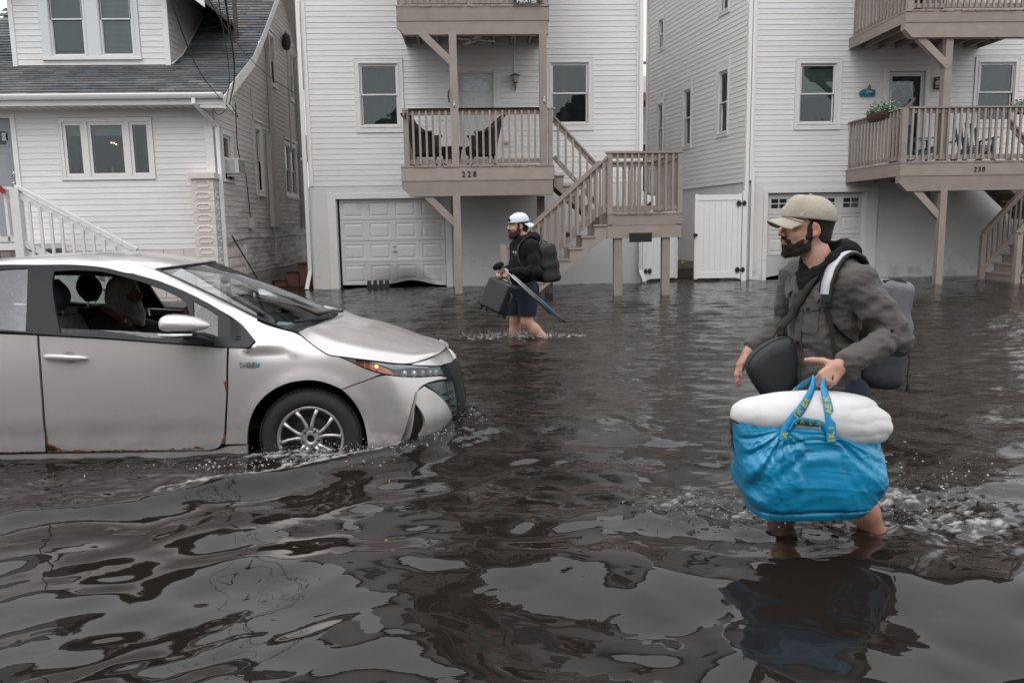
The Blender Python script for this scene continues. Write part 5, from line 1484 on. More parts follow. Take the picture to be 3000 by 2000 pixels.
# dark inner shell behind the panel gaps
b = MB()
for sg in (1, -1):
    ts = np.linspace(TMIN, TMAX, 130); us = np.linspace(0, 1, 22); rows = []
    for t_ in ts:
        ztop = float(np.interp(t_, [-3.2, -1.0, -0.4, -0.1, 0.3, 0.75, 1.4], [0.78, 0.68, 0.63, 0.68, 0.55, 0.46, 0.42]))
        zz = -0.22 + (ztop + 0.22) * us
        P = carS(np.full(22, t_), zz) - carN(np.full(22, t_), zz) * 0.024; P[:, 1] *= sg
        rows.append([Vector(p) + CARO for p in P])
    n0 = len(b.v); b.grid(rows)
keep = []
for f in b.f:
    c = np.mean([b.v[i] for i in f], axis=0) - np.array(CARO)
    if np.hypot(c[0], c[2] - 0.07) < 0.43 or np.hypot(c[0] + 2.7, c[2] - 0.07) < 0.43: continue
    keep.append(f)
b.f = keep; b.mi = [0] * len(keep)
b.bx(*[v for p in ((CX - 3.4, CX + 0.5), (CY - 0.7, CY + 0.7), (0.10, 0.14)) for v in p])
b.build('body_shell', CDRK, car, smooth=True)
fd = panel('front_door', DOOR, PAINT, car); panel('rear_door', RDOOR, PAINT, car); qp = panel('rear_quarter', QUARTER, PAINT, car)
fe = panel('fender', FEND, PAINT, car, step=0.028)
bu = panel('front_bumper', BUMP, PAINT, car, step=0.028)
panel('lower_bumper', CORN, PAINT, car, holes=[FOGP], step=0.03, one=True)
panel('fog_light_recess', FOGP, CBLK, bu, off=-0.03, flange=0)
panel('nose_panel', NOSE, PAINT, car, step=0.03, one=True)
panel('grille', GRIL, GRILLE, car, off=-0.012, step=0.03, one=True)
panel('emblem_panel', EMBL, GRILLE, car, off=-0.004, step=0.03, one=True)
b = MB()
for zz in (0.10, 0.15, 0.20, 0.25):
    for sg in (1, -1):
        tt = np.linspace(1.06 + (0.16 - zz) * .5 if zz > .16 else 1.12, TMAX, 12); P = carS(tt, np.full(12, zz)); P[:, 1] *= sg
        b.tube([Vector(p) + CARO for p in P], 0.008, 6)
b.build('grille_bar', CBLK, car)
panel('fog_light_trim', [(0.70, 0.324), (0.712, 0.326), (0.682, 0.24), (0.648, 0.14), (0.612, 0.04), (0.585, -0.02), (0.57, -0.02), (0.618, 0.132), (0.656, 0.224)], mat('chrome grey trim', (0.30, 0.30, 0.30), 0.3, metal=0.7), bu, off=0.004, flange=0.0, gap=0)
rk = panel('rocker', [(-2.3, 0.030), (-0.57, 0.014), (-0.53, 0.046), (-0.388, 0.048), (-0.40, -0.12), (-2.25, -0.12)], PAINT, car, off=-0.006)
# headlight: dark reflector bowl, amber marker, projector lenses, clear cover
hd = panel('headlight', HEAD, mat('headlight bowl', (0.05, 0.052, 0.055), 0.25, metal=0.5), car, off=-0.012, step=0.02)
panel('turn_signal', AMBR, mat('amber lens', (0.75, 0.17, 0.015), 0.2, var=0.15, vscale=40, coat=0.5), hd, off=0.0, flange=0.01, gap=0.0, step=0.02)
AMB = emit_mat('lit amber bulb', (1.0, 0.32, 0.02), 30.0)
p = carS(np.array([0.432]), np.array([0.516]))[0]
for sg in (1, -1):
    b = MB(); b.ell(Vector((p[0], p[1] * sg - 0.004 * sg * -1, p[2])) + CARO, (0.012, 0.008, 0.009), 10, 8); b.build('signal_bulb', AMB, hd if sg > 0 else car, smooth=True)
panel('headlight_strip', [(0.40, 0.548), (0.60, 0.508), (0.72, 0.488), (0.90, 0.458), (0.90, 0.450), (0.72, 0.478), (0.56, 0.478), (0.50, 0.515)], mat('headlight silver strip', (0.4, 0.41, 0.42), 0.25, metal=0.9), hd, off=-0.004, flange=0.008, gap=0)
LENS = mat('projector lens', (0.16, 0.18, 0.18), 0.06, coat=1.0, var=0.3, vscale=90); DRL = emit_mat('pale lamp glow', (0.75, 0.82, 0.70), 1.0)
for k, t_ in enumerate((0.645, 0.735, 0.825, 0.905, 0.975)):
    q = carS(np.array([t_]), np.array([0.452 - (t_ - 0.645) * 0.115]))[0]; nv = carN(np.array([t_]), np.array([0.44]))[0]
    for sg in (1, -1):
        c = Vector((q[0], q[1] * sg, q[2])) + CARO; nn_ = Vector((nv[0], nv[1] * sg, nv[2]))
        b = MB(); b.lathe([(0.0, 0.012), (0.012, 0.009), (0.02, 0.0), (0.024, -0.004), (0.026, -0.012)], c - nn_ * 0.006, nn_, 14); b.build('projector', LENS if k > 1 else mat('projector bright', (0.45, 0.47, 0.44), 0.1, var=.4, vscale=90, metal=.5), hd if sg > 0 else car, smooth=True)
panel('headlight_cover', HEAD, glass_mat('headlight cover', (0.93, 0.95, 0.95), 0.02, 0.02), hd, off=0.001, flange=0, gap=0.002)
# greenhouse
dl = panel('window_surround', DLO, CBLK, car, holes=[GLS, QRT, RGL], step=0.03, gap=0.001)
panel('door_glass', [(-1.50, 0.70), (-1.487, 0.80), (-1.2, 0.785), (-0.9, 0.76), (-0.69, 0.742), (-0.70, 0.66)], CGLS, car, off=-0.012, flange=0, gap=-0.004)     # wound down
panel('quarter_glass', QRT, CGLS, car, off=-0.010, flange=0, gap=-0.004)
panel('rear_door_glass', RGL, CGLR, car, off=-0.008, flange=0, gap=-0.004)
b = MB(); t_ = np.linspace(-2.5, -0.50, 40)
for sg in (1, -1):
    P = carS(t_, belt_z(t_) + 0.004); P[:, 1] *= sg; MB().tube([Vector(p) + CARO + Vector((0, -0.006 * sg, 0)) for p in P], 0.009, 6, sq=(1, 1)).build('belt_moulding', CBLK, car)
b = MB()
for zz in (0.728, 0.712):
    tt = np.linspace(-0.45, -0.40, 4); P = carS(tt, np.full(4, zz)); b.tube([Vector(p) + CARO + Vector((0, -.003, 0)) for p in P], 0.003, 5)
b.build('trim_slot', CDRK, dl)
# pillar strip, roof and windscreen
def curve3(pts, n):
    P = np.array(pts, float); s = np.concatenate([[0], np.cumsum(np.linalg.norm(np.diff(P, axis=0), axis=1))]); return crom(s, P, np.linspace(0, s[-1], n))
DT3 = np.array([carS(np.array([a]), np.array([c]))[0] for a, c in DLOT])
WE = [(-0.98, -0.55, 1.135), (-0.75, -0.59, 1.03), (-0.56, -0.63, 0.94), (-0.33, -0.672, 0.825), (-0.17, -0.69, 0.757)]
WC = [(-0.84, 0, 1.150), (-0.60, 0, 1.045), (-0.40, 0, 0.955), (-0.17, 0, 0.850), (0.03, 0, 0.755)]
for sg in (1, -1):
    A = curve3([tuple(p) for p in DT3[6:]], 30); B = curve3([(-1.084, -0.54, 1.172)] + WE[:4], 30); n = 7; rows = []
    for i in range(30):
        a, c = A[i], B[i]; row = []
        for j in range(n):
            u = j / (n - 1); p = a + (c - a) * u; bul = 0.022 * 4 * u * (1 - u); row.append(Vector((p[0], (p[1] - bul * 0.8) * sg, p[2] + bul * .55)) + CARO)
        rows.append(row)
    MB().grid(rows).build('a_pillar', PAINT, car, smooth=True, fix=True)
b = MB(); rows = []
E_ = curve3([tuple(p) for p in DT3[:7]] + [(-0.985, -0.555, 1.14)], 60)
cx = [-3.3, -2.9, -2.4, -1.9, -1.5, -1.25, -1.05, -0.84]; cz = [0.98, 1.10, 1.19, 1.235, 1.245, 1.225, 1.195, 1.152]
for i in range(60):
    e = E_[i]; u = i / 59; xc = -3.0 + (-0.84 + 3.0) * u if i < 60 else 0; zc = float(np.interp(xc, cx, cz)); row = []
    for s_ in np.linspace(-1, 1, 31):
        a = abs(s_); w_ = 1 - a ** 3.2; row.append(Vector((e[0] + (xc - e[0]) * (1 - a * a), abs(e[1]) * s_, e[2] + (zc - e[2]) * w_)) + CARO)
    rows.append(row)
for r_ in rows:
    pass
MB().grid(rows).build('roof', PAINT, car, smooth=True, fix=True)
b = MB(); A = curve3(WE, 24); B = curve3(WC, 24); rows = []
for i in range(24):
    row = []
    for s_ in np.linspace(-1, 1, 25):
        a = s_ * s_; row.append(Vector((B[i][0] + (A[i][0] - B[i][0]) * a, abs(A[i][1]) * s_, B[i][2] + (A[i][2] - B[i][2]) * a)) + CARO)
    rows.append(row)
ws = b.grid(rows).build('windscreen', CWS, car, smooth=True, fix=True)
for r_, nm in ((rows[0], 'windscreen_seal'), ([q[0] for q in rows], 'windscreen_seal'), ([q[-1] for q in rows], 'windscreen_seal')):
    MB().tube([p + Vector((0, 0, 0.003)) for p in r_], 0.009, 6).build(nm, CBLK, ws)
# hood
HE = [(-0.06, 0.738), (0.008, 0.688), (0.084, 0.636), (0.14, 0.606), (0.212, 0.594), (0.416, 0.556), (0.728, 0.503), (0.888, 0.505), (1.032, 0.508), (1.268, 0.510), (TMAX, 0.510)]
H3 = curve3([tuple(carS(np.array([a]), np.array([c]))[0]) for a, c in HE], 70); H3[-1, 1] = 0
hx = [-0.05, 0.1, 0.31, 0.5, 0.63, 0.75, 0.83]; hz = [0.762, 0.738, 0.684, 0.618, 0.569, 0.532, 0.511]
rows = []
for i in range(70):
    e = H3[i]; u = i / 69; xc = e[0] + 0.09 * (1 - u) ** 2; zc = max(float(np.interp(xc, hx, hz)), e[2] + 0.002 * abs(e[1])); row = []
    for s_ in np.linspace(-1, 1, 41):
        a = abs(s_); zz = e[2] + (zc - e[2]) * (1 - a ** 2.6) + 0.007 * math.exp(-((a - 0.80) / 0.08) ** 2) * min(1, abs(e[1]) / .4)
        row.append(Vector((e[0] + (xc - e[0]) * (1 - a ** 2), abs(e[1]) * s_, zz)) + CARO)
    rows.append(row)
hood = MB().grid(rows).build('hood', PAINT, car, smooth=True, fix=True)
for sg in (0, -1):
    MB().tube([r_[sg] + Vector((0, 0, -0.004)) for r_ in rows], 0.005, 5).build('hood_gap', CDRK, hood)
# cowl, wipers
b = MB(); rw = []
for s_ in np.linspace(-1, 1, 25):
    a = s_ * s_; p0 = Vector((0.03 - 0.20 * a, 0.69 * s_, 0.757 - 0.0 * a)); p1 = Vector((0.055 - 0.115 * a, 0.70 * s_, 0.735)); rw.append([p0 + CARO + Vector((-.03, 0, .012)), p0 + CARO, p1 + CARO, p1 + CARO + Vector((0.02, 0, -0.04))])
b.grid(rw); b.build('cowl', CBLK, car, smooth=True)
b = MB(); b.tube([CARO + Vector(p) for p in ((0.03, -0.1, 0.765), (-0.02, -0.35, 0.775), (-0.12, -0.62, 0.790))], 0.012, 6); b.tube([CARO + Vector(p) for p in ((0.05, 0.25, 0.765), (0.0, -0.05, 0.79), (-0.04, -0.28, 0.80))], 0.012, 6); b.build('wiper', CBLK, car)
# door handle and mirror on the near door
panel('handle_cup', [(-1.472, 0.64), (-1.456, 0.668), (-1.42, 0.68), (-1.384, 0.664), (-1.372, 0.64), (-1.372, 0.608), (-1.392, 0.584), (-1.428, 0.578), (-1.456, 0.588), (-1.472, 0.612)], mat('shaded handle cup', (0.30, 0.28, 0.27), 0.4, metal=0.5), fd, off=0.0015, flange=0, gap=0, far_name='handle_cup')
for sg in (1, -1):
    tt = np.linspace(-1.566, -1.304, 14); P = carS(tt, 0.640 - (tt + 1.566) * 0.07); b = MB(); rr = [0.010, 0.016, 0.018, 0.018, 0.019, 0.019, 0.019, 0.019, 0.018, 0.018, 0.017, 0.015, 0.012, 0.005]
    pts = [CARO + Vector((p[0], (p[1] - 0.018 - 0.008 * math.sin(math.pi * i / 13)) * sg, p[2])) for i, p in enumerate(P)]
    b.tube(pts, rr, 12, sq=(0.8, 1.0)); b.build('door_handle', PAINT, fd if sg > 0 else car, smooth=True)
    M_ = MB()
    for i in range(13):
        pass
    cs = [(0.0, 0.0), (0.25, .75), (0.5, .95), (0.75, 0.85), (0.95, 0.5), (1.0, 0.12)]
    rows = []
    for u in np.linspace(0, 1, 16):
        f = float(np.interp(u, [0, 0.04, 0.2, 0.45, 0.7, 0.9, 1.0], [0.72, 0.92, 1.0, 0.96, 0.78, 0.45, 0.06])); x = -0.79 + 0.265 * u; zc = 0.837 - 0.018 * u; zh = 0.058 * f; zl = 0.045 * f; yw = 0.105 * f
        row = []
        for k in range(20):
            th = 2 * math.pi * k / 20; c_, s_ = math.cos(th), math.sin(th)
            row.append(CARO + Vector((x, (-1.0 + 0.02 * u + yw * np.sign(c_) * abs(c_) ** .75) * sg, zc + (zh if s_ > 0 else zl) * np.sign(s_) * abs(s_) ** .8)))
        rows.append(row)
    M_.grid(rows, cv=True); M_.add(rows[0], [tuple(range(20))])
    mir = M_.build('wing_mirror', PAINT, fd if sg > 0 else car, smooth=True, fix=True)
    if sg > 0:
        b = MB(); b.tube([CARO + Vector(p) for p in ((-0.79, -1.09, 0.782), (-0.70, -1.10, 0.779), (-0.60, -1.08, 0.778))], [0.006, 0.010, 0.006], 8); b.build('mirror_lamp', mat('white lens strip', (0.72, 0.72, 0.7), 0.2), fd, smooth=True)
        b = MB(); b.tube([CARO + Vector(p) for p in ((-0.73, -1.06, 0.775), (-0.66, -1.0, 0.765), (-0.60, -0.92, 0.735), (-0.58, -0.86, 0.70))], [0.03, 0.034, 0.034, 0.04], 10, sq=(1, .5)); b.build('mirror_arm', CBLK, fd, smooth=True)
# badge
BADM = mat('badge chrome', (0.6, 0.6, 0.6), 0.2, metal=0.9)
for txt, zz in (('PLUG-IN', 0.5665), ('HYBRID', 0.548)):
    p = carS(np.array([-0.352]), np.array([zz]))[0]
    inst('badge_lettering', text_mesh(txt, 0.0245, 0.0025, BADM, bold=0.0006, sx=1.12), fe, CARO + Vector((p[0], p[1] - 0.004, p[2])), (R(83), 0, R(-0.5)))
p = carS(np.array([-0.294]), np.array([0.557]))[0]
b = MB(); b.lathe([(0, 0.004), (0.010, 0.003), (0.013, 0.0)], CARO + Vector((p[0], p[1] - 0.002, p[2])), (0, -1, 0.1), 14)
for v in range(len(b.v)):
    q = b.v[v]; b.v[v] = (q[0], q[1], p[2] + (q[2] - p[2]) * 1.5)
b.build('badge_emblem', mat('badge blue', (0.10, 0.35, 0.5), 0.25, metal=0.3), fe, smooth=True)
# rust: corroded edges of the near door
def jag(pts, amp, seed):
    r = np.random.default_rng(seed); P = densify(pts, 0.012, False); return [tuple(p + r.normal(0, amp, 2)) for p in P]
for k, (pg, m_) in enumerate((([(-1.606, 0.165), (-1.594, 0.10), (-1.565, 0.075), (-1.535, 0.055), (-1.50, 0.048), (-1.48, 0.040), (-1.613, 0.040)], RUST), ([(-1.607, 0.088), (-1.575, 0.07), (-1.548, 0.046), (-1.612, 0.042)], CDRK),
        ([(-1.48, 0.043), (-1.42, 0.048), (-1.38, 0.040), (-1.2, 0.0375), (-0.9, 0.0335), (-0.73, 0.036), (-0.71, 0.050), (-0.69, 0.046), (-0.66, 0.030), (-1.0, 0.029), (-1.47, 0.0365)], RUST), ([(-0.484, 0.47), (-0.500, 0.46), (-0.498, 0.43), (-0.488, 0.40)], RUST), ([(-0.516, 0.17), (-0.53, 0.11), (-0.545, 0.06), (-0.53, 0.07), (-0.518, 0.12)], RUST), ([(-2.28, 0.05), (-1.7, 0.046), (-1.72, 0.042), (-2.28, 0.044)], RUST))):
    panel('rust_patch', jag(pg, 0.0035, k), m_, fd, off=0.0012 + 0.0006 * (m_ is CDRK), flange=0, gap=0, step=0.02, smooth=False, both=False)
# wheels
def wheel(cx_, sg):
    y0 = -0.845 * sg; ax = Vector((0, -sg, 0)); c = CARO + Vector((cx_, y0, 0.075))
    ty = MB(); ty.lathe([(0.205, -0.02), (0.212, 0.006), (0.235, 0.022), (0.270, 0.020), (0.298, 0.004), (0.312, -0.02), (0.316, -0.05), (0.316, -0.14), (0.305, -0.18), (0.21, -0.18)], c, ax, 64)
    w = ty.build('wheel', RUBB, car, smooth=True)
    tr = MB()
    for k in range(72):
        a = 2 * math.pi * k / 72; d_ = Vector((math.cos(a), 0, math.sin(a))); e_ = Vector((-math.sin(a), 0, math.cos(a)))
        tr.beam(c + d_ * 0.314 + ax * -0.005, c + d_ * 0.314 + ax * -0.07 + e_ * 0.012, 0.018, 0.008, tuple(d_))
    tr = tr.build('tread_blocks', RUBB, w); tr['kind'] = 'stuff'
    rm = MB(); rm.lathe([(0.192, -0.10), (0.186, -0.02), (0.190, -0.002), (0.203, 0.006), (0.209, 0.004), (0.210, -0.008)], c, ax, 64); rm.build('rim', RIM, w, smooth=True)
    b = MB(); b.lathe([(0.0, -0.085), (0.19, -0.085)], c, ax, 32); b.lathe([(0.13, -0.07), (0.13, -0.06), (0.06, -0.06), (0.06, -0.07)], c, ax, 32); b.build('brake_disc', mat('dull brake disc', (0.05, 0.047, 0.045), 0.5, metal=0.5), w)
    hb = MB(); hb.lathe([(0.022, -0.03), (0.024, 0.0), (0.036, 0.003), (0.062, -0.004), (0.070, -0.012), (0.072, -0.03)], c, ax, 40); hb.build('hub', RIM, w, smooth=True)
    b = MB(); b.lathe([(0.0, -0.012), (0.023, -0.012)], c, ax, 20); b.build('hub_bore', CDRK, w)
    for k in range(5):
        ac = 95 + 72 * k
        for s_ in (-1, 1):
            a0, a1 = R(ac + 10 * s_), R(ac + 20 * s_); am = R(ac + 12 * s_)
            D = lambda a, r_, h: c + Vector((math.cos(a), 0, math.sin(a))) * r_ + ax * h
            pts = [D(a0, 0.058, -0.006), D(am, 0.095, -0.010), D(R(ac + 15.5 * s_), 0.14, -0.010), D(a1, 0.192, -0.006)]
            b = MB(); b.tube(pts, [0.018, 0.013, 0.0125, 0.017], 10, sq=(0.85, 0.85)); b.build('spoke', RIM, w, smooth=True)
        a = R(95 + 36 + 72 * k); p = c + Vector((math.cos(a), 0, math.sin(a))) * 0.050 + ax * -0.002
        b = MB(); b.lathe([(0.016, -0.004), (0.016, 0.002), (0.011, 0.001)], p, ax, 16); b.build('lug_seat', RIM, w); b = MB(); b.lathe([(0.0, 0.008), (0.009, 0.007), (0.011, -0.004)], p, ax, 6); b.build('lug_nut', mat('dark steel', (0.12, 0.115, 0.11), 0.4, metal=0.8), w)
    return w
for cx_ in (0.0, -2.7):
    for sg in (1, -1): wheel(cx_, sg)
    b = MB(); b.lathe([(0.43, -0.0), (0.43, -0.35), (0.0, -0.36)], CARO + Vector((cx_, -0.80, 0.07)), (0, -1, 0), 40); b.build('wheel_well', CDRK, car); b = MB(); b.lathe([(0.43, 0.0), (0.43, 0.35), (0.0, 0.36)], CARO + Vector((cx_, 0.80, 0.07)), (0, -1, 0), 40); b.build('wheel_well', CDRK, car)
# interior
b = MB(); b.bx(CX - 0.75, CX - 0.05, CY - 0.66, CY + 0.66, 0.45, 0.70)
rw = [[CARO + Vector((x, y, 0.70 + 0.05 * math.exp(-((x + 0.45) / 0.2) ** 2) - 0.04 * (abs(y) / .66) ** 4)) for y in np.linspace(-.66, .66, 9)] for x in np.linspace(-0.8, -0.02, 9)]; b.grid(rw); b.build('dashboard', CINT, car, smooth=True)
b = MB(); b.add([CARO + Vector(p) for p in ((-0.28, -0.42, 0.752), (-0.16, -0.46, 0.745), (-0.18, -0.30, 0.748), (-0.30, -0.27, 0.755))], [(0, 1, 2, 3)]); b.build('paper_on_dashboard', mat('white paper', (0.6, 0.68, 0.7), 0.6), car)
def seat(x, y, m_, mh, lean=0.18, hx_=0.0, hz_=0.0):
    b = MB(); rows = []
    for u in np.linspace(0, 1, 10):
        z = 0.25 + 0.58 * u; xx = x - lean * u; w_ = 0.25 - 0.05 * u ** 3; t_ = 0.075 - 0.02 * u; row = []
        for k in range(16):
            a = 2 * math.pi * k / 16; c_, s_ = math.cos(a), math.sin(a); row.append(CARO + Vector((xx + t_ * np.sign(c_) * abs(c_) ** .6, y + w_ * np.sign(s_) * abs(s_) ** .5, z)))
        rows.append(row)
    b.grid(rows, cv=True); b.add(rows[-1], [tuple(range(16))]); s_ = b.build('seat_back', m_, car, smooth=True)
    b = MB(); rows = []
    hx0 = x - lean - 0.015 + hx_
    for u in np.linspace(0, 1, 9):
        f = math.sin(math.pi * min(max(u, 0.06), 0.95)) ** 0.45; row = []
        for k in range(16):
            a = 2 * math.pi * k / 16; c_, q_ = math.cos(a), math.sin(a); row.append(CARO + Vector((hx0 - 0.02 * u + 0.06 * f * np.sign(c_) * abs(c_) ** .7, y + (0.135 - 0.02 * u) * f * np.sign(q_) * abs(q_) ** .5, 0.87 + hz_ + 0.205 * u)))
        rows.append(row)
    b.grid(rows, cv=True); b.build('headrest', mh, s_, smooth=True)
    for dy in (-.06, .06): MB().cyl(CARO + Vector((hx0, y + dy, 0.78)), CARO + Vector((hx0, y + dy, 0.90 + hz_)), 0.007, n=8).build('headrest_post', CHROME, s_)
    b = MB(); b.ell(CARO + Vector((x + 0.22, y, 0.28)), (0.28, 0.25, 0.09), 16, 8); b.build('seat_cushion', m_, car, smooth=True)
GCOV = mat('mottled grey seat cover', (0.09, 0.093, 0.097), 0.9, var=0.6, vscale=25)
seat(-1.52, -0.36, GCOV, mat('grey headrest cover', (0.075, 0.075, 0.075), 0.9, var=.3), hx_=0.0); seat(-1.68, 0.36, CINT, CINT, 0.14)
b = MB(); b.ell(CARO + Vector((-2.45, 0, 0.52)), (0.12, 0.62, 0.30), 20, 10); b.ell(CARO + Vector((-2.48, 0.33, 0.88)), (0.06, 0.13, 0.09)); b.ell(CARO + Vector((-2.48, -0.33, 0.88)), (0.06, 0.13, 0.09)); b.build('rear_seat', CINT, car, smooth=True)
b = MB(); b.tube([CARO + Vector((-1.02 + 0.04 * math.sin(a), 0.36 + 0.18 * math.cos(a), 0.66 + 0.17 * math.sin(a))) for a in np.linspace(0, 2 * math.pi, 28)], 0.014, 8); b.build('steering_wheel', CINT, car, smooth=True)
b = MB(); b.ell(CARO + Vector((-0.72, 0.0, 1.03)), (0.02, 0.10, 0.03)); b.build('rear_view_mirror', CBLK, car, smooth=True)
# headliner so that the cabin stays dark
b = MB(); rows = [[CARO + Vector((x, y, float(np.interp(x, cx, cz)) - 0.05 - 0.10 * (abs(y) / .6) ** 3)) for y in np.linspace(-.56, .56, 9)] for x in np.linspace(-3.0, -0.95, 14)]; b.grid(rows); b.build('headliner', mat('grey headliner', (0.05, 0.05, 0.05), 0.95), car, smooth=True)
# ------------------------------------------------------------------ implicit modelling: smooth unions meshed with surface nets
from mathutils.bvhtree import BVHTree
def h3(ix, iy, iz, s):
    n = (ix * 374761393 + iy * 668265263 + iz * 2147483647 + s * 1442695041) & 0x7fffffff
    n = ((n ^ (n >> 13)) * 1274126177) & 0x7fffffff
    return ((n ^ (n >> 16)) & 0xffff).astype(np.float32) / 65535.0
def vnoise3(P, seed=0):
    f = np.floor(P); r = (P - f).astype(np.float32); i = f.astype(np.int64)
    r = r * r * (3 - 2 * r); o = 0
    for a in (0, 1):
        for c in (0, 1):
            for e in (0, 1):
                w = (r[..., 0] if a else 1 - r[..., 0]) * (r[..., 1] if c else 1 - r[..., 1]) * (r[..., 2] if e else 1 - r[..., 2])
                o = o + w * h3(i[..., 0] + a, i[..., 1] + c, i[..., 2] + e, seed)
    return o
def fbm3(P, seed=0, o=3):
    s = 0; a = 1.0; t = 0
    for k in range(o):
        s = s + a * vnoise3(P * 2 ** k + 11.7 * k, seed + k); t += a; a *= .5
    return s / t
def cone(a, b, ra, rb, k=0.012, sub=False, fl=None): return dict(t='c', a=np.array(a, float), b=np.array(b, float), ra=ra, rb=rb, k=k, sub=sub)
def ball(c, r, k=0.012, sub=False, M=None):
    r = (r, r, r) if np.isscalar(r) else r
    return dict(t='e', c=np.array(c, float), r=np.array(r, float), k=k, sub=sub, M=None if M is None else np.array(M, float))
def rbox(c, h, rad, k=0.012, sub=False, M=None): return dict(t='b', c=np.array(c, float), r=np.array(h, float), rad=rad, k=k, sub=sub, M=None if M is None else np.array(M, float))
def chain(pts, rs, k=0.012): return [cone(pts[i], pts[i + 1], rs[i], rs[i + 1], k) for i in range(len(pts) - 1)]
def _bb(p):
    if p['t'] == 'c':
        m = max(p['ra'], p['rb']); return np.minimum(p['a'], p['b']) - m, np.maximum(p['a'], p['b']) + m
    m = p['r'] + p.get('rad', 0)
    if p['M'] is not None: m = np.full(3, np.linalg.norm(m))
    return p['c'] - m, p['c'] + m
def _ev(p, X):
    if p['t'] == 'c':
        ab = p['b'] - p['a']; h = np.clip(((X - p['a']) @ ab) / (ab @ ab + 1e-12), 0, 1)
        return np.linalg.norm(X - p['a'] - h[..., None] * ab, axis=-1) - (p['ra'] + (p['rb'] - p['ra']) * h)
    q = X - p['c']
    if p['M'] is not None: q = q @ p['M']
    if p['t'] == 'e':
        k0 = np.linalg.norm(q / p['r'], axis=-1); k1 = np.linalg.norm(q / (p['r'] ** 2), axis=-1)
        return k0 * (k0 - 1) / np.maximum(k1, 1e-6)
    w = np.abs(q) - p['r']
    return np.linalg.norm(np.maximum(w, 0), axis=-1) + np.minimum(w.max(-1), 0) - p['rad']
def sdf(prims, res, disp=None, band=0.05, clip=None):
    lo = np.min([_bb(p)[0] for p in prims if not p['sub']], 0) - 3 * res - 0.01; hi = np.max([_bb(p)[1] for p in prims if not p['sub']], 0) + 3 * res + 0.01
    n = np.ceil((hi - lo) / res).astype(int) + 1
    D = np.full(n, 0.2, np.float32)
    ax = [lo[i] + res * np.arange(n[i]) for i in range(3)]
    for p in prims:
        a, c = _bb(p); mg = max(p['k'] * 1.5, 0.01) + 2 * res
        i0 = np.maximum(np.floor((a - mg - lo) / res).astype(int), 0); i1 = np.minimum(np.ceil((c + mg - lo) / res).astype(int) + 1, n)
        if np.any(i1 <= i0): continue
        sl = tuple(slice(i0[j], i1[j]) for j in range(3))
        X = np.stack(np.meshgrid(*[ax[j][sl[j]] for j in range(3)], indexing='ij'), -1)
        v = _ev(p, X).astype(np.float32); d = D[sl]; k = p['k']
        if p['sub']:
            v = -v; h = np.maximum(k - np.abs(d - v), 0) / k; D[sl] = np.maximum(d, v) + h * h * k * .25
        else:
            h = np.maximum(k - np.abs(d - v), 0) / k; D[sl] = np.minimum(d, v) - h * h * k * .25
    if disp is not None:
        m = np.abs(D) < band; I = np.argwhere(m); X = lo + I * res; D[m] += disp(X).astype(np.float32)
    if clip is not None:
        X = np.stack(np.meshgrid(*ax, indexing='ij'), -1); D = np.maximum(D, clip(X).astype(np.float32))
    return nets(D, lo, res)
def nets(D, lo, res):
    s = D < 0; n = np.array(D.shape)
    c = [s[a:n[0] - 1 + a, b:n[1] - 1 + b, e:n[2] - 1 + e] for a in (0, 1) for b in (0, 1) for e in (0, 1)]
    al = c[0].copy(); an = c[0].copy()
    for q in c[1:]: al &= q; an |= q
    act = an & ~al; I = np.argwhere(act); ids = -np.ones(act.shape, np.int64); ids[act] = np.arange(len(I))
    acc = np.zeros((len(I), 3)); cnt = np.zeros(len(I))
    for d in range(3):
        o1, o2 = [x for x in range(3) if x != d]
        for a in (0, 1):
            for b in (0, 1):
                p0 = I.copy(); p0[:, o1] += a; p0[:, o2] += b; p1 = p0.copy(); p1[:, d] += 1
                v0 = D[tuple(p0.T)]; v1 = D[tuple(p1.T)]; m = (v0 < 0) != (v1 < 0)
                t = np.where(m, v0 / np.where(m, v0 - v1, 1), 0); P = p0.astype(float); P[:, d] += t
                acc[m] += P[m]; cnt[m] += 1
    V = lo + acc / cnt[:, None] * res
    F = []
    for d in range(3):
        o1, o2 = [(1, 2), (2, 0), (0, 1)][d]
        sl0 = [slice(1, -1)] * 3; sl0[d] = slice(0, -1); sl1 = list(sl0); sl1[d] = slice(1, None)
        a = s[tuple(sl0)]; b = s[tuple(sl1)]; E = np.argwhere(a != b); off = np.ones(3, int); off[d] = 0; E = E + off
        ins = s[tuple(E.T)]
        def g(x, y):
            q = E.copy(); q[:, o1] -= x; q[:, o2] -= y; q = np.minimum(q, np.array(ids.shape) - 1); return ids[tuple(q.T)]
        q = np.stack([g(0, 0), g(1, 0), g(1, 1), g(0, 1)], 1); q = np.where(ins[:, None], q[:, ::1], q[:, ::-1]); F.append(q[(q >= 0).all(1)])
    return V, np.concatenate(F)
def relax(V, F, it=1, lam=0.5):
    for _ in range(it):
        S = np.zeros_like(V); c = np.zeros(len(V))
        for i in range(4):
            a, b = F[:, i], F[:, (i + 1) % 4]
            np.add.at(S, a, V[b]); np.add.at(c, a, 1); np.add.at(S, b, V[a]); np.add.at(c, b, 1)
        V = V + lam * (S / np.maximum(c, 1)[:, None] - V)
    return V
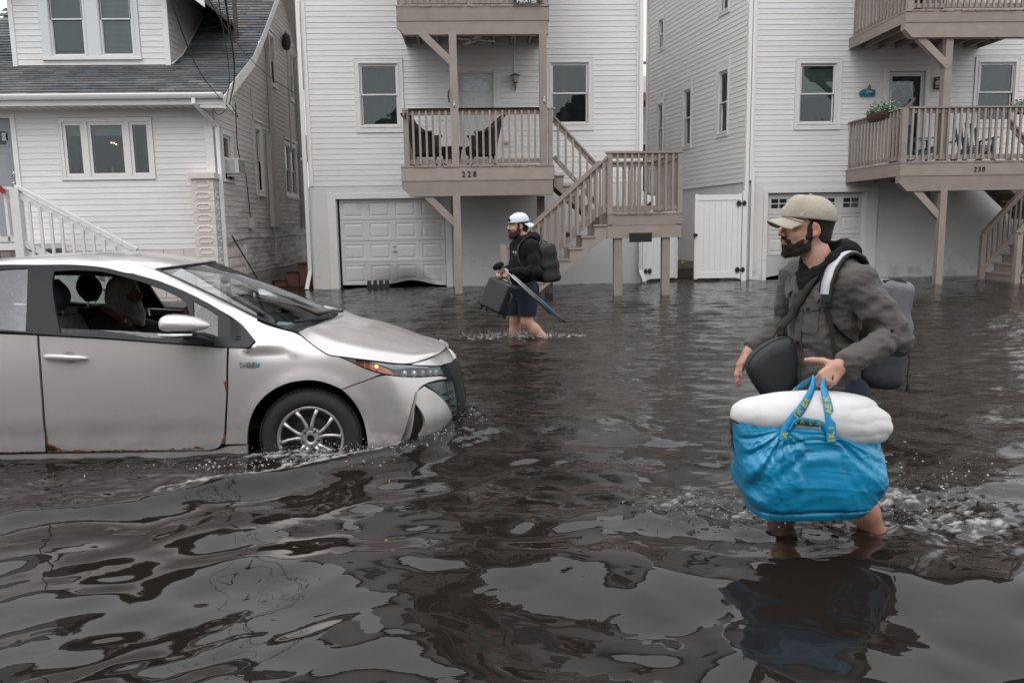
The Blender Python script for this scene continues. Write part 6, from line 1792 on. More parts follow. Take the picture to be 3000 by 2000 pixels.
def np_mesh(name, V, F, m, parent, colors=None):
    org = np.array(ORI[parent.name]) if parent is not None else np.zeros(3)
    me = bpy.data.meshes.new(name); q = np.asarray(F, np.int32)
    me.vertices.add(len(V)); me.vertices.foreach_set('co', (V - org).astype(np.float32).ravel())
    me.loops.add(q.size); me.loops.foreach_set('vertex_index', q.ravel())
    me.polygons.add(len(q)); me.polygons.foreach_set('loop_start', np.arange(0, q.size, q.shape[1], dtype=np.int32)); me.polygons.foreach_set('loop_total', np.full(len(q), q.shape[1], np.int32))
    me.polygons.foreach_set('use_smooth', np.ones(len(q), bool)); me.update(); me.validate()
    if colors is not None:
        at = me.color_attributes.new('tint', 'FLOAT_COLOR', 'POINT'); at.data.foreach_set('color', np.concatenate([colors, np.ones((len(V), 1))], 1).astype(np.float32).ravel())
    me.materials.append(m)
    return link(name, me, parent)
def sdf_part(name, prims, res, m, parent, disp=None, it=1, color=None, clip=None):
    V, F = sdf(prims, res, disp, clip=clip)
    if it: V = relax(V, F, it)
    o = np_mesh(name, V, F, m, parent, None if color is None else color(V))
    return o, V, F
def bvh(V, F): return BVHTree.FromPolygons([tuple(v) for v in V], [tuple(int(i) for i in f) for f in F])
def draped(tree, pts, dirv, off):
    """drop points along dirv onto a surface and lift by off"""
    out = []; dv = Vector(dirv).normalized()
    for p in pts:
        p = Vector(p); h = tree.ray_cast(p - dv * 0.5, dv, 1.2)
        if h[0] is None:
            h = tree.find_nearest(p)
            out.append(h[0] + h[1] * off)
        else: out.append(h[0] - dv * off * 0.5 + h[1] * off * (0.5 if h[1].dot(dv) < 0 else -0.5))
    return out
def strip(path, side, w, th=0.006):
    """flat band along a 3D path; side = vectors across"""
    b = MB(); rows = []
    n = len(path)
    for i, p in enumerate(path):
        p = Vector(p); t = (Vector(path[min(i + 1, n - 1)]) - Vector(path[max(i - 1, 0)])).normalized(); s_ = Vector(side[i] if isinstance(side, list) else side); s_ = (s_ - t * s_.dot(t)).normalized(); nn = t.cross(s_)
        ww = w[i] if isinstance(w, (list, tuple, np.ndarray)) else w
        rows.append([p - s_ * ww / 2 - nn * th / 2, p - s_ * ww / 2 + nn * th / 2, p + s_ * ww / 2 + nn * th / 2, p + s_ * ww / 2 - nn * th / 2])
    b.grid(rows, cv=True); b.add(rows[0], [(0, 1, 2, 3)]); b.add(rows[-1], [(3, 2, 1, 0)])
    return b
def smooth_path(pts, n):
    P = np.array(pts, float); s = np.concatenate([[0], np.cumsum(np.linalg.norm(np.diff(P, axis=0), axis=1))]); return crom(s, P, np.linspace(0, s[-1], n))

def strands(V, F, n, L_, lie, m, par, w=0.0008):
    """short hairs as thin tapered blades rooted on a surface"""
    r = np.random.default_rng(3); f = F[r.integers(0, len(F), n)]; p = V[f].mean(1); nr = np.cross(V[f[:, 1]] - V[f[:, 0]], V[f[:, 2]] - V[f[:, 0]]); nr /= np.linalg.norm(nr, axis=1, keepdims=True) + 1e-9
    d = nr * 0.55 + np.array(lie) * 0.7 + r.normal(0, .35, (n, 3)); d /= np.linalg.norm(d, axis=1, keepdims=True); s = np.cross(d, nr + r.normal(0, .2, (n, 3))); s /= np.linalg.norm(s, axis=1, keepdims=True) + 1e-9
    ln = (L_ * r.uniform(.5, 1.2, n))[:, None]; W = np.stack([p - s * w, p + s * w, p + d * ln], 1).reshape(-1, 3)
    o = np_mesh('hair_strands', W, np.arange(3 * n).reshape(-1, 3), m, par); o['kind'] = 'stuff'
    return o
# ---- heads: x forward, y to the person's left, z up, origin mid-head; about 0.23 m chin to crown
def head_frame(c, fwd_, upv=(0, 0, 1), s=1.0):
    f = Vector(fwd_).normalized(); u = Vector(upv); l = u.cross(f).normalized(); u = f.cross(l).normalized()
    M = np.array([f, l, u]).T; c = np.array(c, float)
    return (lambda p: c + s * (M @ np.array(p, float))), M, s
def head_prims(H, beard_room=0.0):
    X, M, s = H; e = lambda c, r, k=0.015, sub=False, Q=None: ball(X(c), np.array(r if not np.isscalar(r) else (r, r, r)) * s, k * s, sub, M if Q is None else M @ Q)
    c = lambda a, b, ra, rb, k=0.01, sub=False: cone(X(a), X(b), ra * s, rb * s, k * s, sub)
    P = [e((-0.012, 0, 0.042), (0.102, 0.077, 0.088), 0.02), e((0.030, 0, -0.022), (0.064, 0.060, 0.088), 0.03), e((0.040, 0, -0.072), (0.046, 0.050, 0.036), 0.03), e((0.078, 0, -0.094), 0.019, 0.02)]
    for y in (-1, 1):
        P += [c((0.088, 0.010 * y, 0.024), (0.076, 0.045 * y, 0.024), 0.011, 0.010, 0.014), e((0.066, 0.040 * y, -0.026), (0.022, 0.020, 0.020), 0.02), c((0.010, 0.058 * y, -0.03), (0.022, 0.052 * y, -0.078), 0.018, 0.016, 0.02)]
        P += [e((0.103, 0.032 * y, 0.003), (0.016, 0.017, 0.012), 0.012, True)]
        P += [e((0.0785, 0.032 * y, 0.003), 0.0128, 0.002), c((0.091, 0.020 * y, 0.009), (0.087, 0.044 * y, 0.008), 0.0040, 0.0040, 0.004)]
    P += [c((0.093, 0, 0.020), (0.117, 0, -0.022), 0.0075, 0.0115, 0.012), e((0.104, 0.013, -0.028), 0.0085, 0.008), e((0.104, -0.013, -0.028), 0.0085, 0.008)]
    P += [c((0.096, 0.020, -0.053), (0.103, 0, -0.050), 0.0055, 0.0070, 0.006), c((0.103, 0, -0.050), (0.096, -0.020, -0.053), 0.0070, 0.0055, 0.006), c((0.092, 0.016, -0.064), (0.099, 0, -0.064), 0.0060, 0.0080, 0.006), c((0.099, 0, -0.064), (0.092, -0.016, -0.064), 0.0080, 0.0060, 0.006)]
    for y in (-1, 1):                                # ears
        Q = np.array(Matrix.Rotation(R(18) * 1, 3, 'Y')) @ np.array(Matrix.Rotation(R(-22) * y, 3, 'Z'))
        P += [e((-0.008, 0.080 * y, -0.002), (0.019, 0.007, 0.033), 0.006, False, Q), e((-0.004, 0.088 * y, 0.002), (0.010, 0.006, 0.018), 0.006, True, Q), e((-0.002, 0.080 * y, -0.026), (0.009, 0.006, 0.010), 0.008)]
    return P
def head_color(V, H, skin, lipc, ruddy):
    X, M, s = H; q = (V - X((0, 0, 0))) @ M / s
    C_ = np.tile(np.array(skin), (len(V), 1))
    def blob(c, r, col, a=1.0):
        nonlocal C_
        d = np.linalg.norm((q - np.array(c)) / np.array(r), axis=1); w = np.clip(1.3 - d, 0, 1)[:, None] * a; C_ = C_ * (1 - w) + np.array(col) * w
    for y in (-1, 1):
        blob((0.07, 0.045 * y, -0.02), (0.03, 0.03, 0.025), ruddy, 0.6); blob((-0.005, 0.085 * y, -0.005), (0.03, 0.02, 0.04), ruddy, 0.7)
    blob((0.116, 0, -0.02), (0.02, 0.02, 0.02), ruddy, 0.7); blob((0.101, 0, -0.057), (0.012, 0.024, 0.012), lipc, 0.9)
    for y in (-1, 1):
        e0 = np.array((0.0785, 0.032 * y, 0.003)); d = np.linalg.norm(q - e0, axis=1); on = (d < 0.0138) & (q[:, 0] > 0.081); C_[on] = (0.55, 0.52, 0.50)
        a = np.hypot(q[:, 1] - e0[1], q[:, 2] - e0[2] + 0.0005); C_[on & (a < 0.0062)] = (0.03, 0.02, 0.015)
        br = np.linalg.norm((q - np.array((0.092, 0.028 * y, 0.027))) / np.array((0.02, 0.022, 0.0065)), axis=1) < 1; C_[br & (q[:, 0] > 0.075)] = np.array((0.035, 0.024, 0.018))
    return C_
def beard_prims(H, full=1.0, r=1.0):
    X, M, s = H; c = lambda a, b, ra, rb, k=0.012, sub=False: cone(X(a), X(b), ra * s * r, rb * s * r, k * s, sub)
    P = []
    for y in (-1, 1):
        P += [c((0.010, 0.0705 * y, 0.046), (0.010, 0.068 * y, -0.03), 0.010, 0.012), c((0.008, 0.066 * y, -0.03), (0.020, 0.060 * y, -0.078), 0.012, 0.018), c((0.020, 0.058 * y, -0.078), (0.060, 0.038 * y, -0.100), 0.018, 0.021), c((0.060, 0.036 * y, -0.100), (0.084, 0.0, -0.105), 0.021, 0.024), c((0.040, 0.052 * y, -0.062), (0.080, 0.034 * y, -0.080), 0.013, 0.015), c((0.016, 0.063 * y, -0.036), (0.052, 0.047 * y, -0.062), 0.011, 0.012), c((0.014, 0.066 * y, 0.016), (0.016, 0.066 * y, -0.03), 0.011, 0.013)]
        P += [c((0.106, 0.003 * y, -0.041), (0.092, 0.030 * y, -0.054), 0.0075, 0.0065), c((0.092, 0.030 * y, -0.054), (0.082, 0.034 * y, -0.080), 0.008, 0.012)]
    P += [c((0.094, 0.010, -0.078), (0.094, -0.010, -0.078), 0.008, 0.008)]
    P += [ball(X((0.104, 0, -0.058)), np.array((0.02, 0.017, 0.006)) * s, 0.004 * s, True, M)]
    return P
def hair_prims(H, th=0.006):
    X, M, s = H
    return [ball(X((-0.014, 0, 0.042)), np.array((0.103 + th, 0.078 + th, 0.088 + th)) * s, 0.01, False, M), ball(X((-0.05, 0, -0.03)), np.array((0.055, 0.062, 0.06)) * s, 0.03, False, M),
            ball(X((0.075, 0, -0.03)), np.array((0.095, 0.12, 0.11)) * s, 0.01, True, M), rbox(X((0.0, 0, -0.15)), np.array((0.3, 0.3, 0.08)) * s, 0.0, 0.012, True, M), ball(X((0.02, 0.09, -0.012)), np.array((0.032, 0.03, 0.05)) * s, 0.008, True, M), ball(X((0.02, -0.09, -0.012)), np.array((0.032, 0.03, 0.05)) * s, 0.008, True, M)]
def cap_parts(H, m, par, tilt=0.10, brim_dir=1, under=None, arc=True, bl=0.085, front_cut=False):
    X, M, s = H
    up_ = np.array((math.sin(-tilt) * brim_dir * -1, 0, math.cos(tilt))); zc = 0.052
    pr = [ball(X((-0.008, 0, zc - 0.004)), np.array((0.117, 0.093, 0.098)) * s, 0.01, False, M), ball(X((0.045 * brim_dir, 0, zc + 0.03)), np.array((0.052, 0.066, 0.052)) * s, 0.03, False, M)]
    if brim_dir > 0: pr += [cone(X((0.086, 0, 0.050)), X((0.050, 0, 0.116)), 0.018 * s, 0.022 * s, 0.03 * s), cone(X((0.076, 0.035, 0.050)), X((0.044, 0.030, 0.112)), 0.018 * s, 0.020 * s, 0.03 * s), cone(X((0.076, -0.035, 0.050)), X((0.044, -0.030, 0.112)), 0.018 * s, 0.020 * s, 0.03 * s)]
    cc = X((0, 0, 0)); 
    def clip(P):
        q = (P - cc) @ M / s
        return (-(q[..., 2] - (0.041 + q[..., 0] * 0.10 * brim_dir))) * s
    def dp(P):
        q = (P - cc) @ M / s; a = np.arctan2(q[:, 1], q[:, 0] + 0.008)
        seam = np.exp(-(np.sin(a * 3) / 0.05) ** 2)
        return (-0.0012 * seam + 0.0035 * (fbm3(q * 28, 4) - .5)) * s
    o, V, F = sdf_part('cap', pr, 0.0034 * max(s, .9), m, par, disp=dp, clip=clip)
    b = MB(); rows = []
    for i in range(17):
        a = -1.12 + 2.24 * i / 16; row = []
        for j in range(8):
            u = j / 7; e = bl * (math.cos(a * 0.78) ** 0.7) * u
            x = (0.098 * math.cos(a) + 0.004) * brim_dir + brim_dir * e; y = 0.088 * math.sin(a) * (1 + 0.03 * u)
            z = 0.050 - (0.030 + 0.25 * e) * (abs(y) / 0.088) ** 2 - (0.14 * e + 0.8 * e * e if brim_dir > 0 else 0.45 * e)
            row.append((x, y, z))
        rows.append(row)
    top = [[Vector(X(p)) for p in r_] for r_ in rows]; bot = [[Vector(X((p[0], p[1], p[2] - 0.004))) for p in r_] for r_ in rows]
    b.grid(top); b.cur = 1 if under else 0; b.grid([r_[::-1] for r_ in bot]); b.cur = 0; b.grid([[t[-1], q[-1]] for t, q in zip(top, bot)])
    b.build('brim', [m, under] if under else m, o, smooth=True)
    b = MB(); b.ell(X((-0.005, 0, zc + 0.095)), (0.009 * s, 0.009 * s, 0.005 * s)); b.build('cap_button', m, o, smooth=True)
    return o
# ---- hands: wrist at origin, x towards the knuckles, z towards the back of the hand, thumb on +y side (times side)
def hand_prims(c, xdir, zdir, side, curl, thumb, s=1.0, splay=0.0):
    x = np.array(Vector(xdir).normalized()); z = np.array(Vector(zdir)); z = z - x * (z @ x); z /= np.linalg.norm(z); y = np.cross(z, x) * side
    W = lambda a, b_, e: np.array(c, float) + s * (x * a + y * b_ + z * e)
    P = [cone(W(-0.03, 0, 0), W(0.012, 0, 0), 0.024 * s, 0.026 * s, 0.012)]
    ys = (0.030, 0.010, -0.010, -0.028); ln = ((0.045, 0.026, 0.020), (0.050, 0.030, 0.022), (0.046, 0.028, 0.021), (0.036, 0.020, 0.018)); rr = (0.0098, 0.0100, 0.0096, 0.0085)
    for i in range(4):
        k = W(0.085 - (0.006 if i in (0,) else 0.012 if i == 3 else 0), ys[i], 0.004)
        P += [cone(W(0.012, ys[i] * .6, 0), k, 0.017 * s, 0.0125 * s, 0.012)]
        cu = curl[i] if isinstance(curl[0], (tuple, list)) else curl; ang = 0; p = k
        for j in range(3):
            ang += R(cu[j]); d = x * math.cos(ang) - z * math.sin(ang) + y * splay * (1.5 - i) * 0.1; q = p + d * ln[i][j] * s
            P += [cone(p, q, rr[i] * s * (1 - .08 * j), rr[i] * s * (.94 - .1 * j), 0.004)]; p = q
    p = W(0.018, 0.026, -0.006)
    for j, (dx, dy, dz, L_, r0_, r1_) in enumerate(thumb):
        d = x * dx + y * dy + z * dz; d /= np.linalg.norm(d); q = p + d * L_ * s; P += [cone(p, q, r0_ * s, r1_ * s, 0.006)]; p = q
    return P
# ------------------------------------------------------------------ near man with the blue bag
SKIN = mat('skin', (1, 1, 1), 0.5, var=0.07, vscale=60, attr='tint', sss=0.12)
JACK = mat('charcoal overshirt', (0.078, 0.070, 0.066), 0.92, var=0.08, vscale=35, bump=0.0012, bscale=260, sheen=0.08)
HOODIE = mat('black cotton', (0.0085, 0.008, 0.008), 0.95, var=0.15, vscale=30, bump=0.001, bscale=250, spec=0.25)
CAPM = mat('khaki cap', (0.36, 0.325, 0.265), 0.9, var=0.06, vscale=40, bump=0.0006, bscale=400)
BEARD = mat('dark beard', (0.022, 0.017, 0.014), 0.85, var=0.5, vscale=120, bump=0.004, bscale=350)
NAVY = mat('navy shorts', (0.014, 0.021, 0.038), 0.9, var=0.1, vscale=30, sheen=0.1)
m1 = thing('person', 'man in khaki cap and grey overshirt wading left with a blue bag in his hand', 'person', (1.55, 3.47, -0.25))
fT = Vector((-0.955, -0.295, 0)).normalized(); lT = Vector((0, 0, 1)).cross(fT)
def T1(f, l, z): return np.array((1.55, 3.475, 0)) + np.array(fT) * f + np.array(lT) * l + np.array((0, 0, z))
HD1 = head_frame((1.468, 3.495, 1.342), (-1, 0.03, 0.02), (0.03, -0.02, 1), 1.0)
SH_N, SH_F = T1(-0.01, 0.185, 1.115), T1(0.0, -0.185, 1.115)
EL_N, WR_N = np.array((1.735, 3.19, 0.885)), np.array((1.475, 3.10, 0.808))
EL_F, WR_F = np.array((1.475, 3.75, 0.885)), np.array((1.285, 3.63, 0.795))
HIP_N, HIP_F = np.array((1.62, 3.40, 0.60)), np.array((1.54, 3.57, 0.60))
KN_N, AN_N = np.array((1.665, 3.36, 0.20)), np.array((1.83, 3.335, -0.16))
KN_F, AN_F = np.array((1.43, 3.56, 0.20)), np.array((1.385, 3.55, -0.20))
pr = head_prims(HD1)
pr += chain([(1.492, 3.492, 1.29), (1.512, 3.485, 1.22), (1.54, 3.475, 1.13)], [0.054, 0.053, 0.06], 0.03)
pr += chain([T1(0.0, 0, 1.08), T1(0.01, 0, 0.85), T1(0, 0, 0.64)], [0.095, 0.10, 0.11], 0.05)
pr += chain([SH_N, EL_N, WR_N], [0.055, 0.042, 0.028], 0.02) + chain([SH_F, EL_F, WR_F], [0.055, 0.042, 0.028], 0.02)
pr += chain([HIP_N, KN_N, KN_N + (AN_N - KN_N) * 0.35, AN_N], [0.09, 0.058, 0.056, 0.036], 0.03) + chain([HIP_F, KN_F, KN_F + (AN_F - KN_F) * 0.35, AN_F], [0.09, 0.058, 0.056, 0.036], 0.03)
for a in (AN_N, AN_F): pr += chain([a + np.array((0.03, 0, -0.02)), a + np.array((-0.06, -0.01, -0.05)), a + np.array((-0.16, -0.02, -0.06))], [0.035, 0.036, 0.026], 0.02)
# near hand: fist closed round the handles, thumb pointing forward
pr += hand_prims(WR_N + np.array((-0.020, -0.004, -0.008)), (-0.72, -0.12, -0.68), (-0.35, -0.9, 0.25), -1, ((52, 80, 55), (60, 85, 60), (64, 88, 60), (68, 88, 60)), ((0.35, 0.9, 0.0, 0.036, 0.0165, 0.0135), (0.55, 0.72, 0.05, 0.036, 0.0128, 0.0112), (0.65, 0.70, 0.10, 0.030, 0.0110, 0.0080)), 1.0)
pr += hand_prims(WR_F + np.array((-0.015, 0, -0.012)), (-0.5, -0.12, -0.85), (-0.85, 0.1, 0.5), -1, (12, 22, 15), ((0.7, 0.6, -0.3, 0.034, 0.016, 0.0135), (0.9, 0.3, -0.3, 0.034, 0.0128, 0.0115), (1.0, 0.0, -0.2, 0.027, 0.011, 0.0085)), 0.98)
def col1(V):
    C_ = head_color(V, HD1, (0.52, 0.30, 0.215), (0.42, 0.15, 0.12), (0.55, 0.23, 0.165))
    z = V[:, 2]; low = z < 0.95; C_[low] = np.array((0.47, 0.255, 0.185))
    leg = z < 0.4; C_[leg] = np.array((0.36, 0.17, 0.115))
    n = fbm3(V * 40, 9); C_ *= (0.88 + 0.24 * n)[:, None]
    # stubble on cheeks and neck, short hair behind the ear
    X, M, s = HD1; q = (V - X((0, 0, 0))) @ M
    st = np.clip(1.2 - np.linalg.norm((q - np.array((0.03, 0, -0.085))) / np.array((0.055, 0.08, 0.05)), axis=1), 0, 1)[:, None] * 0.45
    return C_ * (1 - st) + np.array((0.10, 0.07, 0.06)) * st
body1, BV, BF = sdf_part('body', pr, 0.0038, SKIN, m1, it=1, color=col1)
hn = lambda a, f, sd: (lambda P: a * (fbm3(P * f, sd) - .5))
bd1, bV, bF = sdf_part('beard', beard_prims(HD1, r=0.86), 0.003, BEARD, m1, disp=lambda P: 0.006 * (fbm3(P * 160, 3) - .45), it=0)
strands(bV, bF, 5200, 0.010, (-0.35, 0, -0.9), BEARD, bd1, 0.0007)
hr1, bV, bF = sdf_part('hair', hair_prims(HD1, 0.003), 0.003, BEARD, m1, disp=lambda P: 0.004 * (fbm3(P * 200, 5) - .4), it=0)
strands(bV, bF, 2600, 0.006, (0.3, 0, -0.9), BEARD, hr1, 0.0006)
cp = cap_parts(HD1, CAPM, m1, bl=0.075)
CORD = mat('cream cord', (0.6, 0.56, 0.48), 0.7)
X, M, s_ = HD1
b = MB(); b.tube([Vector(X(((0.100 * math.cos(a) + 0.008), 0.090 * math.sin(a), 0.054 - 0.028 * (abs(math.sin(a))) ** 2))) for a in np.linspace(-1.15, 1.15, 19)], 0.0028, 6); b.build('cap_cord', CORD, cp, smooth=True)
WPR = mat('white stitching', (0.62, 0.6, 0.56), 0.8)
def side_text(txt, size, p, par, H, face, tilt=0.0, m_=None):
    X, M, s = H; me = text_mesh(txt, size, 0.0008, m_ or WPR)
    f = np.array(face, float); f /= np.linalg.norm(f); u = np.array((0, 0, 1.0)); u = u - f * (u @ f); u /= np.linalg.norm(u); r_ = np.cross(u, f)
    W = np.stack([M @ r_, M @ u, M @ f], 1); mat4 = Matrix([[*W[0], 0], [*W[1], 0], [*W[2], 0], [0, 0, 0, 1]]) @ Matrix.Rotation(tilt, 4, 'Z')
    o = link('lettering', me, par); mat4.translation = Vector(X(p)) - ORI[par.name]; o.matrix_local = mat4
    return o
side_text('47', 0.018, (0.062, 0.0895, 0.062), cp, HD1, (0.35, 0.95, 0.1), 0.15)
side_text('AVING', 0.026, (0.0985, 0.020, 0.088), cp, HD1, (0.93, 0.30, 0.28))
# hoodie under the overshirt
hp = chain([T1(0.02, 0.085, 1.205), T1(-0.055, 0.075, 1.235), T1(-0.10, 0.0, 1.24), T1(-0.055, -0.075, 1.235), T1(0.02, -0.085, 1.205)], [0.034, 0.042, 0.046, 0.042, 0.034], 0.03)
hp += chain([T1(0.02, 0.085, 1.205), T1(0.08, 0.045, 1.15), T1(0.105, 0.005, 1.10)], [0.034, 0.028, 0.018], 0.02) + chain([T1(0.02, -0.085, 1.205), T1(0.08, -0.045, 1.15), T1(0.105, -0.005, 1.10)], [0.034, 0.028, 0.018], 0.02)
hp += [ball(T1(0.0, 0, 1.10), (0.115, 0.10, 0.08), 0.03), cone(T1(0.03, 0.05, 1.17), T1(0.095, 0.0, 1.08), 0.032, 0.028, 0.02), cone(T1(0.03, -0.05, 1.17), T1(0.095, 0.0, 1.08), 0.032, 0.028, 0.02), ball(T1(-0.005, 0, 1.27), (0.062, 0.060, 0.085), 0.015, True)]
sdf_part('hoodie', hp, 0.005, HOODIE, m1, disp=lambda P: 0.016 * (np.abs(fbm3(P * np.array((22, 22, 30)), 8) - .5) * 2 - .35))
# overshirt
LEAN = 0.0
def fold1(P):
    n1 = fbm3(P * np.array((9, 9, 16)), 1); n2 = fbm3(P * np.array((26, 26, 34)), 2)
    r1 = 1 - np.abs(2 * n1 - 1) * 2.2
    d = 0.016 * (n1 - .5) - 0.011 * np.clip(r1, 0, 1) ** 2 + 0.003 * (n2 - .5)
    # creases across the bent near sleeve
    for A, B_, am, fq in ((EL_N, WR_N, 0.017, 58), (SH_N, EL_N, 0.014, 44), (EL_F, WR_F, 0.014, 58)):
        ab = B_ - A; L2 = ab @ ab; h = (P - A) @ ab / L2; dist = np.linalg.norm(P - A - np.clip(h, 0, 1)[:, None] * ab, axis=1)
        w = np.exp(-(dist / 0.085) ** 4) * np.exp(-((h - (0.1 if A is EL_N or A is EL_F else 0.9)) / 0.45) ** 2)
        ph = (P - A) @ (ab / np.sqrt(L2)) * fq + 5.0 * fbm3(P * 11, 6) + (P[:, 2] * 24)
        d = d + w * am * np.sin(ph)
    return d
jp = [ball(T1(-0.005, 0, 1.06), (0.125, 0.195, 0.125), 0.05, False, np.array([fT, lT, (0, 0, 1)]).T), ball(T1(0.0, 0, 0.90), (0.128, 0.172, 0.18), 0.05, False, np.array([fT, lT, (0, 0, 1)]).T), ball(T1(-0.005, 0, 0.70), (0.130, 0.172, 0.17), 0.05, False, np.array([fT, lT, (0, 0, 1)]).T)]
jp += chain([T1(-0.03, 0.07, 1.165), SH_N + np.array((0, 0, 0.005))], [0.055, 0.066], 0.04) + chain([T1(-0.03, -0.07, 1.165), SH_F + np.array((0, 0, 0.005))], [0.055, 0.074], 0.04)
jp += chain([SH_N, SH_N + (EL_N - SH_N) * .5, EL_N, EL_N + (WR_N - EL_N) * .5, WR_N + (EL_N - WR_N) * 0.06], [0.070, 0.064, 0.056, 0.050, 0.042], 0.02)
jp += chain([SH_F, EL_F, WR_F + (EL_F - WR_F) * 0.05], [0.070, 0.056, 0.041], 0.02)
jp += [ball(T1(0.05, 0, 1.245), (0.085, 0.075, 0.11), 0.03, True), rbox(T1(0, 0, 0.42), (0.4, 0.4, 0.14), 0.0, 0.01, True)]
jk, JV, JF = sdf_part('overshirt', jp, 0.006, JACK, m1, disp=fold1, it=1)
JT = bvh(JV, JF)
JD = mat('overshirt seam', (0.085, 0.078, 0.073), 0.95)
def on_jacket(pts, n, w, name, m_, off=0.005, dirv=None, th=0.006, par=jk, side=None):
    dv = dirv or tuple(-fT); P = smooth_path(pts, n); hit = draped(JT, P, dv, off)
    return strip(hit, side or lT, w, th).build(name, m_, par, smooth=True)
# placket, buttons
pk = [T1(0.2, -0.004, z) for z in np.linspace(1.09, 0.575, 14)]
on_jacket(pk, 30, 0.036, 'placket', JACK, 0.0045)
on_jacket([p + np.array(lT) * 0.019 for p in pk], 30, 0.004, 'placket_seam', JD, 0.006)
BTN = mat('black button', (0.012, 0.012, 0.012), 0.3)
bt = MB().lathe([(0.0, 0.0), (0.004, 0.0), (0.0075, 0.002), (0.0085, 0.0), (0.0085, -0.003)], (0, 0, 0), (0, 0, 1), 14).mesh('button', BTN, smooth=True)
def button(p, dirv, par=jk):
    h = JT.ray_cast(Vector(p) - Vector(dirv).normalized() * .4, Vector(dirv).normalized(), 1.0)
    if h[0] is None: return
    n = h[1] if h[1].dot(Vector(dirv)) < 0 else -h[1]
    o = inst('button', bt, par, h[0] + n * 0.010); o.rotation_euler = n.to_track_quat('Z', 'Y').to_euler()
for z in (1.03, 0.94, 0.845, 0.752, 0.655): button(T1(0.2, 0.0, z), -fT)
# chest pocket with pointed flap
def pocket(poly, off, name, m_, dv, th=0.005, fr_o=(0.2, 0.0)):
    outer = densify(poly, 0.012, False); v, F_ = cdt(outer, [], 0.014)
    P = draped(JT, [T1(fr_o[0], a, z) for a, z in v], dv, off); b = MB(); b.add(P, F_)
    ri = draped(JT, [T1(fr_o[0], a, z) for a, z in outer], dv, off); ro = draped(JT, [T1(fr_o[0], a, z) for a, z in outer], dv, -0.004); b.grid([[x, y] for x, y in zip(ri, ro)], cu=True)
    return b.build(name, m_, jk, smooth=True, fix=True)
pd_ = tuple((-fT * 0.75 - lT * 0.65).normalized())
pocket([(0.052, 1.030), (0.172, 1.022), (0.172, 0.905), (0.150, 0.890), (0.072, 0.892), (0.052, 0.91)], 0.0035, 'chest_pocket', JACK, pd_)
pocket([(0.046, 1.045), (0.178, 1.035), (0.176, 1.000), (0.112, 0.982), (0.048, 1.008)], 0.0075, 'pocket_flap', JACK, pd_)
button(T1(0.2, 0.112, 0.998), pd_)
# collar leaves
for sd, z0 in ((1, 0), (-1, 0)):
    rows = []
    pts = [T1(-0.105, 0.0, 1.215), T1(-0.085, 0.07 * sd, 1.205), T1(-0.02, 0.105 * sd, 1.185), T1(0.055, 0.085 * sd, 1.150), T1(0.105, 0.035 * sd, 1.105)]
    low = [T1(-0.125, 0.0, 1.17), T1(-0.105, 0.085 * sd, 1.155), T1(-0.03, 0.135 * sd, 1.125), T1(0.060, 0.120 * sd, 1.075), T1(0.125, 0.095 * sd, 1.035)]
    A = smooth_path(pts, 16); B_ = smooth_path(low, 16); b = MB()
    for off in (0.0, -0.005):
        rows = []
        for a, c in zip(A, B_):
            row = []
            for j in range(6):
                u = j / 5; p = Vector(a + (c - a) * u); h = JT.find_nearest(p); q = p
                if u > 0.25:
                    q = h[0] + h[1] * (0.012 + 0.004) if (p - h[0]).length < 0.06 else p
                    q = p.lerp(q, min(1, (u - .2) * 1.6))
                row.append(q + Vector((0, 0, off)))
            rows.append(row)
        b.grid(rows if sd > 0 else rows[::-1])
    b.build('collar', JACK, jk, smooth=True)
# cuff band and button
ax = Vector(EL_N - WR_N).normalized(); c0 = Vector(WR_N) + ax * 0.022
b = MB(); b.lathe([(0.040, -0.018), (0.0465, -0.018), (0.0475, 0.0), (0.0485, 0.034), (0.046, 0.036)], c0, ax, 28); b.build('cuff', JACK, jk, smooth=True)
for q in (0.035, 0.10): 
    p = c0 + ax * q; o = inst('button', bt, jk, p + Vector((0.0, -0.047, -0.022))); o.rotation_euler = (R(100), 0, 0)
# shorts
sh = [ball(T1(-0.005, 0, 0.58), (0.125, 0.165, 0.10), 0.04, False, np.array([fT, lT, (0, 0, 1)]).T)] + chain([HIP_N, KN_N + np.array((0, 0, 0.06))], [0.112, 0.094], 0.02) + chain([HIP_F, KN_F + np.array((0, 0, 0.06))], [0.112, 0.094], 0.02) + [rbox((1.55, 3.47, 0.10), (0.5, 0.5, 0.10), 0, 0.01, True)]
sdf_part('shorts', sh, 0.008, NAVY, m1, disp=hn(0.012, 14, 3))
# ring on the near hand
b = MB(); b.tube([np.array((1.418, 3.075, 0.752)) + 0.0115 * np.array((math.cos(a) * .5, -0.1, math.sin(a))) + 0.0115 * np.array((0.75 * math.sin(a) * 0, math.cos(a) * .9, 0)) for a in np.linspace(0, 6.28, 18)], 0.0028, 6); b.build('ring', BTN, m1, smooth=True)

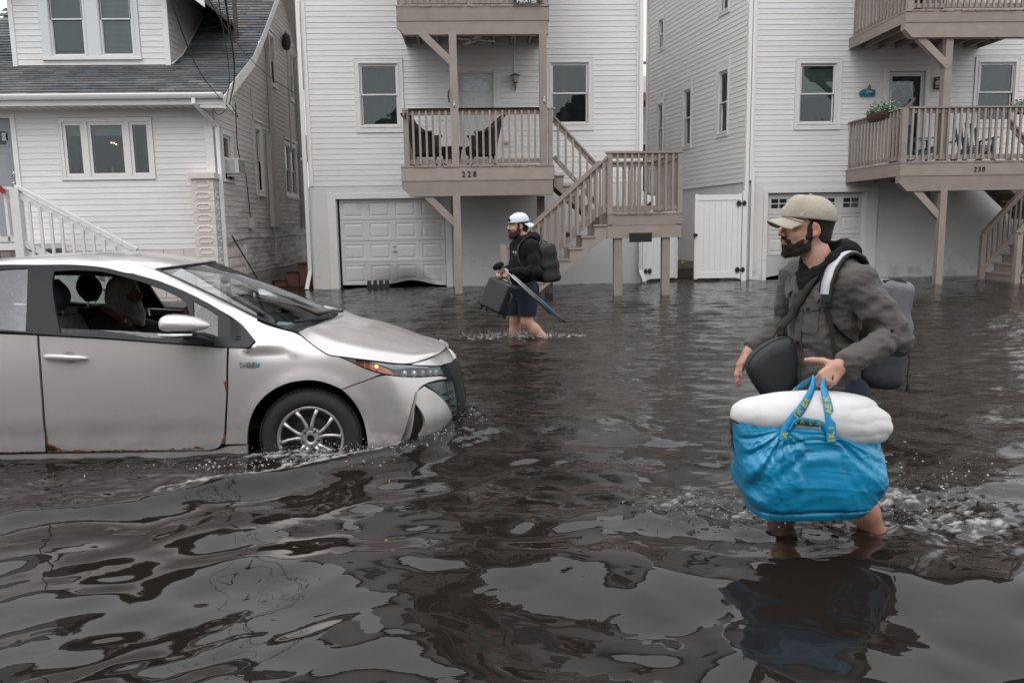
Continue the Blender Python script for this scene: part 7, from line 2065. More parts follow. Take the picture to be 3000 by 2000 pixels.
# ---------------- grey roll-top backpack on his back
GPK = mat('light grey pack cloth', (0.33, 0.33, 0.345), 0.7, var=0.08, vscale=20, bump=0.001, bscale=200)
GPD = mat('dark slate pack cloth', (0.055, 0.062, 0.072), 0.75, var=0.1, vscale=20)
STR = mat('pale strap face', (0.50, 0.50, 0.52), 0.6, var=0.05, vscale=60, bump=0.0008, bscale=500)
BW = mat('black webbing', (0.014, 0.014, 0.015), 0.8, var=0.1)
bp = thing('backpack', 'grey roll-top backpack with pale straps worn by the man with the blue bag', 'backpack', (1.80, 3.60, 0.7))
MBk = np.array([fT, lT, (0, 0, 1)]).T
tiltM = np.array(Matrix.Rotation(R(-10), 3, tuple(lT))) @ MBk
pp = [rbox(T1(-0.235, 0.01, 0.88), (0.050, 0.120, 0.19), 0.045, 0.04, False, tiltM), rbox(T1(-0.255, 0.01, 0.79), (0.055, 0.115, 0.12), 0.04, 0.05, False, tiltM)]
def bpc(V):
    C_ = np.tile(np.array((0.15, 0.15, 0.16)), (len(V), 1)); C_[V[:, 2] < 0.84] = (0.045, 0.051, 0.060); return C_
PKM = mat('pack cloth', (1, 1, 1), 0.7, var=0.08, vscale=20, bump=0.001, bscale=200, attr='tint')
sdf_part('pack_body', pp, 0.007, PKM, bp, disp=lambda P: 0.012 * (fbm3(P * 13, 14) - .5), color=bpc)
t0, t1 = T1(-0.21, 0.13, 1.115), T1(-0.37, 0.10, 1.06)
b = strip(smooth_path([T1(-0.19, 0.145, 1.10), T1(-0.27, 0.15, 1.105), T1(-0.33, 0.14, 1.06), T1(-0.345, 0.10, 1.05)], 14), (0, 0, 1), 0.030, 0.016); b.build('roll_top_edge', BW, bp, smooth=True)
b = strip(smooth_path([T1(-0.345, 0.10, 1.05), T1(-0.355, 0.0, 1.055), T1(-0.345, -0.10, 1.06)], 10), (0, 0, 1), 0.030, 0.016); b.build('roll_top_edge', BW, bp, smooth=True)
b = MB(); b.tube(smooth_path([T1(-0.325, 0.150, 0.84), T1(-0.335, 0.165, 0.76), T1(-0.33, 0.165, 0.68), T1(-0.335, 0.165, 0.64)], 14), 0.0022, 6); b.tube([T1(-0.335, 0.165, 0.645), T1(-0.337, 0.165, 0.615)], [0.006, 0.011], 8); b.build('draw_cord', BW, bp)
# shoulder strap over the near shoulder
sp_ = [T1(-0.16, 0.115, 1.10), T1(-0.12, 0.110, 1.20), T1(-0.04, 0.108, 1.245), T1(0.045, 0.112, 1.20), T1(0.105, 0.128, 1.11), T1(0.135, 0.142, 1.03)]
P = smooth_path(sp_, 26); hit = []
for p in P:
    h = JT.find_nearest(Vector(p)); hit.append(h[0] + h[1] * 0.016)
hit = [Vector(q) for q in relax(np.array(hit), np.array([(i, i + 1, i + 1, i) for i in range(25)]), 2, .4)]
sdv = [Vector(lT)] * 26
sb_ = strip(hit, sdv, 0.072, 0.012).build('shoulder_strap', BW, bp, smooth=True)
strip([p + JT.find_nearest(p)[1] * 0.0085 for p in hit[:24]], sdv[:24], 0.048, 0.004).build('strap_face', STR, sb_, smooth=True)
e = hit[-1]
b = MB(); b.beam(e + Vector((0, -.008, 0.012)), e + Vector((0.0, -0.01, -0.024)), 0.042, 0.014, (0, -1, 0)); b.build('strap_buckle', BLACK, sb_)
low = [e, T1(0.125, 0.155, 0.98), T1(0.06, 0.185, 0.90), T1(-0.04, 0.195, 0.84), T1(-0.14, 0.16, 0.78)]
P = smooth_path([tuple(q) for q in low], 20); lw = []
for p in P:
    h = JT.find_nearest(Vector(p)); lw.append(h[0] + h[1] * 0.010)
strip(lw, sdv[:1] * 20, 0.026, 0.004).build('lower_strap', BW, bp, smooth=True)
b = MB(); b.beam(T1(0.11, 0.155, 0.99), T1(0.085, 0.175, 0.80), 0.026, 0.004, tuple(fT)); b.build('strap_tail', BW, bp)

# ---------------- black shoulder bag with its cross strap
sbg = thing('shoulder_bag', 'black padded shoulder bag slung at the front of the man with the blue bag', 'bag', (1.30, 3.45, 0.57))
poly = [(1.205, 0.790), (1.262, 0.838), (1.325, 0.868), (1.372, 0.872), (1.398, 0.845), (1.408, 0.76), (1.402, 0.68), (1.372, 0.60), (1.325, 0.565), (1.285, 0.578), (1.235, 0.645), (1.192, 0.715), (1.186, 0.755)]
outer = densify(poly, 0.012, True); cen = outer.mean(0)
b = MB(); rows = []
for sc_, dy in ((0.0, -0.052), (0.55, -0.050), (0.85, -0.044), (0.96, -0.032), (1.0, -0.012), (1.0, 0.03), (0.95, 0.05), (0.6, 0.058), (0.0, 0.058)):
    rows.append([Vector((cen[0] + (p[0] - cen[0]) * sc_, 3.425 + dy + 0.25 * (p[0] - 1.3) * 0, cen[1] + (p[1] - cen[1]) * sc_)) for p in outer])
b.grid(rows, cv=True); b.build('bag_body', mat('black nylon', (0.018, 0.019, 0.021), 0.6, var=0.12, vscale=20, bump=0.0008, bscale=400), sbg, smooth=True, fix=True)
b = MB(); b.tube([Vector((p[0], 3.412, p[1])) for p in outer] + [Vector((outer[0][0], 3.412, outer[0][1]))], 0.0045, 6); b.build('piping', BW, sbg, smooth=True)
P = [T1(-0.06, 0.02, 1.22), T1(0.04, 0.055, 1.15), T1(0.11, 0.03, 1.08), T1(0.155, -0.01, 1.01), T1(0.175, -0.045, 0.95), T1(0.18, -0.07, 0.905)]
P = smooth_path(P, 26); hit = []
for i, p in enumerate(P):
    h = JT.find_nearest(Vector(p)); q = h[0] + h[1] * 0.017; hit.append(q if i < 21 else q.lerp(Vector(p), (i - 20) / 5))
strip(hit, Vector(fT).cross(Vector((0.3, 0, 1))).normalized(), 0.046, 0.005).build('cross_strap', BW, sbg, smooth=True)
pe = Vector(hit[-1]); b = MB(); b.tube([pe + Vector((0.016 * math.cos(a), -0.006, 0.02 * math.sin(a) - 0.012)) for a in np.linspace(0, 6.28, 16)], 0.0035, 6); b.tube([pe + Vector((-0.012, -0.01, -0.03)), pe + Vector((-0.026, -0.012, -0.05)), pe + Vector((-0.03, -0.012, -0.075)), (1.362, 3.39, 0.845)], 0.005, 6); b.build('swivel_clip', BLACK, sbg, smooth=True)
# ------------------------------------------------------------------ big blue carrier bag, and the bedding in it
BLUE = mat('blue woven plastic', (0.003, 0.215, 0.40), 0.30, var=0.15, vscale=9, bump=0.003, bscale=34, coat=0.15, spec=0.6)
BLUEH = mat('blue handle webbing', (0.008, 0.24, 0.47), 0.5, var=0.05)
YEL = mat('yellow print', (0.42, 0.40, 0.06), 0.6)
bag = thing('carrier_bag', 'large blue woven plastic bag with lettered handles, stuffed with white bedding', 'bag', (1.34, 3.08, 0.17))
BAGC = (1.338, 3.10)
AN = [(1.186, 0.552), (1.367, 0.540)]      # handle ends on the near side
def bag_surface(nu=260, nv=130):
    rows = []
    for j in range(nv + 1):
        v = j / nv                                # 0 bottom, 1 rim
        lx = np.interp(v, [0, 0.10, 0.22, 0.40, 0.7, 1.0], [1.09, 1.075, 1.045, 1.030, 1.022, 1.018]); rx = np.interp(v, [0, 0.12, 0.25, 0.45, 0.75, 1.0], [1.56, 1.605, 1.640, 1.655, 1.648, 1.632])
        dn = np.interp(v, [0, 0.15, 0.4, 0.8, 1.0], [0.13, 0.155, 0.165, 0.135, 0.115])
        row = []
        for i in range(nu):
            a = 2 * math.pi * i / nu; c, s = math.cos(a), math.sin(a); e = 0.42
            cx_ = (lx + rx) / 2; hw = (rx - lx) / 2 * 0.925
            x = cx_ + hw * np.sign(c) * abs(c) ** e; y = BAGC[1] + dn * np.sign(s) * abs(s) ** 0.62
            z0 = 0.200 + 0.03 * ((x - 1.34) / 0.3) * 0 + 0.06 * max(0, abs((x - 1.33) / 0.30) - .6) ** 1.3
            zr = np.interp(x, [1.02, 1.12, 1.36, 1.45, 1.55, 1.63], [0.592, 0.582, 0.568, 0.532, 0.502, 0.508])
            z = z0 + (zr - z0) * v
            row.append((x, y, z))
        rows.append(row)
    P = np.array(rows)
    x, y, z = P[..., 0], P[..., 1], P[..., 2]
    front = np.clip((BAGC[1] - y) / 0.12, -1, 1)
    d = 0.014 * (fbm3(np.stack([x * 6, y * 6, z * 5], -1), 3) - .5) + 0.006 * np.clip(1 - np.abs(2 * fbm3(np.stack([(x + .5 * z) * 15, y * 4, (z - .3 * x) * 5.5], -1), 5) - 1) * 3.0, 0, 1) + 0.0025 * np.clip(1 - np.abs(2 * fbm3(np.stack([(x - .4 * z) * 34, y * 8, (z + .5 * x) * 22], -1), 15) - 1) * 2.6, 0, 1)
    for ax_, az in AN:                            # pleats fanning out below each handle end
        dx = x - ax_; dz = az - z; r_ = np.hypot(dx, dz); an = np.arctan2(dx, dz + 0.02)
        w = np.exp(-(r_ / 0.22) ** 2) * np.clip(r_ / 0.04, 0, 1) * np.clip(dz * 20 + .4, 0, 1)
        d += front * w * (0.0085 * np.sin(an * 15 + 3 * ax_ + 2.5 * fbm3(np.stack([x * 8, y * 8, z * 8], -1), 9)) + 0.004 * np.sin(an * 31))
    d += front * 0.012 * np.sin((x - 1.3) * 22 + (z - .3) * 30) * np.exp(-((x - 1.56) / 0.09) ** 2 - ((z - 0.36) / 0.12) ** 2)
    d += front * 0.014 * np.sin((x - 1.1) * 26 - (z - .3) * 34) * np.exp(-((x - 1.07) / 0.06) ** 2 - ((z - 0.36) / 0.10) ** 2)
    d -= 0.010 * np.exp(-((z - 0.235 - 0.02 * (x - 1.3)) / 0.007) ** 2) * np.clip(front, 0, 1) - 0.004
    P[..., 1] -= d * np.sign(BAGC[1] - y) * np.clip(np.abs(BAGC[1] - y) / 0.06, 0, 1)
    P[..., 0] += d * np.clip(np.abs(x - 1.335) / 0.31, 0, 1) ** 4 * np.sign(x - 1.335) * 1.0
    P[..., 2] += 0.006 * (fbm3(np.stack([x * 20, y * 20, z * 4], -1), 12) - .5)
    return P
BP = bag_surface()
b = MB(); b.grid([[Vector(p) for p in r_] for r_ in BP], cv=True)
cb_ = BP[0].mean(0); n0 = len(b.v); b.add([Vector(cb_ + (p - cb_) * f + np.array((0, 0, -0.012 * (1 - f * f)))) for f in (0.985, 0.6, 0.0) for p in BP[0]], [])
m_ = len(BP[0])
for k in range(2):
    for i in range(m_): b.f.append((n0 + k * m_ + i, n0 + k * m_ + (i + 1) % m_, n0 + (k + 1) * m_ + (i + 1) % m_, n0 + (k + 1) * m_ + i)); b.mi.append(0)
for i in range(m_): b.f.append((i, (i + 1) % m_, n0 + (i + 1) % m_, n0 + i)); b.mi.append(0)
rim = BP[-1]; 
b.grid([[Vector(p), Vector((p[0] * 0.985 + 1.335 * .015, p[1] * 0.96 + BAGC[1] * .04, p[2] - 0.02)), Vector((p[0] * 0.98 + 1.335 * .02, p[1] * 0.95 + BAGC[1] * .05, p[2] - 0.09))] for p in rim], cu=True)
sack = b.build('sack', BLUE, bag, smooth=True, fix=True)
# long handles, near pair meeting in the fist; short handle folded on the rim
HN = np.array((1.392, 3.085, 0.758))
def handle(pts, w, name, txt=None, twist=None):
    P = smooth_path(pts, 30); sd = []
    for i in range(30):
        t = Vector(P[min(i + 1, 29)] - P[max(i - 1, 0)]).normalized(); sd.append(Vector((0, 1, 0)).cross(t).normalized().lerp(Vector((0.5, 0.8, 0)), 0.75 * (i / 29) ** 3).normalized())
    h = strip(P, sd, [w * (1 - 0.35 * (i / 29) ** 2) for i in range(30)], 0.003).build(name, BLUEH, bag, smooth=True)
    if txt:
        L_ = np.linalg.norm(P[20] - P[1])
        for k, (ch, u) in enumerate(txt):
            i = min(max(int(u * 28), 1), 28); t = Vector(P[i + 1] - P[i - 1]).normalized(); n = sd[i].cross(t).normalized()
            if n.y > 0: n = -n
            s2 = n.cross(t) * 1.0
            me = text_mesh(ch, 0.034, 0.0006, YEL, bold=0.0012); o = link('lettering', me, h)
            Mx = Matrix(((t.x, s2.x, n.x, 0), (t.y, s2.y, n.y, 0), (t.z, s2.z, n.z, 0), (0, 0, 0, 1))); Mx.translation = Vector(P[i]) + n * 0.0026 - ORI[bag.name]; o.matrix_local = Mx
    return h
yn = lambda x, z: float(BP[int(np.clip((z - 0.185) / 0.38, 0, 1) * 130)][np.argmin([abs(p[0] - x) + (0 if p[1] < BAGC[1] else 9) for p in BP[115]])][1]) - 0.004
handle([(1.180, yn(1.18, .53) - .004, 0.532), (1.192, yn(1.19, .56) - .006, 0.572), (1.262, 2.985, 0.66), (1.325, 3.04, 0.735), tuple(HN + np.array((-0.05, -0.01, 0.0)))], 0.040, 'handle', [('A', 0.10), ('I', 0.36), ('K', 0.44), ('E', 0.54), ('A', 0.64)])
handle([(1.370, yn(1.37, .53) - .004, 0.520), (1.368, yn(1.37, .56) - .006, 0.570), (1.364, 2.99, 0.66), (1.366, 3.04, 0.73), tuple(HN + np.array((-0.005, -0.012, -0.012)))], 0.040, 'handle', [('I', 0.04), ('K', 0.13), ('I', 0.22), ('A', 0.48), ('E', 0.57), ('K', 0.66)])
handle([(1.40, 3.215, 0.58), (1.395, 3.20, 0.64), (1.385, 3.15, 0.71), tuple(HN + np.array((0.0, 0.02, -0.01)))], 0.032, 'handle', [('I', 0.2), ('K', 0.4), ('E', 0.6)])
handle([(1.26, 3.215, 0.58), (1.29, 3.20, 0.64), (1.325, 3.15, 0.71), tuple(HN + np.array((-0.04, 0.02, -0.005)))], 0.032, 'handle', [('I', 0.2), ('K', 0.4), ('E', 0.6)])
P = smooth_path([(1.205, yn(1.2, .56) - .008, 0.567), (1.235, 2.975, 0.602), (1.285, 2.972, 0.600), (1.335, 2.972, 0.585), (1.352, yn(1.35, .56) - .008, 0.558)], 24)
hs = strip(P, (0, -0.35, 1), 0.032, 0.003).build('short_handle', BLUEH, bag, smooth=True)
for k, ch in enumerate('IKEA'):
    i = 5 + 4 * k; t = Vector(P[i + 1] - P[i - 1]).normalized(); n = Vector((0, -0.94, -0.34)); n = (n - t * n.dot(t)).normalized(); s2 = n.cross(t)
    o = link('lettering', text_mesh(ch, 0.03, 0.0006, YEL, bold=0.001), hs); Mx = Matrix(((t.x, s2.x, n.x, 0), (t.y, s2.y, n.y, 0), (t.z, s2.z, n.z, 0), (0, 0, 0, 1))); Mx.translation = Vector(P[i]) + n * 0.0026 - ORI[bag.name]; o.matrix_local = Mx
# bedding
WHT = mat('white quilt', (0.60, 0.585, 0.58), 0.9, var=0.04, vscale=25, sheen=0.2)
def qd(P):
    u = (P[:, 0] - 1.1); r1 = np.abs(np.sin(P[:, 2] * 60 + 9 * u + 4 * fbm3(P * 7, 3))); n = fbm3(P * 30, 5)
    right = np.clip((P[:, 0] - 1.40) / 0.15, 0, 1)
    return -0.0035 * r1 * (0.2 + right) + 0.0035 * (n - .5) + 0.007 * (fbm3(P * 8, 8) - .5)
Mq = np.array(Matrix.Rotation(R(6), 3, 'Y'))
qp_ = [ball((1.335, 3.10, 0.590), (0.305, 0.112, 0.078), 0.05, False, Mq), ball((1.20, 3.10, 0.60), (0.175, 0.105, 0.068), 0.05), ball((1.49, 3.09, 0.556), (0.160, 0.112, 0.078), 0.10, False, Mq), ball((1.40, 3.1, 0.625), (0.16, 0.09, 0.045), 0.08)]
qo, _, _ = sdf_part('white_bedding', qp_, 0.005, WHT, None, disp=qd); tag(qo, 'white quilted bedding bulging out of the top of the blue bag', 'bedding')
b = MB()
for k in range(3):
    b.tube(smooth_path([(1.022, 3.02, 0.59), (0.992 - .006 * k, 3.0, 0.60 + .006 * k), (0.978 + .004 * k, 2.99, 0.57), (0.988, 2.99, 0.545 - .01 * k), (0.972 + .012 * k, 2.99, 0.515 - .012 * k)], 14), 0.0026, 6)
b.build('cord', BW, bag, smooth=True)
# ------------------------------------------------------------------ far man with suitcase
m2 = thing('person', 'bearded man in backward white cap and black hoodie wading left with a suitcase', 'person', (0.6, 9.95, -0.25))
f2 = Vector((-0.95, -0.30, 0)).normalized(); l2 = Vector((0, 0, 1)).cross(f2)
def T2(f, l, z): return np.array((0.60, 9.95, 0)) + np.array(f2) * f + np.array(l2) * l + np.array((0, 0, z))
HD2 = head_frame((0.535, 9.94, 1.378), (-1, -0.22, -0.02), (0, 0, 1), 1.14)
SN, SF = T2(-0.02, 0.20, 1.13), T2(0.02, -0.20, 1.13)
EN, WN_ = np.array((0.725, 9.66, 0.835)), np.array((0.43, 9.62, 0.832))
EF, WF2 = np.array((0.50, 10.20, 0.86)), np.array((0.36, 9.96, 0.835))
HN2, HF2 = np.array((0.645, 9.86, 0.60)), np.array((0.57, 10.04, 0.60))
KN2, AN2 = np.array((0.615, 9.86, 0.20)), np.array((0.945, 9.86, -0.13))
KF2, AF2 = np.array((0.485, 10.03, 0.20)), np.array((0.465, 10.03, -0.22))
pr = head_prims(HD2) + chain([(0.565, 9.945, 1.31), (0.585, 9.95, 1.24), (0.60, 9.95, 1.15)], [0.064, 0.066, 0.08], 0.03)
pr += chain([T2(0, 0, 1.08), T2(0.02, 0, 0.85), T2(0, 0, 0.62)], [0.12, 0.13, 0.12], 0.05)
pr += chain([SN, EN, WN_], [0.06, 0.048, 0.031], 0.02) + chain([SF, EF, WF2], [0.06, 0.048, 0.031], 0.02)
pr += chain([HN2, KN2, KN2 + (AN2 - KN2) * .3, AN2], [0.105, 0.070, 0.070, 0.042], 0.03) + chain([HF2, KF2, KF2 + (AF2 - KF2) * .35, AF2], [0.105, 0.072, 0.072, 0.045], 0.03)
for a in (AN2, AF2): pr += chain([a + np.array((0.03, 0, -0.02)), a + np.array((-0.16, -0.02, -0.05))], [0.04, 0.032], 0.02)
pr += hand_prims(WN_ + np.array((-0.02, 0, -0.004)), (-0.93, -0.1, -0.30), (-0.1, -0.9, 0.4), -1, (60, 85, 55), ((0.5, 0.8, 0.0, 0.036, 0.0165, 0.0135), (0.8, 0.4, 0.0, 0.036, 0.013, 0.0115), (0.9, 0.1, -0.1, 0.028, 0.011, 0.0085)), 1.1)
pr += hand_prims(WF2 + np.array((-0.02, 0, -0.01)), (-0.75, -0.35, -0.55), (-0.3, -0.6, 0.7), 1, (60, 85, 55), ((0.5, 0.8, 0.0, 0.036, 0.0165, 0.0135), (0.8, 0.4, 0.0, 0.036, 0.013, 0.0115), (0.9, 0.1, -0.1, 0.028, 0.011, 0.0085)), 1.1)
def col2(V):
    C_ = head_color(V, HD2, (0.50, 0.285, 0.205), (0.35, 0.14, 0.11), (0.50, 0.21, 0.15)); low = V[:, 2] < 0.95; C_[low] = (0.47, 0.235, 0.165); lg = V[:, 2] < 0.45; C_[lg] = (0.50, 0.28, 0.205); return C_ * (0.86 + 0.28 * fbm3(V * 28, 9))[:, None]
sdf_part('body', pr, 0.006, SKIN, m2, color=col2)
AUB = mat('auburn beard', (0.055, 0.022, 0.012), 0.85, var=0.5, vscale=100, bump=0.004, bscale=300)
bd2, bV, bF = sdf_part('beard', beard_prims(HD2, r=1.08), 0.0045, AUB, m2, disp=lambda P: 0.009 * (fbm3(P * 110, 3) - .45), it=0)
strands(bV, bF, 2500, 0.018, (-0.35, 0, -0.9), AUB, bd2, 0.0014)
sdf_part('hair', hair_prims(HD2, 0.004), 0.005, BEARD, m2, disp=lambda P: 0.004 * (fbm3(P * 160, 5) - .4), it=0)
cp2 = cap_parts(HD2, mat('pale blue white cap', (0.60, 0.66, 0.70), 0.8, var=0.05, vscale=30), m2, brim_dir=-1, under=mat('dark brim underside', (0.05, 0.052, 0.06), 0.8), bl=0.075)
X2, M2_, s2_ = HD2
b = MB(); b.ell(X2((0.100, 0, 0.064)), (0.012, 0.052, 0.030), 16, 10, Matrix(M2_)); b.build('cap_opening', HOODIE, cp2, smooth=True)
b = MB(); b.tube([Vector(X2((0.112 * math.cos(a), 0.092 * math.sin(a), 0.034))) for a in np.linspace(-1.0, 1.0, 12)], 0.008, 6, sq=(.6, 1)); b.build('cap_strap', HOODIE, cp2, smooth=True)
M2b = np.array([f2, l2, (0, 0, 1)]).T
def fold2(P):
    n1 = fbm3(P * np.array((8, 8, 12)), 21); d = 0.018 * (n1 - .5) + 0.005 * (fbm3(P * 26, 23) - .5)
    for A, B_ in ((EN, WN_), (SN, EN)):
        ab = B_ - A; h = np.clip((P - A) @ ab / (ab @ ab), 0, 1); w = np.exp(-(np.linalg.norm(P - A - h[:, None] * ab, axis=1) / .1) ** 4); d = d + w * 0.010 * np.sin((P - A) @ (ab / np.linalg.norm(ab)) * 52 + 5 * fbm3(P * 9, 4) + P[:, 2] * 18)
    return d
hp = [ball(T2(0, 0, 1.07), (0.15, 0.225, 0.14), 0.05, False, M2b), ball(T2(0.02, 0, 0.90), (0.17, 0.20, 0.18), 0.05, False, M2b), ball(T2(0.01, 0, 0.74), (0.165, 0.195, 0.13), 0.05, False, M2b)]
hp += chain([SN, EN, WN_ + (EN - WN_) * .04], [0.088, 0.076, 0.052], 0.025) + chain([SF, EF, WF2 + (EF - WF2) * .05], [0.085, 0.07, 0.05], 0.025) + chain([T2(-.02, .06, 1.18), SN], [.07, .085], .04) + chain([T2(-.02, -.06, 1.18), SF], [.07, .085], .04)
hp += chain([T2(0.10, 0.0, 1.18), T2(0.05, 0.085, 1.215), T2(-0.06, 0.10, 1.235), T2(-0.13, 0.03, 1.225), T2(-0.13, -0.03, 1.225), T2(-0.06, -0.10, 1.235), T2(0.05, -0.085, 1.215), T2(0.10, 0.0, 1.18)], [0.04, 0.045, 0.055, 0.068, 0.068, 0.055, 0.045, 0.04], 0.04)
hp += [rbox(T2(0, 0, 0.50), (0.5, 0.5, 0.125), 0, 0.01, True)]
hd2, HV, HF = sdf_part('hoodie', hp, 0.008, HOODIE, m2, disp=fold2)
sh = [ball(T2(0, 0, 0.60), (0.15, 0.185, 0.12), 0.04, False, M2b)] + chain([HN2, KN2 + np.array((0.01, 0, 0.10))], [0.135, 0.115], 0.03) + chain([HF2, KF2 + np.array((0, 0, 0.09))], [0.135, 0.12], 0.03) + [rbox((0.6, 9.95, 0.16), (0.5, 0.5, 0.115), 0, 0.01, True)]
sdf_part('shorts', sh, 0.008, mat('deep blue shorts', (0.008, 0.016, 0.034), 0.85, var=0.12, vscale=20), m2, disp=lambda P: 0.022 * (fbm3(P * np.array((14, 14, 5)), 31) - .5))
HT = bvh(HV, HF)
h = HT.ray_cast(Vector((0.492, 9.3, 1.063)), Vector((0, 1, 0)), 2.0)
if h[0] is not None:
    for tx, sz, dz in (('ALABEL', 0.034, 0.0), ('CO', 0.016, -0.028)):
        hh = HT.ray_cast(Vector((0.492, 9.3, 1.063 + dz)), Vector((0, 1, 0)), 2.0); q = hh[1].to_track_quat('Z', 'Y')
        n = hh[1]; r_ = Vector((0, 0, 1)).cross(n).normalized(); u_ = n.cross(r_)
        o = link('lettering', text_mesh(tx, sz, 0.001, WPR), hd2); Mx = Matrix(((r_.x, u_.x, n.x, 0), (r_.y, u_.y, n.y, 0), (r_.z, u_.z, n.z, 0), (0, 0, 0, 1))); Mx.translation = hh[0] + n * 0.006 - ORI[m2.name]; o.matrix_local = Mx
# black backpack
BPK = mat('black pack nylon', (0.013, 0.013, 0.0135), 0.7, var=0.2, vscale=18, bump=0.001, bscale=300)
bk2 = thing('backpack', 'bulky black backpack on the back of the man carrying the suitcase', 'backpack', (0.86, 9.97, 0.68))
Mt = np.array(Matrix.Rotation(R(8), 3, tuple(l2))) @ M2b
pp = [rbox(T2(-0.27, 0.02, 0.92), (0.075, 0.12, 0.19), 0.05, 0.04, False, Mt), rbox(T2(-0.355, 0.02, 0.82), (0.025, 0.10, 0.09), 0.04, 0.05, False, Mt), rbox(T2(-0.24, 0.14, 0.80), (0.05, 0.02, 0.08), 0.03, 0.03, False, Mt)]
sdf_part('pack_body', pp, 0.008, BPK, bk2, disp=lambda P: 0.016 * (fbm3(P * 10, 14) - .5) + 0.004 * np.sin(P[:, 2] * 40))
b = MB(); b.tube(smooth_path([T2(-0.21, 0.03, 1.15), T2(-0.24, 0.03, 1.19), T2(-0.29, 0.03, 1.18), T2(-0.30, 0.03, 1.13)], 12), 0.011, 8); b.build('grab_loop', mat('grey webbing', (0.06, 0.06, 0.06), 0.8), bk2, smooth=True)
b = MB(); b.tube(smooth_path([T2(-0.345, 0.14, 0.78), T2(-0.36, 0.13, 0.95), T2(-0.31, 0.12, 1.09), T2(-0.25, 0.11, 1.13)], 14), 0.004, 6); b.build('zip', mat('zip', (0.03, 0.03, 0.03), .5), bk2)
P = smooth_path([T2(-0.15, 0.13, 1.12), T2(-0.05, 0.13, 1.24), T2(0.06, 0.12, 1.20), T2(0.14, 0.13, 1.06), T2(0.12, 0.17, 0.93), T2(0.0, 0.21, 0.82)], 26); hit = []
for p in P:
    q = HT.find_nearest(Vector(p)); hit.append(q[0] + q[1] * 0.012)
strip(hit, l2, 0.055, 0.008).build('shoulder_strap', BPK, bk2, smooth=True)
# suitcase
SUIT = mat('matte black suitcase shell', (0.012, 0.0125, 0.013), 0.45, var=0.08, vscale=12, bump=0.0006, bscale=300)
sc = thing('suitcase', 'black hard-shell cabin suitcase held tilted by the man in the white cap', 'suitcase', (0.27, 9.6, 0.33))
SCC = Vector((0.268, 9.60, 0.548)); al = R(36)
nf = Vector((-math.sin(al), -math.cos(al), 0)); rv = Vector((math.cos(al), -math.sin(al), 0)); uv = Vector((0, 0, 1)); Rt = Matrix.Rotation(R(23), 3, 'Y')
rv, nf, uv = Rt @ rv, Rt @ nf, Rt @ uv
Ms = np.array([rv, -nf, uv]).T
W2 = lambda a, d, z: np.array(SCC) + np.array(rv) * a + np.array(nf) * d + np.array(uv) * z
sdf_part('shell', [rbox(SCC, (0.135, 0.075, 0.155), 0.035, 0.01, False, Ms)], 0.006, SUIT, sc, disp=None)
b = MB()
for d_ in (0.112,):
    pts = [W2(a, 0.0, z) for a, z in ((-0.172, -0.16), (-0.172, 0.16), (-0.155, 0.188), (0.155, 0.188), (0.172, 0.16), (0.172, -0.16), (0.155, -0.188), (-0.155, -0.188), (-0.172, -0.16))]; b.tube(pts, 0.006, 6)
b.build('zip_seam', BLACK, sc)
b = MB(); b.tube(smooth_path([W2(0.172, 0.06, 0.09), W2(0.195, 0.06, 0.08), W2(0.195, 0.06, -0.04), W2(0.172, 0.06, -0.05)], 14), 0.011, 8); b.build('side_handle', BLACK, sc, smooth=True)
b = MB(); b.tube(smooth_path([W2(-0.06, 0.0, 0.188), W2(-0.055, 0.0, 0.215), W2(0.055, 0.0, 0.215), W2(0.06, 0.0, 0.188)], 14), 0.011, 8); b.build('top_handle', BLACK, sc, smooth=True)
b = MB(); b.beam(W2(0.171, -0.02, 0.10), W2(0.171, -0.02, -0.10), 0.05, 0.006, tuple(rv)); b.build('lock_panel', BLACK, sc)
b = MB()
for z in (-0.02, 0.0, 0.03): b.ell(W2(0.176, -0.02, z), (0.006, 0.006, 0.006), 8, 6)
b.build('combination_dials', CHROME, sc)
for a in (-0.14, 0.14):
    for d_ in (-0.07, 0.07):
        b = MB(); b.lathe([(0.0, -0.014), (0.022, -0.012), (0.022, 0.012), (0.0, 0.014)], W2(a, d_, -0.212), tuple(rv), 14); b.beam(W2(a, d_, -0.188), W2(a, d_, -0.215), 0.026, 0.03); b.build('caster', BLACK, sc)
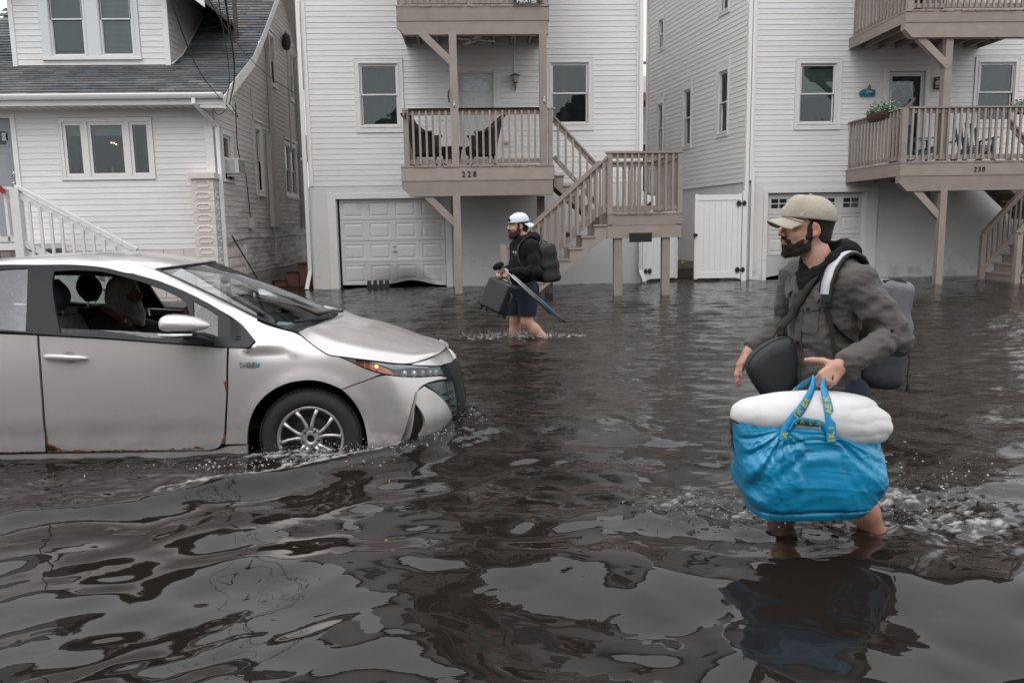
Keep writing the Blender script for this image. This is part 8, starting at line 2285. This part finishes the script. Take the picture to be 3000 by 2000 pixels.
# golf clubs in his hand
SHAFT = mat('steel shaft', (0.55, 0.55, 0.55), 0.22, metal=1.0)
A0, B0 = np.array((0.345, 9.58, 0.865)), np.array((1.03, 9.52, 0.222))
GRPB = mat('blue club sleeve', (0.02, 0.14, 0.27), 0.5, var=0.1)
clubs = [((0, 0, 0), (0, 0, 0), 'iron', BLACK, 'steel golf club with black grip, lowest of the bundle in the suitcase man\'s hand'), ((0.004, 0.02, 0.022), (-0.018, 0.02, 0.050), 'iron2', GRPB, 'steel golf club with a blue sleeve held by the suitcase man'), ((-0.02, 0.035, 0.014), (-0.14, 0.03, 0.10), 'wood', BLACK, 'golf club with a black padded head cover held by the suitcase man')]
for oa, ob, kind, gm, lab in clubs:
    A, B_ = A0 + np.array(oa), B0 + np.array(ob); g = thing('golf_club', lab, 'golf club', tuple(B_), 'golf clubs carried by the man with the suitcase')
    d_ = (B_ - A) / np.linalg.norm(B_ - A)
    b = MB(); b.tube([A, A + (B_ - A) * .74], [0.0052, 0.0065], 8); b.build('shaft', SHAFT, g, smooth=True)
    b = MB(); b.tube([A + (B_ - A) * (.63 if gm is GRPB else .72), A + (B_ - A) * .74, B_ - d_ * .01, B_], [0.011, 0.0095 if gm is GRPB else 0.0095, 0.010 if gm is GRPB else 0.0115, 0.008], 10); b.build('grip', gm, g, smooth=True)
    if gm is GRPB:
        b = MB(); b.tube([B_ - d_ * .03, B_ + d_ * 0.08], [0.0125, 0.014], 10); b.build('grip_end', BLACK, g, smooth=True)
    if kind == 'wood':
        b = MB(); b.ell(A + np.array((-0.055, 0, 0.028)), (0.075, 0.05, 0.042), 16, 10, Matrix.Rotation(R(-28), 3, 'Y')); b.build('head_cover', HOODIE, g, smooth=True)
    else:
        b = MB(); b.prism([(0, 0), (-0.045, -0.045), (-0.085, -0.055), (-0.09, -0.04), (-0.05, 0.0), (-0.012, 0.022)], lambda u, w_, q: (A[0] + u, A[1] + q, A[2] + w_ - (0.02 if kind == 'iron2' else 0)), -0.008, 0.008); b.build('club_head', SHAFT, g, fix=True)
# ------------------------------------------------------------------ driver of the car
dv_ = thing('person', 'white bearded driver in dark plaid shirt behind the wheel of the silver car', 'person', tuple(CARO + Vector((-1.68, 0.36, 0.30))))
DC = lambda x, y, z: np.array(CARO) + np.array((x, y, z))
HDD = head_frame(DC(-1.575, 0.34, 0.915), (1, -0.03, -0.05), (0, 0, 1), 1.02)
pr = head_prims(HDD) + chain([DC(-1.62, .34, .86), DC(-1.68, .35, .76)], [0.056, 0.065], 0.03)
pr += chain([DC(-1.72, .36, .70), DC(-1.72, .36, .36)], [0.12, 0.15], 0.05)
SR, ER, WR = DC(-1.70, 0.16, 0.70), DC(-1.40, 0.10, 0.60), DC(-1.13, 0.24, 0.72); SL_, EL_, WL_ = DC(-1.70, 0.55, 0.70), DC(-1.38, 0.58, 0.58), DC(-1.12, 0.48, 0.72)
pr += chain([SR, ER, WR], [0.055, 0.045, 0.03], 0.02) + chain([SL_, EL_, WL_], [0.055, 0.045, 0.03], 0.02)
pr += chain([DC(-1.66, .27, .34), DC(-1.25, .25, .36), DC(-1.0, .25, .20)], [0.09, 0.07, 0.05], 0.03) + chain([DC(-1.66, .45, .34), DC(-1.25, .47, .36), DC(-1.0, .47, .20)], [0.09, 0.07, 0.05], 0.03)
pr += hand_prims(WR, (0.75, -0.1, 0.45), (-0.2, -0.9, 0.35), 1, (55, 70, 45), ((0.5, 0.8, 0, 0.036, 0.016, 0.013), (0.8, 0.5, 0, 0.034, 0.013, 0.011), (0.9, 0.2, -.1, 0.027, 0.011, 0.0085)), 1.05)
pr += hand_prims(WL_, (0.75, 0.1, 0.45), (-0.2, 0.9, 0.35), -1, (55, 70, 45), ((0.5, 0.8, 0, 0.036, 0.016, 0.013), (0.8, 0.5, 0, 0.034, 0.013, 0.011), (0.9, 0.2, -.1, 0.027, 0.011, 0.0085)), 1.05)
sdf_part('body', pr, 0.007, SKIN, dv_, color=lambda V: head_color(V, HDD, (0.42, 0.22, 0.16), (0.35, 0.13, 0.1), (0.46, 0.17, 0.12)))
WHR = mat('white hair', (0.58, 0.54, 0.48), 0.9, var=0.25, vscale=60, bump=0.004, bscale=160, stretch=(1, 1, .3))
XD, MD, sD = HDD; e_ = lambda c, r, k=0.03, sub=False: ball(XD(c), np.array(r) * sD, k, sub, MD)
sdf_part('hair', [e_((-0.02, 0, 0.045), (0.112, 0.092, 0.095)), e_((-0.055, 0, -0.03), (0.085, 0.098, 0.11)), e_((-0.02, 0.05, -0.06), (0.05, 0.05, 0.10)), e_((-0.02, -0.05, -0.06), (0.05, 0.05, 0.10)), e_((0.10, 0, -0.01), (0.07, 0.085, 0.075), 0.015, True)], 0.006, WHR, dv_, disp=lambda P: 0.016 * (fbm3(P * np.array((40, 40, 16)), 5) - .5), it=0)
sdf_part('beard', beard_prims(HDD, r=1.3) + chain([XD((0.06, 0, -0.10)), XD((0.085, 0, -0.16)), XD((0.115, 0, -0.215))], [0.052, 0.050, 0.022], 0.03) + [e_((0.03, 0, -0.11), (0.05, 0.06, 0.07))], 0.006, WHR, dv_, disp=lambda P: 0.014 * (fbm3(P * np.array((40, 40, 14)), 6) - .5), it=0)
b = MB()
for y in (-1, 1):
    b.tube([Vector(XD((0.108, 0.032 * y + 0.021 * math.cos(a), 0.002 + 0.017 * math.sin(a)))) for a in np.linspace(0, 6.28, 18)], 0.0022, 6); b.tube([Vector(XD((0.107, 0.052 * y, 0.006))), Vector(XD((0.06, 0.078 * y, 0.008))), Vector(XD((-0.01, 0.084 * y, 0.004)))], 0.0022, 6)
b.tube([Vector(XD((0.110, 0.011, 0.006))), Vector(XD((0.110, -0.011, 0.006)))], 0.002, 6); b.build('glasses', CBLK, dv_, smooth=True)
PLD = mat('dark green plaid', (0.020, 0.028, 0.022), 0.9, var=0.5, vscale=22)
VST = mat('black vest', (0.010, 0.010, 0.011), 0.9)
shp = chain([SR, ER, WR + (ER - WR) * .08], [0.078, 0.066, 0.05], .02) + chain([SL_, EL_, WL_ + (EL_ - WL_) * .08], [0.078, 0.066, 0.05], .02)
sdf_part('shirt', shp + [ball(DC(-1.71, .355, .62), (.13, .2, .14), .05)], 0.008, PLD, dv_, disp=lambda P: 0.014 * (fbm3(P * 18, 5) - .5))
sdf_part('vest', [ball(DC(-1.73, .355, .62), (.15, .225, .17), .05), ball(DC(-1.75, .355, .75), (.09, .15, .06), .04), ball(DC(-1.72, .36, .42), (.16, .2, .16), .05)], 0.01, VST, dv_, disp=lambda P: 0.014 * (fbm3(P * 15, 5) - .5))
# ------------------------------------------------------------------ furniture on the decks
def wicker_chair(c, face, label):
    t = thing('wicker_chair', label, 'chair', c, 'wicker chairs on the deck of house 228'); C = Vector(c); ca, sa = math.cos(face), math.sin(face)
    W = lambda x, y, z: C + Vector((x * ca - y * sa, x * sa + y * ca, z))
    rows = []
    for i in range(37):
        th = R(-125 + 250 * i / 36); q = abs(th) / R(125); top = 0.70 + 0.44 * (math.cos(min(q * 1.25, 1) * math.pi) * .5 + .5); row = []
        for j in range(9):
            u = j / 8; z = 0.26 + (top - 0.26) * u; r_ = 0.31 + 0.02 * u + 0.06 * u * u; row.append(W(-math.cos(th) * r_ * (1.0 + .35 * u * max(0, math.cos(th)) ** 2), math.sin(th) * r_ * 1.1, z))
        rows.append(row)
    b = MB(); b.grid(rows); b.grid([[p + Vector((0, 0, 0)) * 0 + (C + Vector((0, 0, p.z - C.z)) - p) * 0.07 for p in r_][::-1] for r_ in rows]); b.build('woven_back', WICK, t, smooth=True)
    MB().tube([r_[-1] for r_ in rows], 0.032, 8).build('rolled_arm', WICK, t, smooth=True)
    b = MB(); b.lathe([(0.0, 0.03), (0.28, 0.03), (0.33, 0.0), (0.31, -0.14), (0.29, -0.16)], W(0.03, 0, 0.42), (0, 0, 1), 24); b.build('seat', WICK, t, smooth=True)
    for x, y in ((0.24, 0.22), (0.24, -0.22), (-0.22, 0.2), (-0.22, -0.2)): MB().tube([W(x * .9, y * .9, 0.30), W(x, y, 0.15), W(x * 1.15, y * 1.15, 0.0)], [0.03, 0.022, 0.02], 8).build('leg', WICK, t, smooth=True)
wicker_chair((-0.98, 17.45, 2.64), R(-12), 'dark wicker armchair at the left end of the deck of house 228')
wicker_chair((0.18, 17.55, 2.64), R(192), 'dark wicker armchair before the front door of house 228')
t = thing('wicker_table', 'low dark wicker table between the two wicker armchairs', 'table', (-0.47, 17.7, 2.64))
b = MB(); b.lathe([(0.0, 0.46), (0.24, 0.46), (0.25, 0.44), (0.22, 0.40), (0.19, 0.22), (0.21, 0.12)], (-0.47, 17.7, 2.64), (0, 0, 1), 24); b.build('table_top', WICK, t, smooth=True)
for a in range(4): MB().tube([(-0.47 + .18 * math.cos(a * 1.57 + .7), 17.7 + .18 * math.sin(a * 1.57 + .7), 2.80), (-0.47 + .22 * math.cos(a * 1.57 + .7), 17.7 + .22 * math.sin(a * 1.57 + .7), 2.64)], 0.018, 8).build('leg', WICK, t)
def adirondack(c, face, label):
    t = thing('adirondack_chair', label, 'chair', c, 'teal slatted chairs on the deck of house 230'); C = Vector(c); ca, sa = math.cos(face), math.sin(face)
    W = lambda x, y, z: C + Vector((x * ca - y * sa, x * sa + y * ca, z))
    for k in range(5):
        y = -0.2 + 0.1 * k; h = 0.98 - 0.035 * (k - 2) ** 2; MB().beam(W(-0.12, y * .9, 0.25), W(-0.36, y * 1.1, h), 0.088, 0.018, tuple(W(0, 1, 0) - C)[:2] + (0,)).build('back_slat', TEAL, t)
    for k in range(5): MB().beam(W(0.38 - k * .115, -0.27, 0.38 - k * .028), W(0.38 - k * .115, 0.27, 0.38 - k * .028), 0.10, 0.018).build('seat_slat', TEAL, t)
    for s in (-1, 1):
        MB().beam(W(0.42, 0.33 * s, 0.56), W(-0.34, 0.31 * s, 0.53), 0.12, 0.02).build('armrest', TEAL, t); MB().beam(W(0.38, 0.30 * s, 0.0), W(0.38, 0.30 * s, 0.55), 0.10, 0.022, tuple(W(1, 0, 0) - C)).build('front_leg', TEAL, t)
        MB().beam(W(0.40, 0.27 * s, 0.34), W(-0.45, 0.27 * s, 0.03), 0.022, 0.11).build('side_rail', TEAL, t); MB().beam(W(-0.30, 0.28 * s, 0.05), W(-0.26, 0.28 * s, 0.54), 0.06, 0.022, tuple(W(1, 0, 0) - C)).build('rear_upright', TEAL, t)
adirondack((9.85, 17.75, 2.60), R(-5), 'teal slatted armchair turned sideways beside the glazed door of house 230')
adirondack((11.25, 17.95, 2.60), R(-98), 'teal slatted armchair facing the street below the right window of house 230')
# flower box on the side rail
LEAF = mat('leaf green', (0.035, 0.12, 0.03), 0.6, var=0.4, vscale=40); PETAL = mat('white petals', (0.62, 0.62, 0.58), 0.7)
def planter(c, L_, label, along=(0, 1, 0), n=700):
    t = thing('flower_box', label, 'planter', c); C = Vector(c); a = Vector(along)
    o = Vector((-a.y, a.x, 0))
    rows = [[C + a * (u * L_) + o * (0.12 * math.cos(th) * (1 - .25 * abs(u * 2) ** 4)) + Vector((0, 0, -0.02 - 0.17 * abs(math.sin(th)) * (1 - .15 * abs(u * 2) ** 3))) for th in np.linspace(0, math.pi, 12)] for u in np.linspace(-.5, .5, 14)]
    b = MB(); b.grid(rows); b.add(rows[0], [tuple(range(12))]); b.add(rows[-1], [tuple(range(12))]); b.build('basket', mat('coir basket', (0.10, 0.045, 0.03), 0.9, var=0.5, vscale=40, bump=0.01, bscale=80), t)
    lf, fl = MB(), MB(); r = random.Random(4)
    for k in range(n):
        u = r.uniform(-.55, .55); h = abs(r.gauss(0, .10)); p = C + a * (u * L_) + o * r.gauss(0, .07) + Vector((0, 0, h * (1.2 - abs(u)) - 0.02)); d = Vector((r.uniform(-1, 1), r.uniform(-1, 1), r.uniform(-.2, 1))).normalized() * r.uniform(.018, .04); e = d.cross(Vector((r.uniform(-1, 1), r.uniform(-1, 1), .3))).normalized() * 0.011
        lf.add([p - d, p + e, p + d, p - e], [(0, 1, 2, 3)])
    for k in range(n // 5):
        u = r.uniform(-.1, .6); p = C + a * (-u * L_) + o * r.gauss(0, .08) + Vector((0, 0, abs(r.gauss(0.05, .08)))); e = .013
        fl.add([p + Vector((e, 0, 0)), p + Vector((0, e, 0)), p + Vector((-e, 0, 0)), p + Vector((0, -e, 0)), p + Vector((0, 0, e)), p + Vector((0, 0, -e))], [(0, 1, 4), (1, 2, 4), (2, 3, 4), (3, 0, 4), (1, 0, 5), (2, 1, 5), (3, 2, 5), (0, 3, 5)])
    q = lf.build('foliage', LEAF, t); q['kind'] = 'stuff'; q = fl.build('blossoms', PETAL, t); q['kind'] = 'stuff'
planter((8.98, 17.72, 3.74), 0.85, 'coir flower box with white blossoms on the deck rail of house 230')
planter((12.0, 17.1, 3.76), 0.7, 'green potted plant on the right end of the deck rail of house 230', (1, 0, 0), 400)
# signs
t = thing('welcome_sign', 'small blue welcome plaque with a red sailboat beside the door of house 230', 'sign', (7.04 + 2.34, 19.17, 4.3))
F3s = Fr((7.04, 19.2, 0), (1, 0, 0))
b = MB(); b.fprism(F3s, [(2.15, 4.34), (2.19, 4.305), (2.30, 4.295), (2.42, 4.305), (2.52, 4.30), (2.535, 4.36), (2.53, 4.465), (2.40, 4.47), (2.27, 4.475), (2.19, 4.45), (2.14, 4.39)], 0.022, 0.045); b.build('plaque', mat('turquoise paint', (0.03, 0.22, 0.30), 0.6, var=.15), t, fix=True)
b = MB(); b.fprism(F3s, [(2.32, 4.44), (2.385, 4.455), (2.385, 4.60)], 0.046, 0.056); b.fprism(F3s, [(2.395, 4.455), (2.43, 4.45), (2.395, 4.58)], 0.046, 0.056); b.build('sail', mat('rust red sail', (0.26, 0.09, 0.06), 0.7), t, fix=True)
b = MB(); b.fprism(F3s, [(2.31, 4.43), (2.45, 4.425), (2.43, 4.395), (2.33, 4.395)], 0.046, 0.058); b.build('hull', mat('white boat', (0.55, 0.58, 0.6), 0.6), t, fix=True)
inst('lettering', text_mesh('WELCOME', 0.075, 0.002, mat('deep blue letters', (0.012, 0.07, 0.14), 0.6), bold=0.001), t, (7.04 + 2.34, 19.2 - 0.048, 4.345), (R(90), R(-3), 0))
t = thing('banner_sign', 'black and green board reading PIRATES on the upper deck rail of house 228', 'sign', (1.13, 16.62, 5.77))
MB().bx(0.86, 1.40, 16.62, 16.645, 5.77, 5.848).build('black_band', mat('sign black', (0.012, 0.014, 0.014), 0.5), t); MB().bx(0.86, 1.40, 16.62, 16.645, 5.849, 6.15).build('green_field', mat('sign green', (0.015, 0.22, 0.12), 0.5), t)
inst('lettering', text_mesh('PIRATES', 0.098, 0.002, mat('sign white', (0.7, 0.7, 0.68), 0.5), bold=0.0015, sx=1.12), t, (1.125, 16.617, 5.812), (R(90), 0, 0))
# white gates
def gate(hx, hy, ang, W_, label, n=7, post=True):
    t = thing('vinyl_gate', label, 'gate', (hx, hy, 0.06), 'white gates between the two tall houses'); u = Vector((math.cos(ang), math.sin(ang), 0)); F_ = Fr((hx, hy, 0), u if u.x > 0 else -u); s = 1 if u.x > 0 else -1
    X = lambda a: a * s
    def fbx(a0, a1, d0, d1, z0, z1, nm): MB().fb(F_, min(X(a0), X(a1)), max(X(a0), X(a1)), d0, d1, z0, z1).build(nm, PVC, t)
    pw = (W_ - 0.16) / n
    for k in range(n): fbx(0.08 + pw * k + .002, 0.08 + pw * (k + 1) - .002, -0.012, 0.012, 0.22, 1.93, 'board')
    fbx(0.0, 0.08, -0.03, 0.03, 0.06, 2.07, 'stile'); fbx(W_ - 0.08, W_, -0.03, 0.03, 0.06, 2.07, 'stile'); fbx(0.08, W_ - .08, -0.025, 0.025, 0.08, 0.23, 'bottom_rail'); fbx(0.08, W_ - .08, -0.025, 0.025, 1.92, 2.05, 'top_rail')
    if post: fbx(-0.13, -0.02, -0.05, 0.05, -0.3, 2.14, 'post')
    for z in (0.27, 1.84):
        b = MB(); b.fb(F_, min(X(-0.10), X(0.14)), max(X(-0.10), X(0.14)), 0.05, 0.058, z - .02, z + .02); b.fb(F_, min(X(-0.08), X(-0.02)), max(X(-0.08), X(-0.02)), 0.05, 0.062, z - .06, z + .06); b.fb(F_, min(X(0.04), X(0.12)), max(X(0.04), X(0.12)), 0.05, 0.062, z - .06, z + .06); b.build('hinge', IRON, t)
    b = MB(); b.fb(F_, min(X(W_ - .06), X(W_ + .04)), max(X(W_ - .06), X(W_ + .04)), 0.03, 0.06, 1.08, 1.14); b.fb(F_, min(X(W_), X(W_ + .02)), max(X(W_), X(W_ + .02)), 0.03, 0.07, 1.02, 1.16); b.build('latch', IRON, t)
gate(6.34, 18.93, R(180), 1.12, 'white vinyl gate with black hinges beside the garage of house 230')
gate(4.06, 18.95, R(28), 0.98, 'white vinyl gate ajar behind the stair landing of house 228', 6)
# red masonry steps between the houses
t = thing('brick_steps', 'red painted masonry steps in the alley between the cottage and house 228', 'steps', (-4.6, 20.4, 0))
for k in range(4): MB().bx(-5.02 + .3 * k, -4.72 + .3 * k + .02, 20.1, 20.9, -0.2, 0.14 + 0.2 * k).build('step', BRICKR, t); MB().bx(-5.06 + .3 * k, -4.71 + .3 * k, 20.06, 20.94, 0.141 + .2 * k, 0.17 + .2 * k).build('tread_slab', mat('dark brick tread', (0.10, 0.06, 0.05), .9), t)
# window air conditioner, owl decoy, meter
t = thing('air_conditioner', 'white air conditioner sticking out of the cottage side window', 'air conditioner', (-5.0, 17.2, 2.55))
b = MB(); b.bx(-5.12, -4.84, 16.98, 17.45, 2.56, 2.86); b.build('case', PVC, t)
for k in range(9): MB().bx(-5.08, -4.90, 16.965, 16.98, 2.60 + .028 * k, 2.612 + .028 * k).build('louvre', TRIM, t)
MB().bx(-4.84, -4.825, 17.0, 17.42, 2.58, 2.84).build('coil_grille', mat('coil grey', (0.22, 0.22, 0.22), .6, var=.3, vscale=80), t); MB().bx(-5.1, -4.9, 17.05, 17.3, 2.50, 2.555).build('bracket', PVC, t)
t = thing('owl_decoy', 'black owl decoy on a thin pole against the cottage gable', 'decoy', (-5.03, 22.8, 3.4))
b = MB(); b.lathe([(0.0, 0.44), (0.06, 0.42), (0.10, 0.36), (0.105, 0.30), (0.12, 0.20), (0.10, 0.06), (0.06, 0.0), (0.0, 0.0)], (-5.0, 22.8, 6.22), (0, 0, 1), 16); 
b.build('owl', BLACK, t, smooth=True)
for s in (-1, 1): MB().cyl((-5.0, 22.8 + .06 * s, 6.60), (-5.0, 22.8 + .09 * s, 6.70), 0.03, 0.002, 8).build('ear_tuft', BLACK, t)
MB().tube([(-5.0, 22.8, 6.22), (-5.02, 22.75, 3.5)], 0.02, 8).build('pole', SP, t)
t = thing('electric_meter', 'blue grey meter box on the alley wall of house 228', 'meter box', (-3.93, 19.4, 3.0))
MB().bx(-4.0, -3.83, 19.2, 19.55, 2.98, 3.55).build('box', mat('meter box grey', (0.28, 0.33, 0.36), .5, metal=.2), t); MB().tube([(-3.95, 19.35, 3.55), (-3.95, 19.35, 4.6), (-3.9, 19.3, 5.0)], 0.02, 8).build('riser_pipe', WIRE, t); MB().lathe([(0, .06), (.07, .05), (.075, 0)], (-4.0, 19.35, 3.0), (-1, 0, 0), 14).build('meter_dial', CHROME, t); MB().tube([(-3.93, 19.4, 2.98), (-3.95, 19.4, 2.2), (-3.92, 19.42, 1.3), (-3.9, 19.4, 0.6)], 0.012, 6).build('cable', WIRE, t)
# small things at the waterline
t = thing('plastic_rack', 'black toothed plastic rack standing in the water against the dented garage door', 'rack', (-2.28, 18.7, 0))
MB().bx(-2.54, -2.03, 18.66, 18.76, -0.15, 0.07).build('base', BLACK, t)
for k in range(4):
    x = -2.54 + .1375 * k; MB().prism([(x, .07), (x + .0975, .07), (x + .083, .19), (x + .0145, .19)], lambda u, w_, q: (u, q, w_), 18.66, 18.74).build('tooth', BLACK, t, fix=True)
t = thing('vent_box', 'black louvred box fixed under the stair landing of house 228', 'box', (3.2, 15.46, 1.04))
MB().bx(2.99, 3.42, 15.42, 15.49, 1.04, 1.22).build('case', BLACK, t)
for k in range(4): MB().bx(3.01, 3.40, 15.408, 15.42, 1.06 + .04 * k, 1.075 + .04 * k).build('louvre', BLACK, t)
b = MB(); b.ell((1.80, 15.62, 1.20), (0.06, 0.05, 0.05)); b.prism([(1.74, 1.165), (2.05, 1.165), (2.16, 1.15), (2.05, 1.19), (1.85, 1.23), (1.76, 1.25)], lambda u, w_, q: (u, q, w_), 15.56, 15.66); tag(b.build('rubber_boot', SHOE, fix=True), 'black rubber boot left on a tread of the lower stair of house 228', 'boot')
b = MB(); b.tube([(-4.98, 16.72, 1.28), (-4.98, 17.4, .88), (-4.98, 18.25, 0.40), (-4.98, 18.95, 0.0)], 0.016, 8); tag(b.build('garden_pole', mat('dark green pole', (0.018, 0.028, 0.022), .5), smooth=True), 'dark green pole leaning against the side wall of the cottage', 'pole')
b = MB(); rows = [[(-8.62 + .13 * u, 14.83 + .02 * math.sin(6 * u), 2.30 - .10 * v - .05 * u + .02 * math.sin(5 * u + 3 * v)) for v in np.linspace(0, 1, 6)] for u in np.linspace(0, 2.1, 12)]; b.grid(rows); b.grid([[(p[0], p[1] + .004, p[2]) for p in r_][::-1] for r_ in rows]); tag(b.build('red_cloth', mat('red cloth', (0.30, 0.02, 0.03), .8), smooth=True), 'red cloth draped over the porch rail of the cottage', 'cloth')
b = MB(); b.ell((5.38, 20.6, 0.375), (0.035, 0.035, 0.035)); tag(b.build('tennis_ball', mat('yellow felt', (0.5, 0.48, 0.02), .9), smooth=True), 'yellow ball lying in the alley behind the white gate', 'ball')
MBk_ = MB(); MBk_.prism([(20.2, -0.4), (20.35, 0.25), (21.0, 0.34), (28, 0.4), (28, -0.4)], lambda u, w_, q: (q, u, w_), 3.93, 6.3); tag(MBk_.build('alley_ground', GRND, fix=True), kind='structure')
# overhead wires
def wire(pts, r, label): tag(MB().tube(smooth_path(pts, 24), r, 6).build('overhead_wire', WIRE, smooth=True), label, 'wire', 'service wires dropping to the cottage')
wire([(-4.80, 16.0, 3.86), (-3.9, 11.9, 3.72), (-3.16, 9.0, 3.8), (-0.8, 0.0, 4.7)], 0.008, 'thin black wire slanting from the upper left to the cottage eave corner')
wire([(-4.68, 16.1, 3.80), (-3.5, 12.4, 3.72), (-2.59, 9.0, 3.8), (-0.2, 0.0, 4.6)], 0.013, 'thick black cable hanging steeply before the cottage roof')
wire([(-4.74, 16.1, 3.82), (-3.58, 12.4, 3.70), (-2.66, 9.0, 3.78), (-0.3, 0.0, 4.5)], 0.006, 'hair thin wire hanging beside the thick cable before the cottage roof')
wire([(-4.95, 24.3, 5.2), (-4.2, 17.0, 4.55), (-2.83, 9.0, 3.94), (-0.6, -2.0, 4.6)], 0.007, 'thin wire crossing the cottage rake to the gable wall')
b = MB(); b.tube(smooth_path([(-4.8, 15.98, 3.86), (-4.95, 15.98, 3.72), (-4.9, 16.0, 3.60), (-4.75, 16.0, 3.66), (-4.8, 15.98, 3.86), (-4.60, 16.02, 3.62), (-4.52, 16.02, 3.55), (-4.64, 16.0, 3.8)], 40), 0.007, 6); tag(b.build('cable_coil', WIRE, smooth=True), 'loose loops of black cable at the eave corner of the cottage', 'cable')
# ------------------------------------------------------------------ the other side of the street, seen only mirrored in panes and paint
def far_house(x0, x1, y, h, rz, wallc, label):
    t = thing('gabled_house', label, 'house', ((x0 + x1) / 2, y, 0), 'houses across the street'); m_ = mat('facade ' + label[:12], wallc, 0.7, var=0.06, vscale=2)
    MB().bx(x0, x1, y - 8, y, -0.4, h).build('wall', m_, t); xm = (x0 + x1) / 2
    MB().prism([(x0 - .4, h - .1), (x1 + .4, h - .1), (xm, rz)], lambda u, w_, q: (u, q, w_), y - 8.3, y + .4).build('roof', ROOF, t, fix=True)
    for i in range(3):
        for j in range(2):
            cx_ = x0 + (x1 - x0) * (i + .5) / 3; z = 1.4 + j * 2.9; w = MB().bx(cx_ - .55, cx_ + .55, y, y + .05, z, z + 1.6).build('window', TRIM, t); MB().bx(cx_ - .45, cx_ + .45, y + .05, y + .06, z + .1, z + 1.5).build('pane', DPANE, w)
    MB().bx(xm - .6, xm + .6, y, y + .07, -.3, 1.2).build('door', DARK, t)
far_house(-15.5, -7.8, -11, 6.2, 9.4, (0.34, 0.32, 0.30), 'tan gabled house across the street behind the viewer, left of the viewer')
far_house(-6.6, 1.2, -11.5, 6.6, 10.0, (0.20, 0.21, 0.22), 'grey gabled house across the street behind the viewer, straight behind')
far_house(2.6, 10.4, -11, 6.0, 9.2, (0.36, 0.33, 0.29), 'cream gabled house across the street behind the viewer, right of the viewer')
far_house(11.8, 20, -11.5, 6.4, 9.8, (0.22, 0.20, 0.19), 'brown gabled house across the street behind the viewer, far right')

# building seen far back through the gap between the tall houses
t = thing('backyard_building', 'white backyard building with a red brown balcony glimpsed between the tall houses', 'house', (6.6, 33, 0))
MB().bx(3.5, 10.5, 33, 38, -0.4, 7.3).build('wall', SIDE, t)
MB().bx(4.5, 10.0, 31.4, 33, 6.1, 6.4).build('balcony_floor', BRICKR, t); MB().bx(4.5, 10.0, 31.4, 31.46, 7.45, 7.55).build('balcony_rail', BRICKR, t)
for k in range(28): MB().bx(4.55 + .195 * k, 4.62 + .195 * k, 31.4, 31.45, 6.4, 7.45).build('baluster', BRICKR, t)
for x in (5.2, 7.0, 8.8): w = MB().bx(x - .7, x + .7, 32.95, 33.0, 0.8, 5.4).build('doorway', TRIM, t); MB().bx(x - .6, x + .6, 32.93, 32.95, 0.9, 4.6).build('pane', DPANE, w)
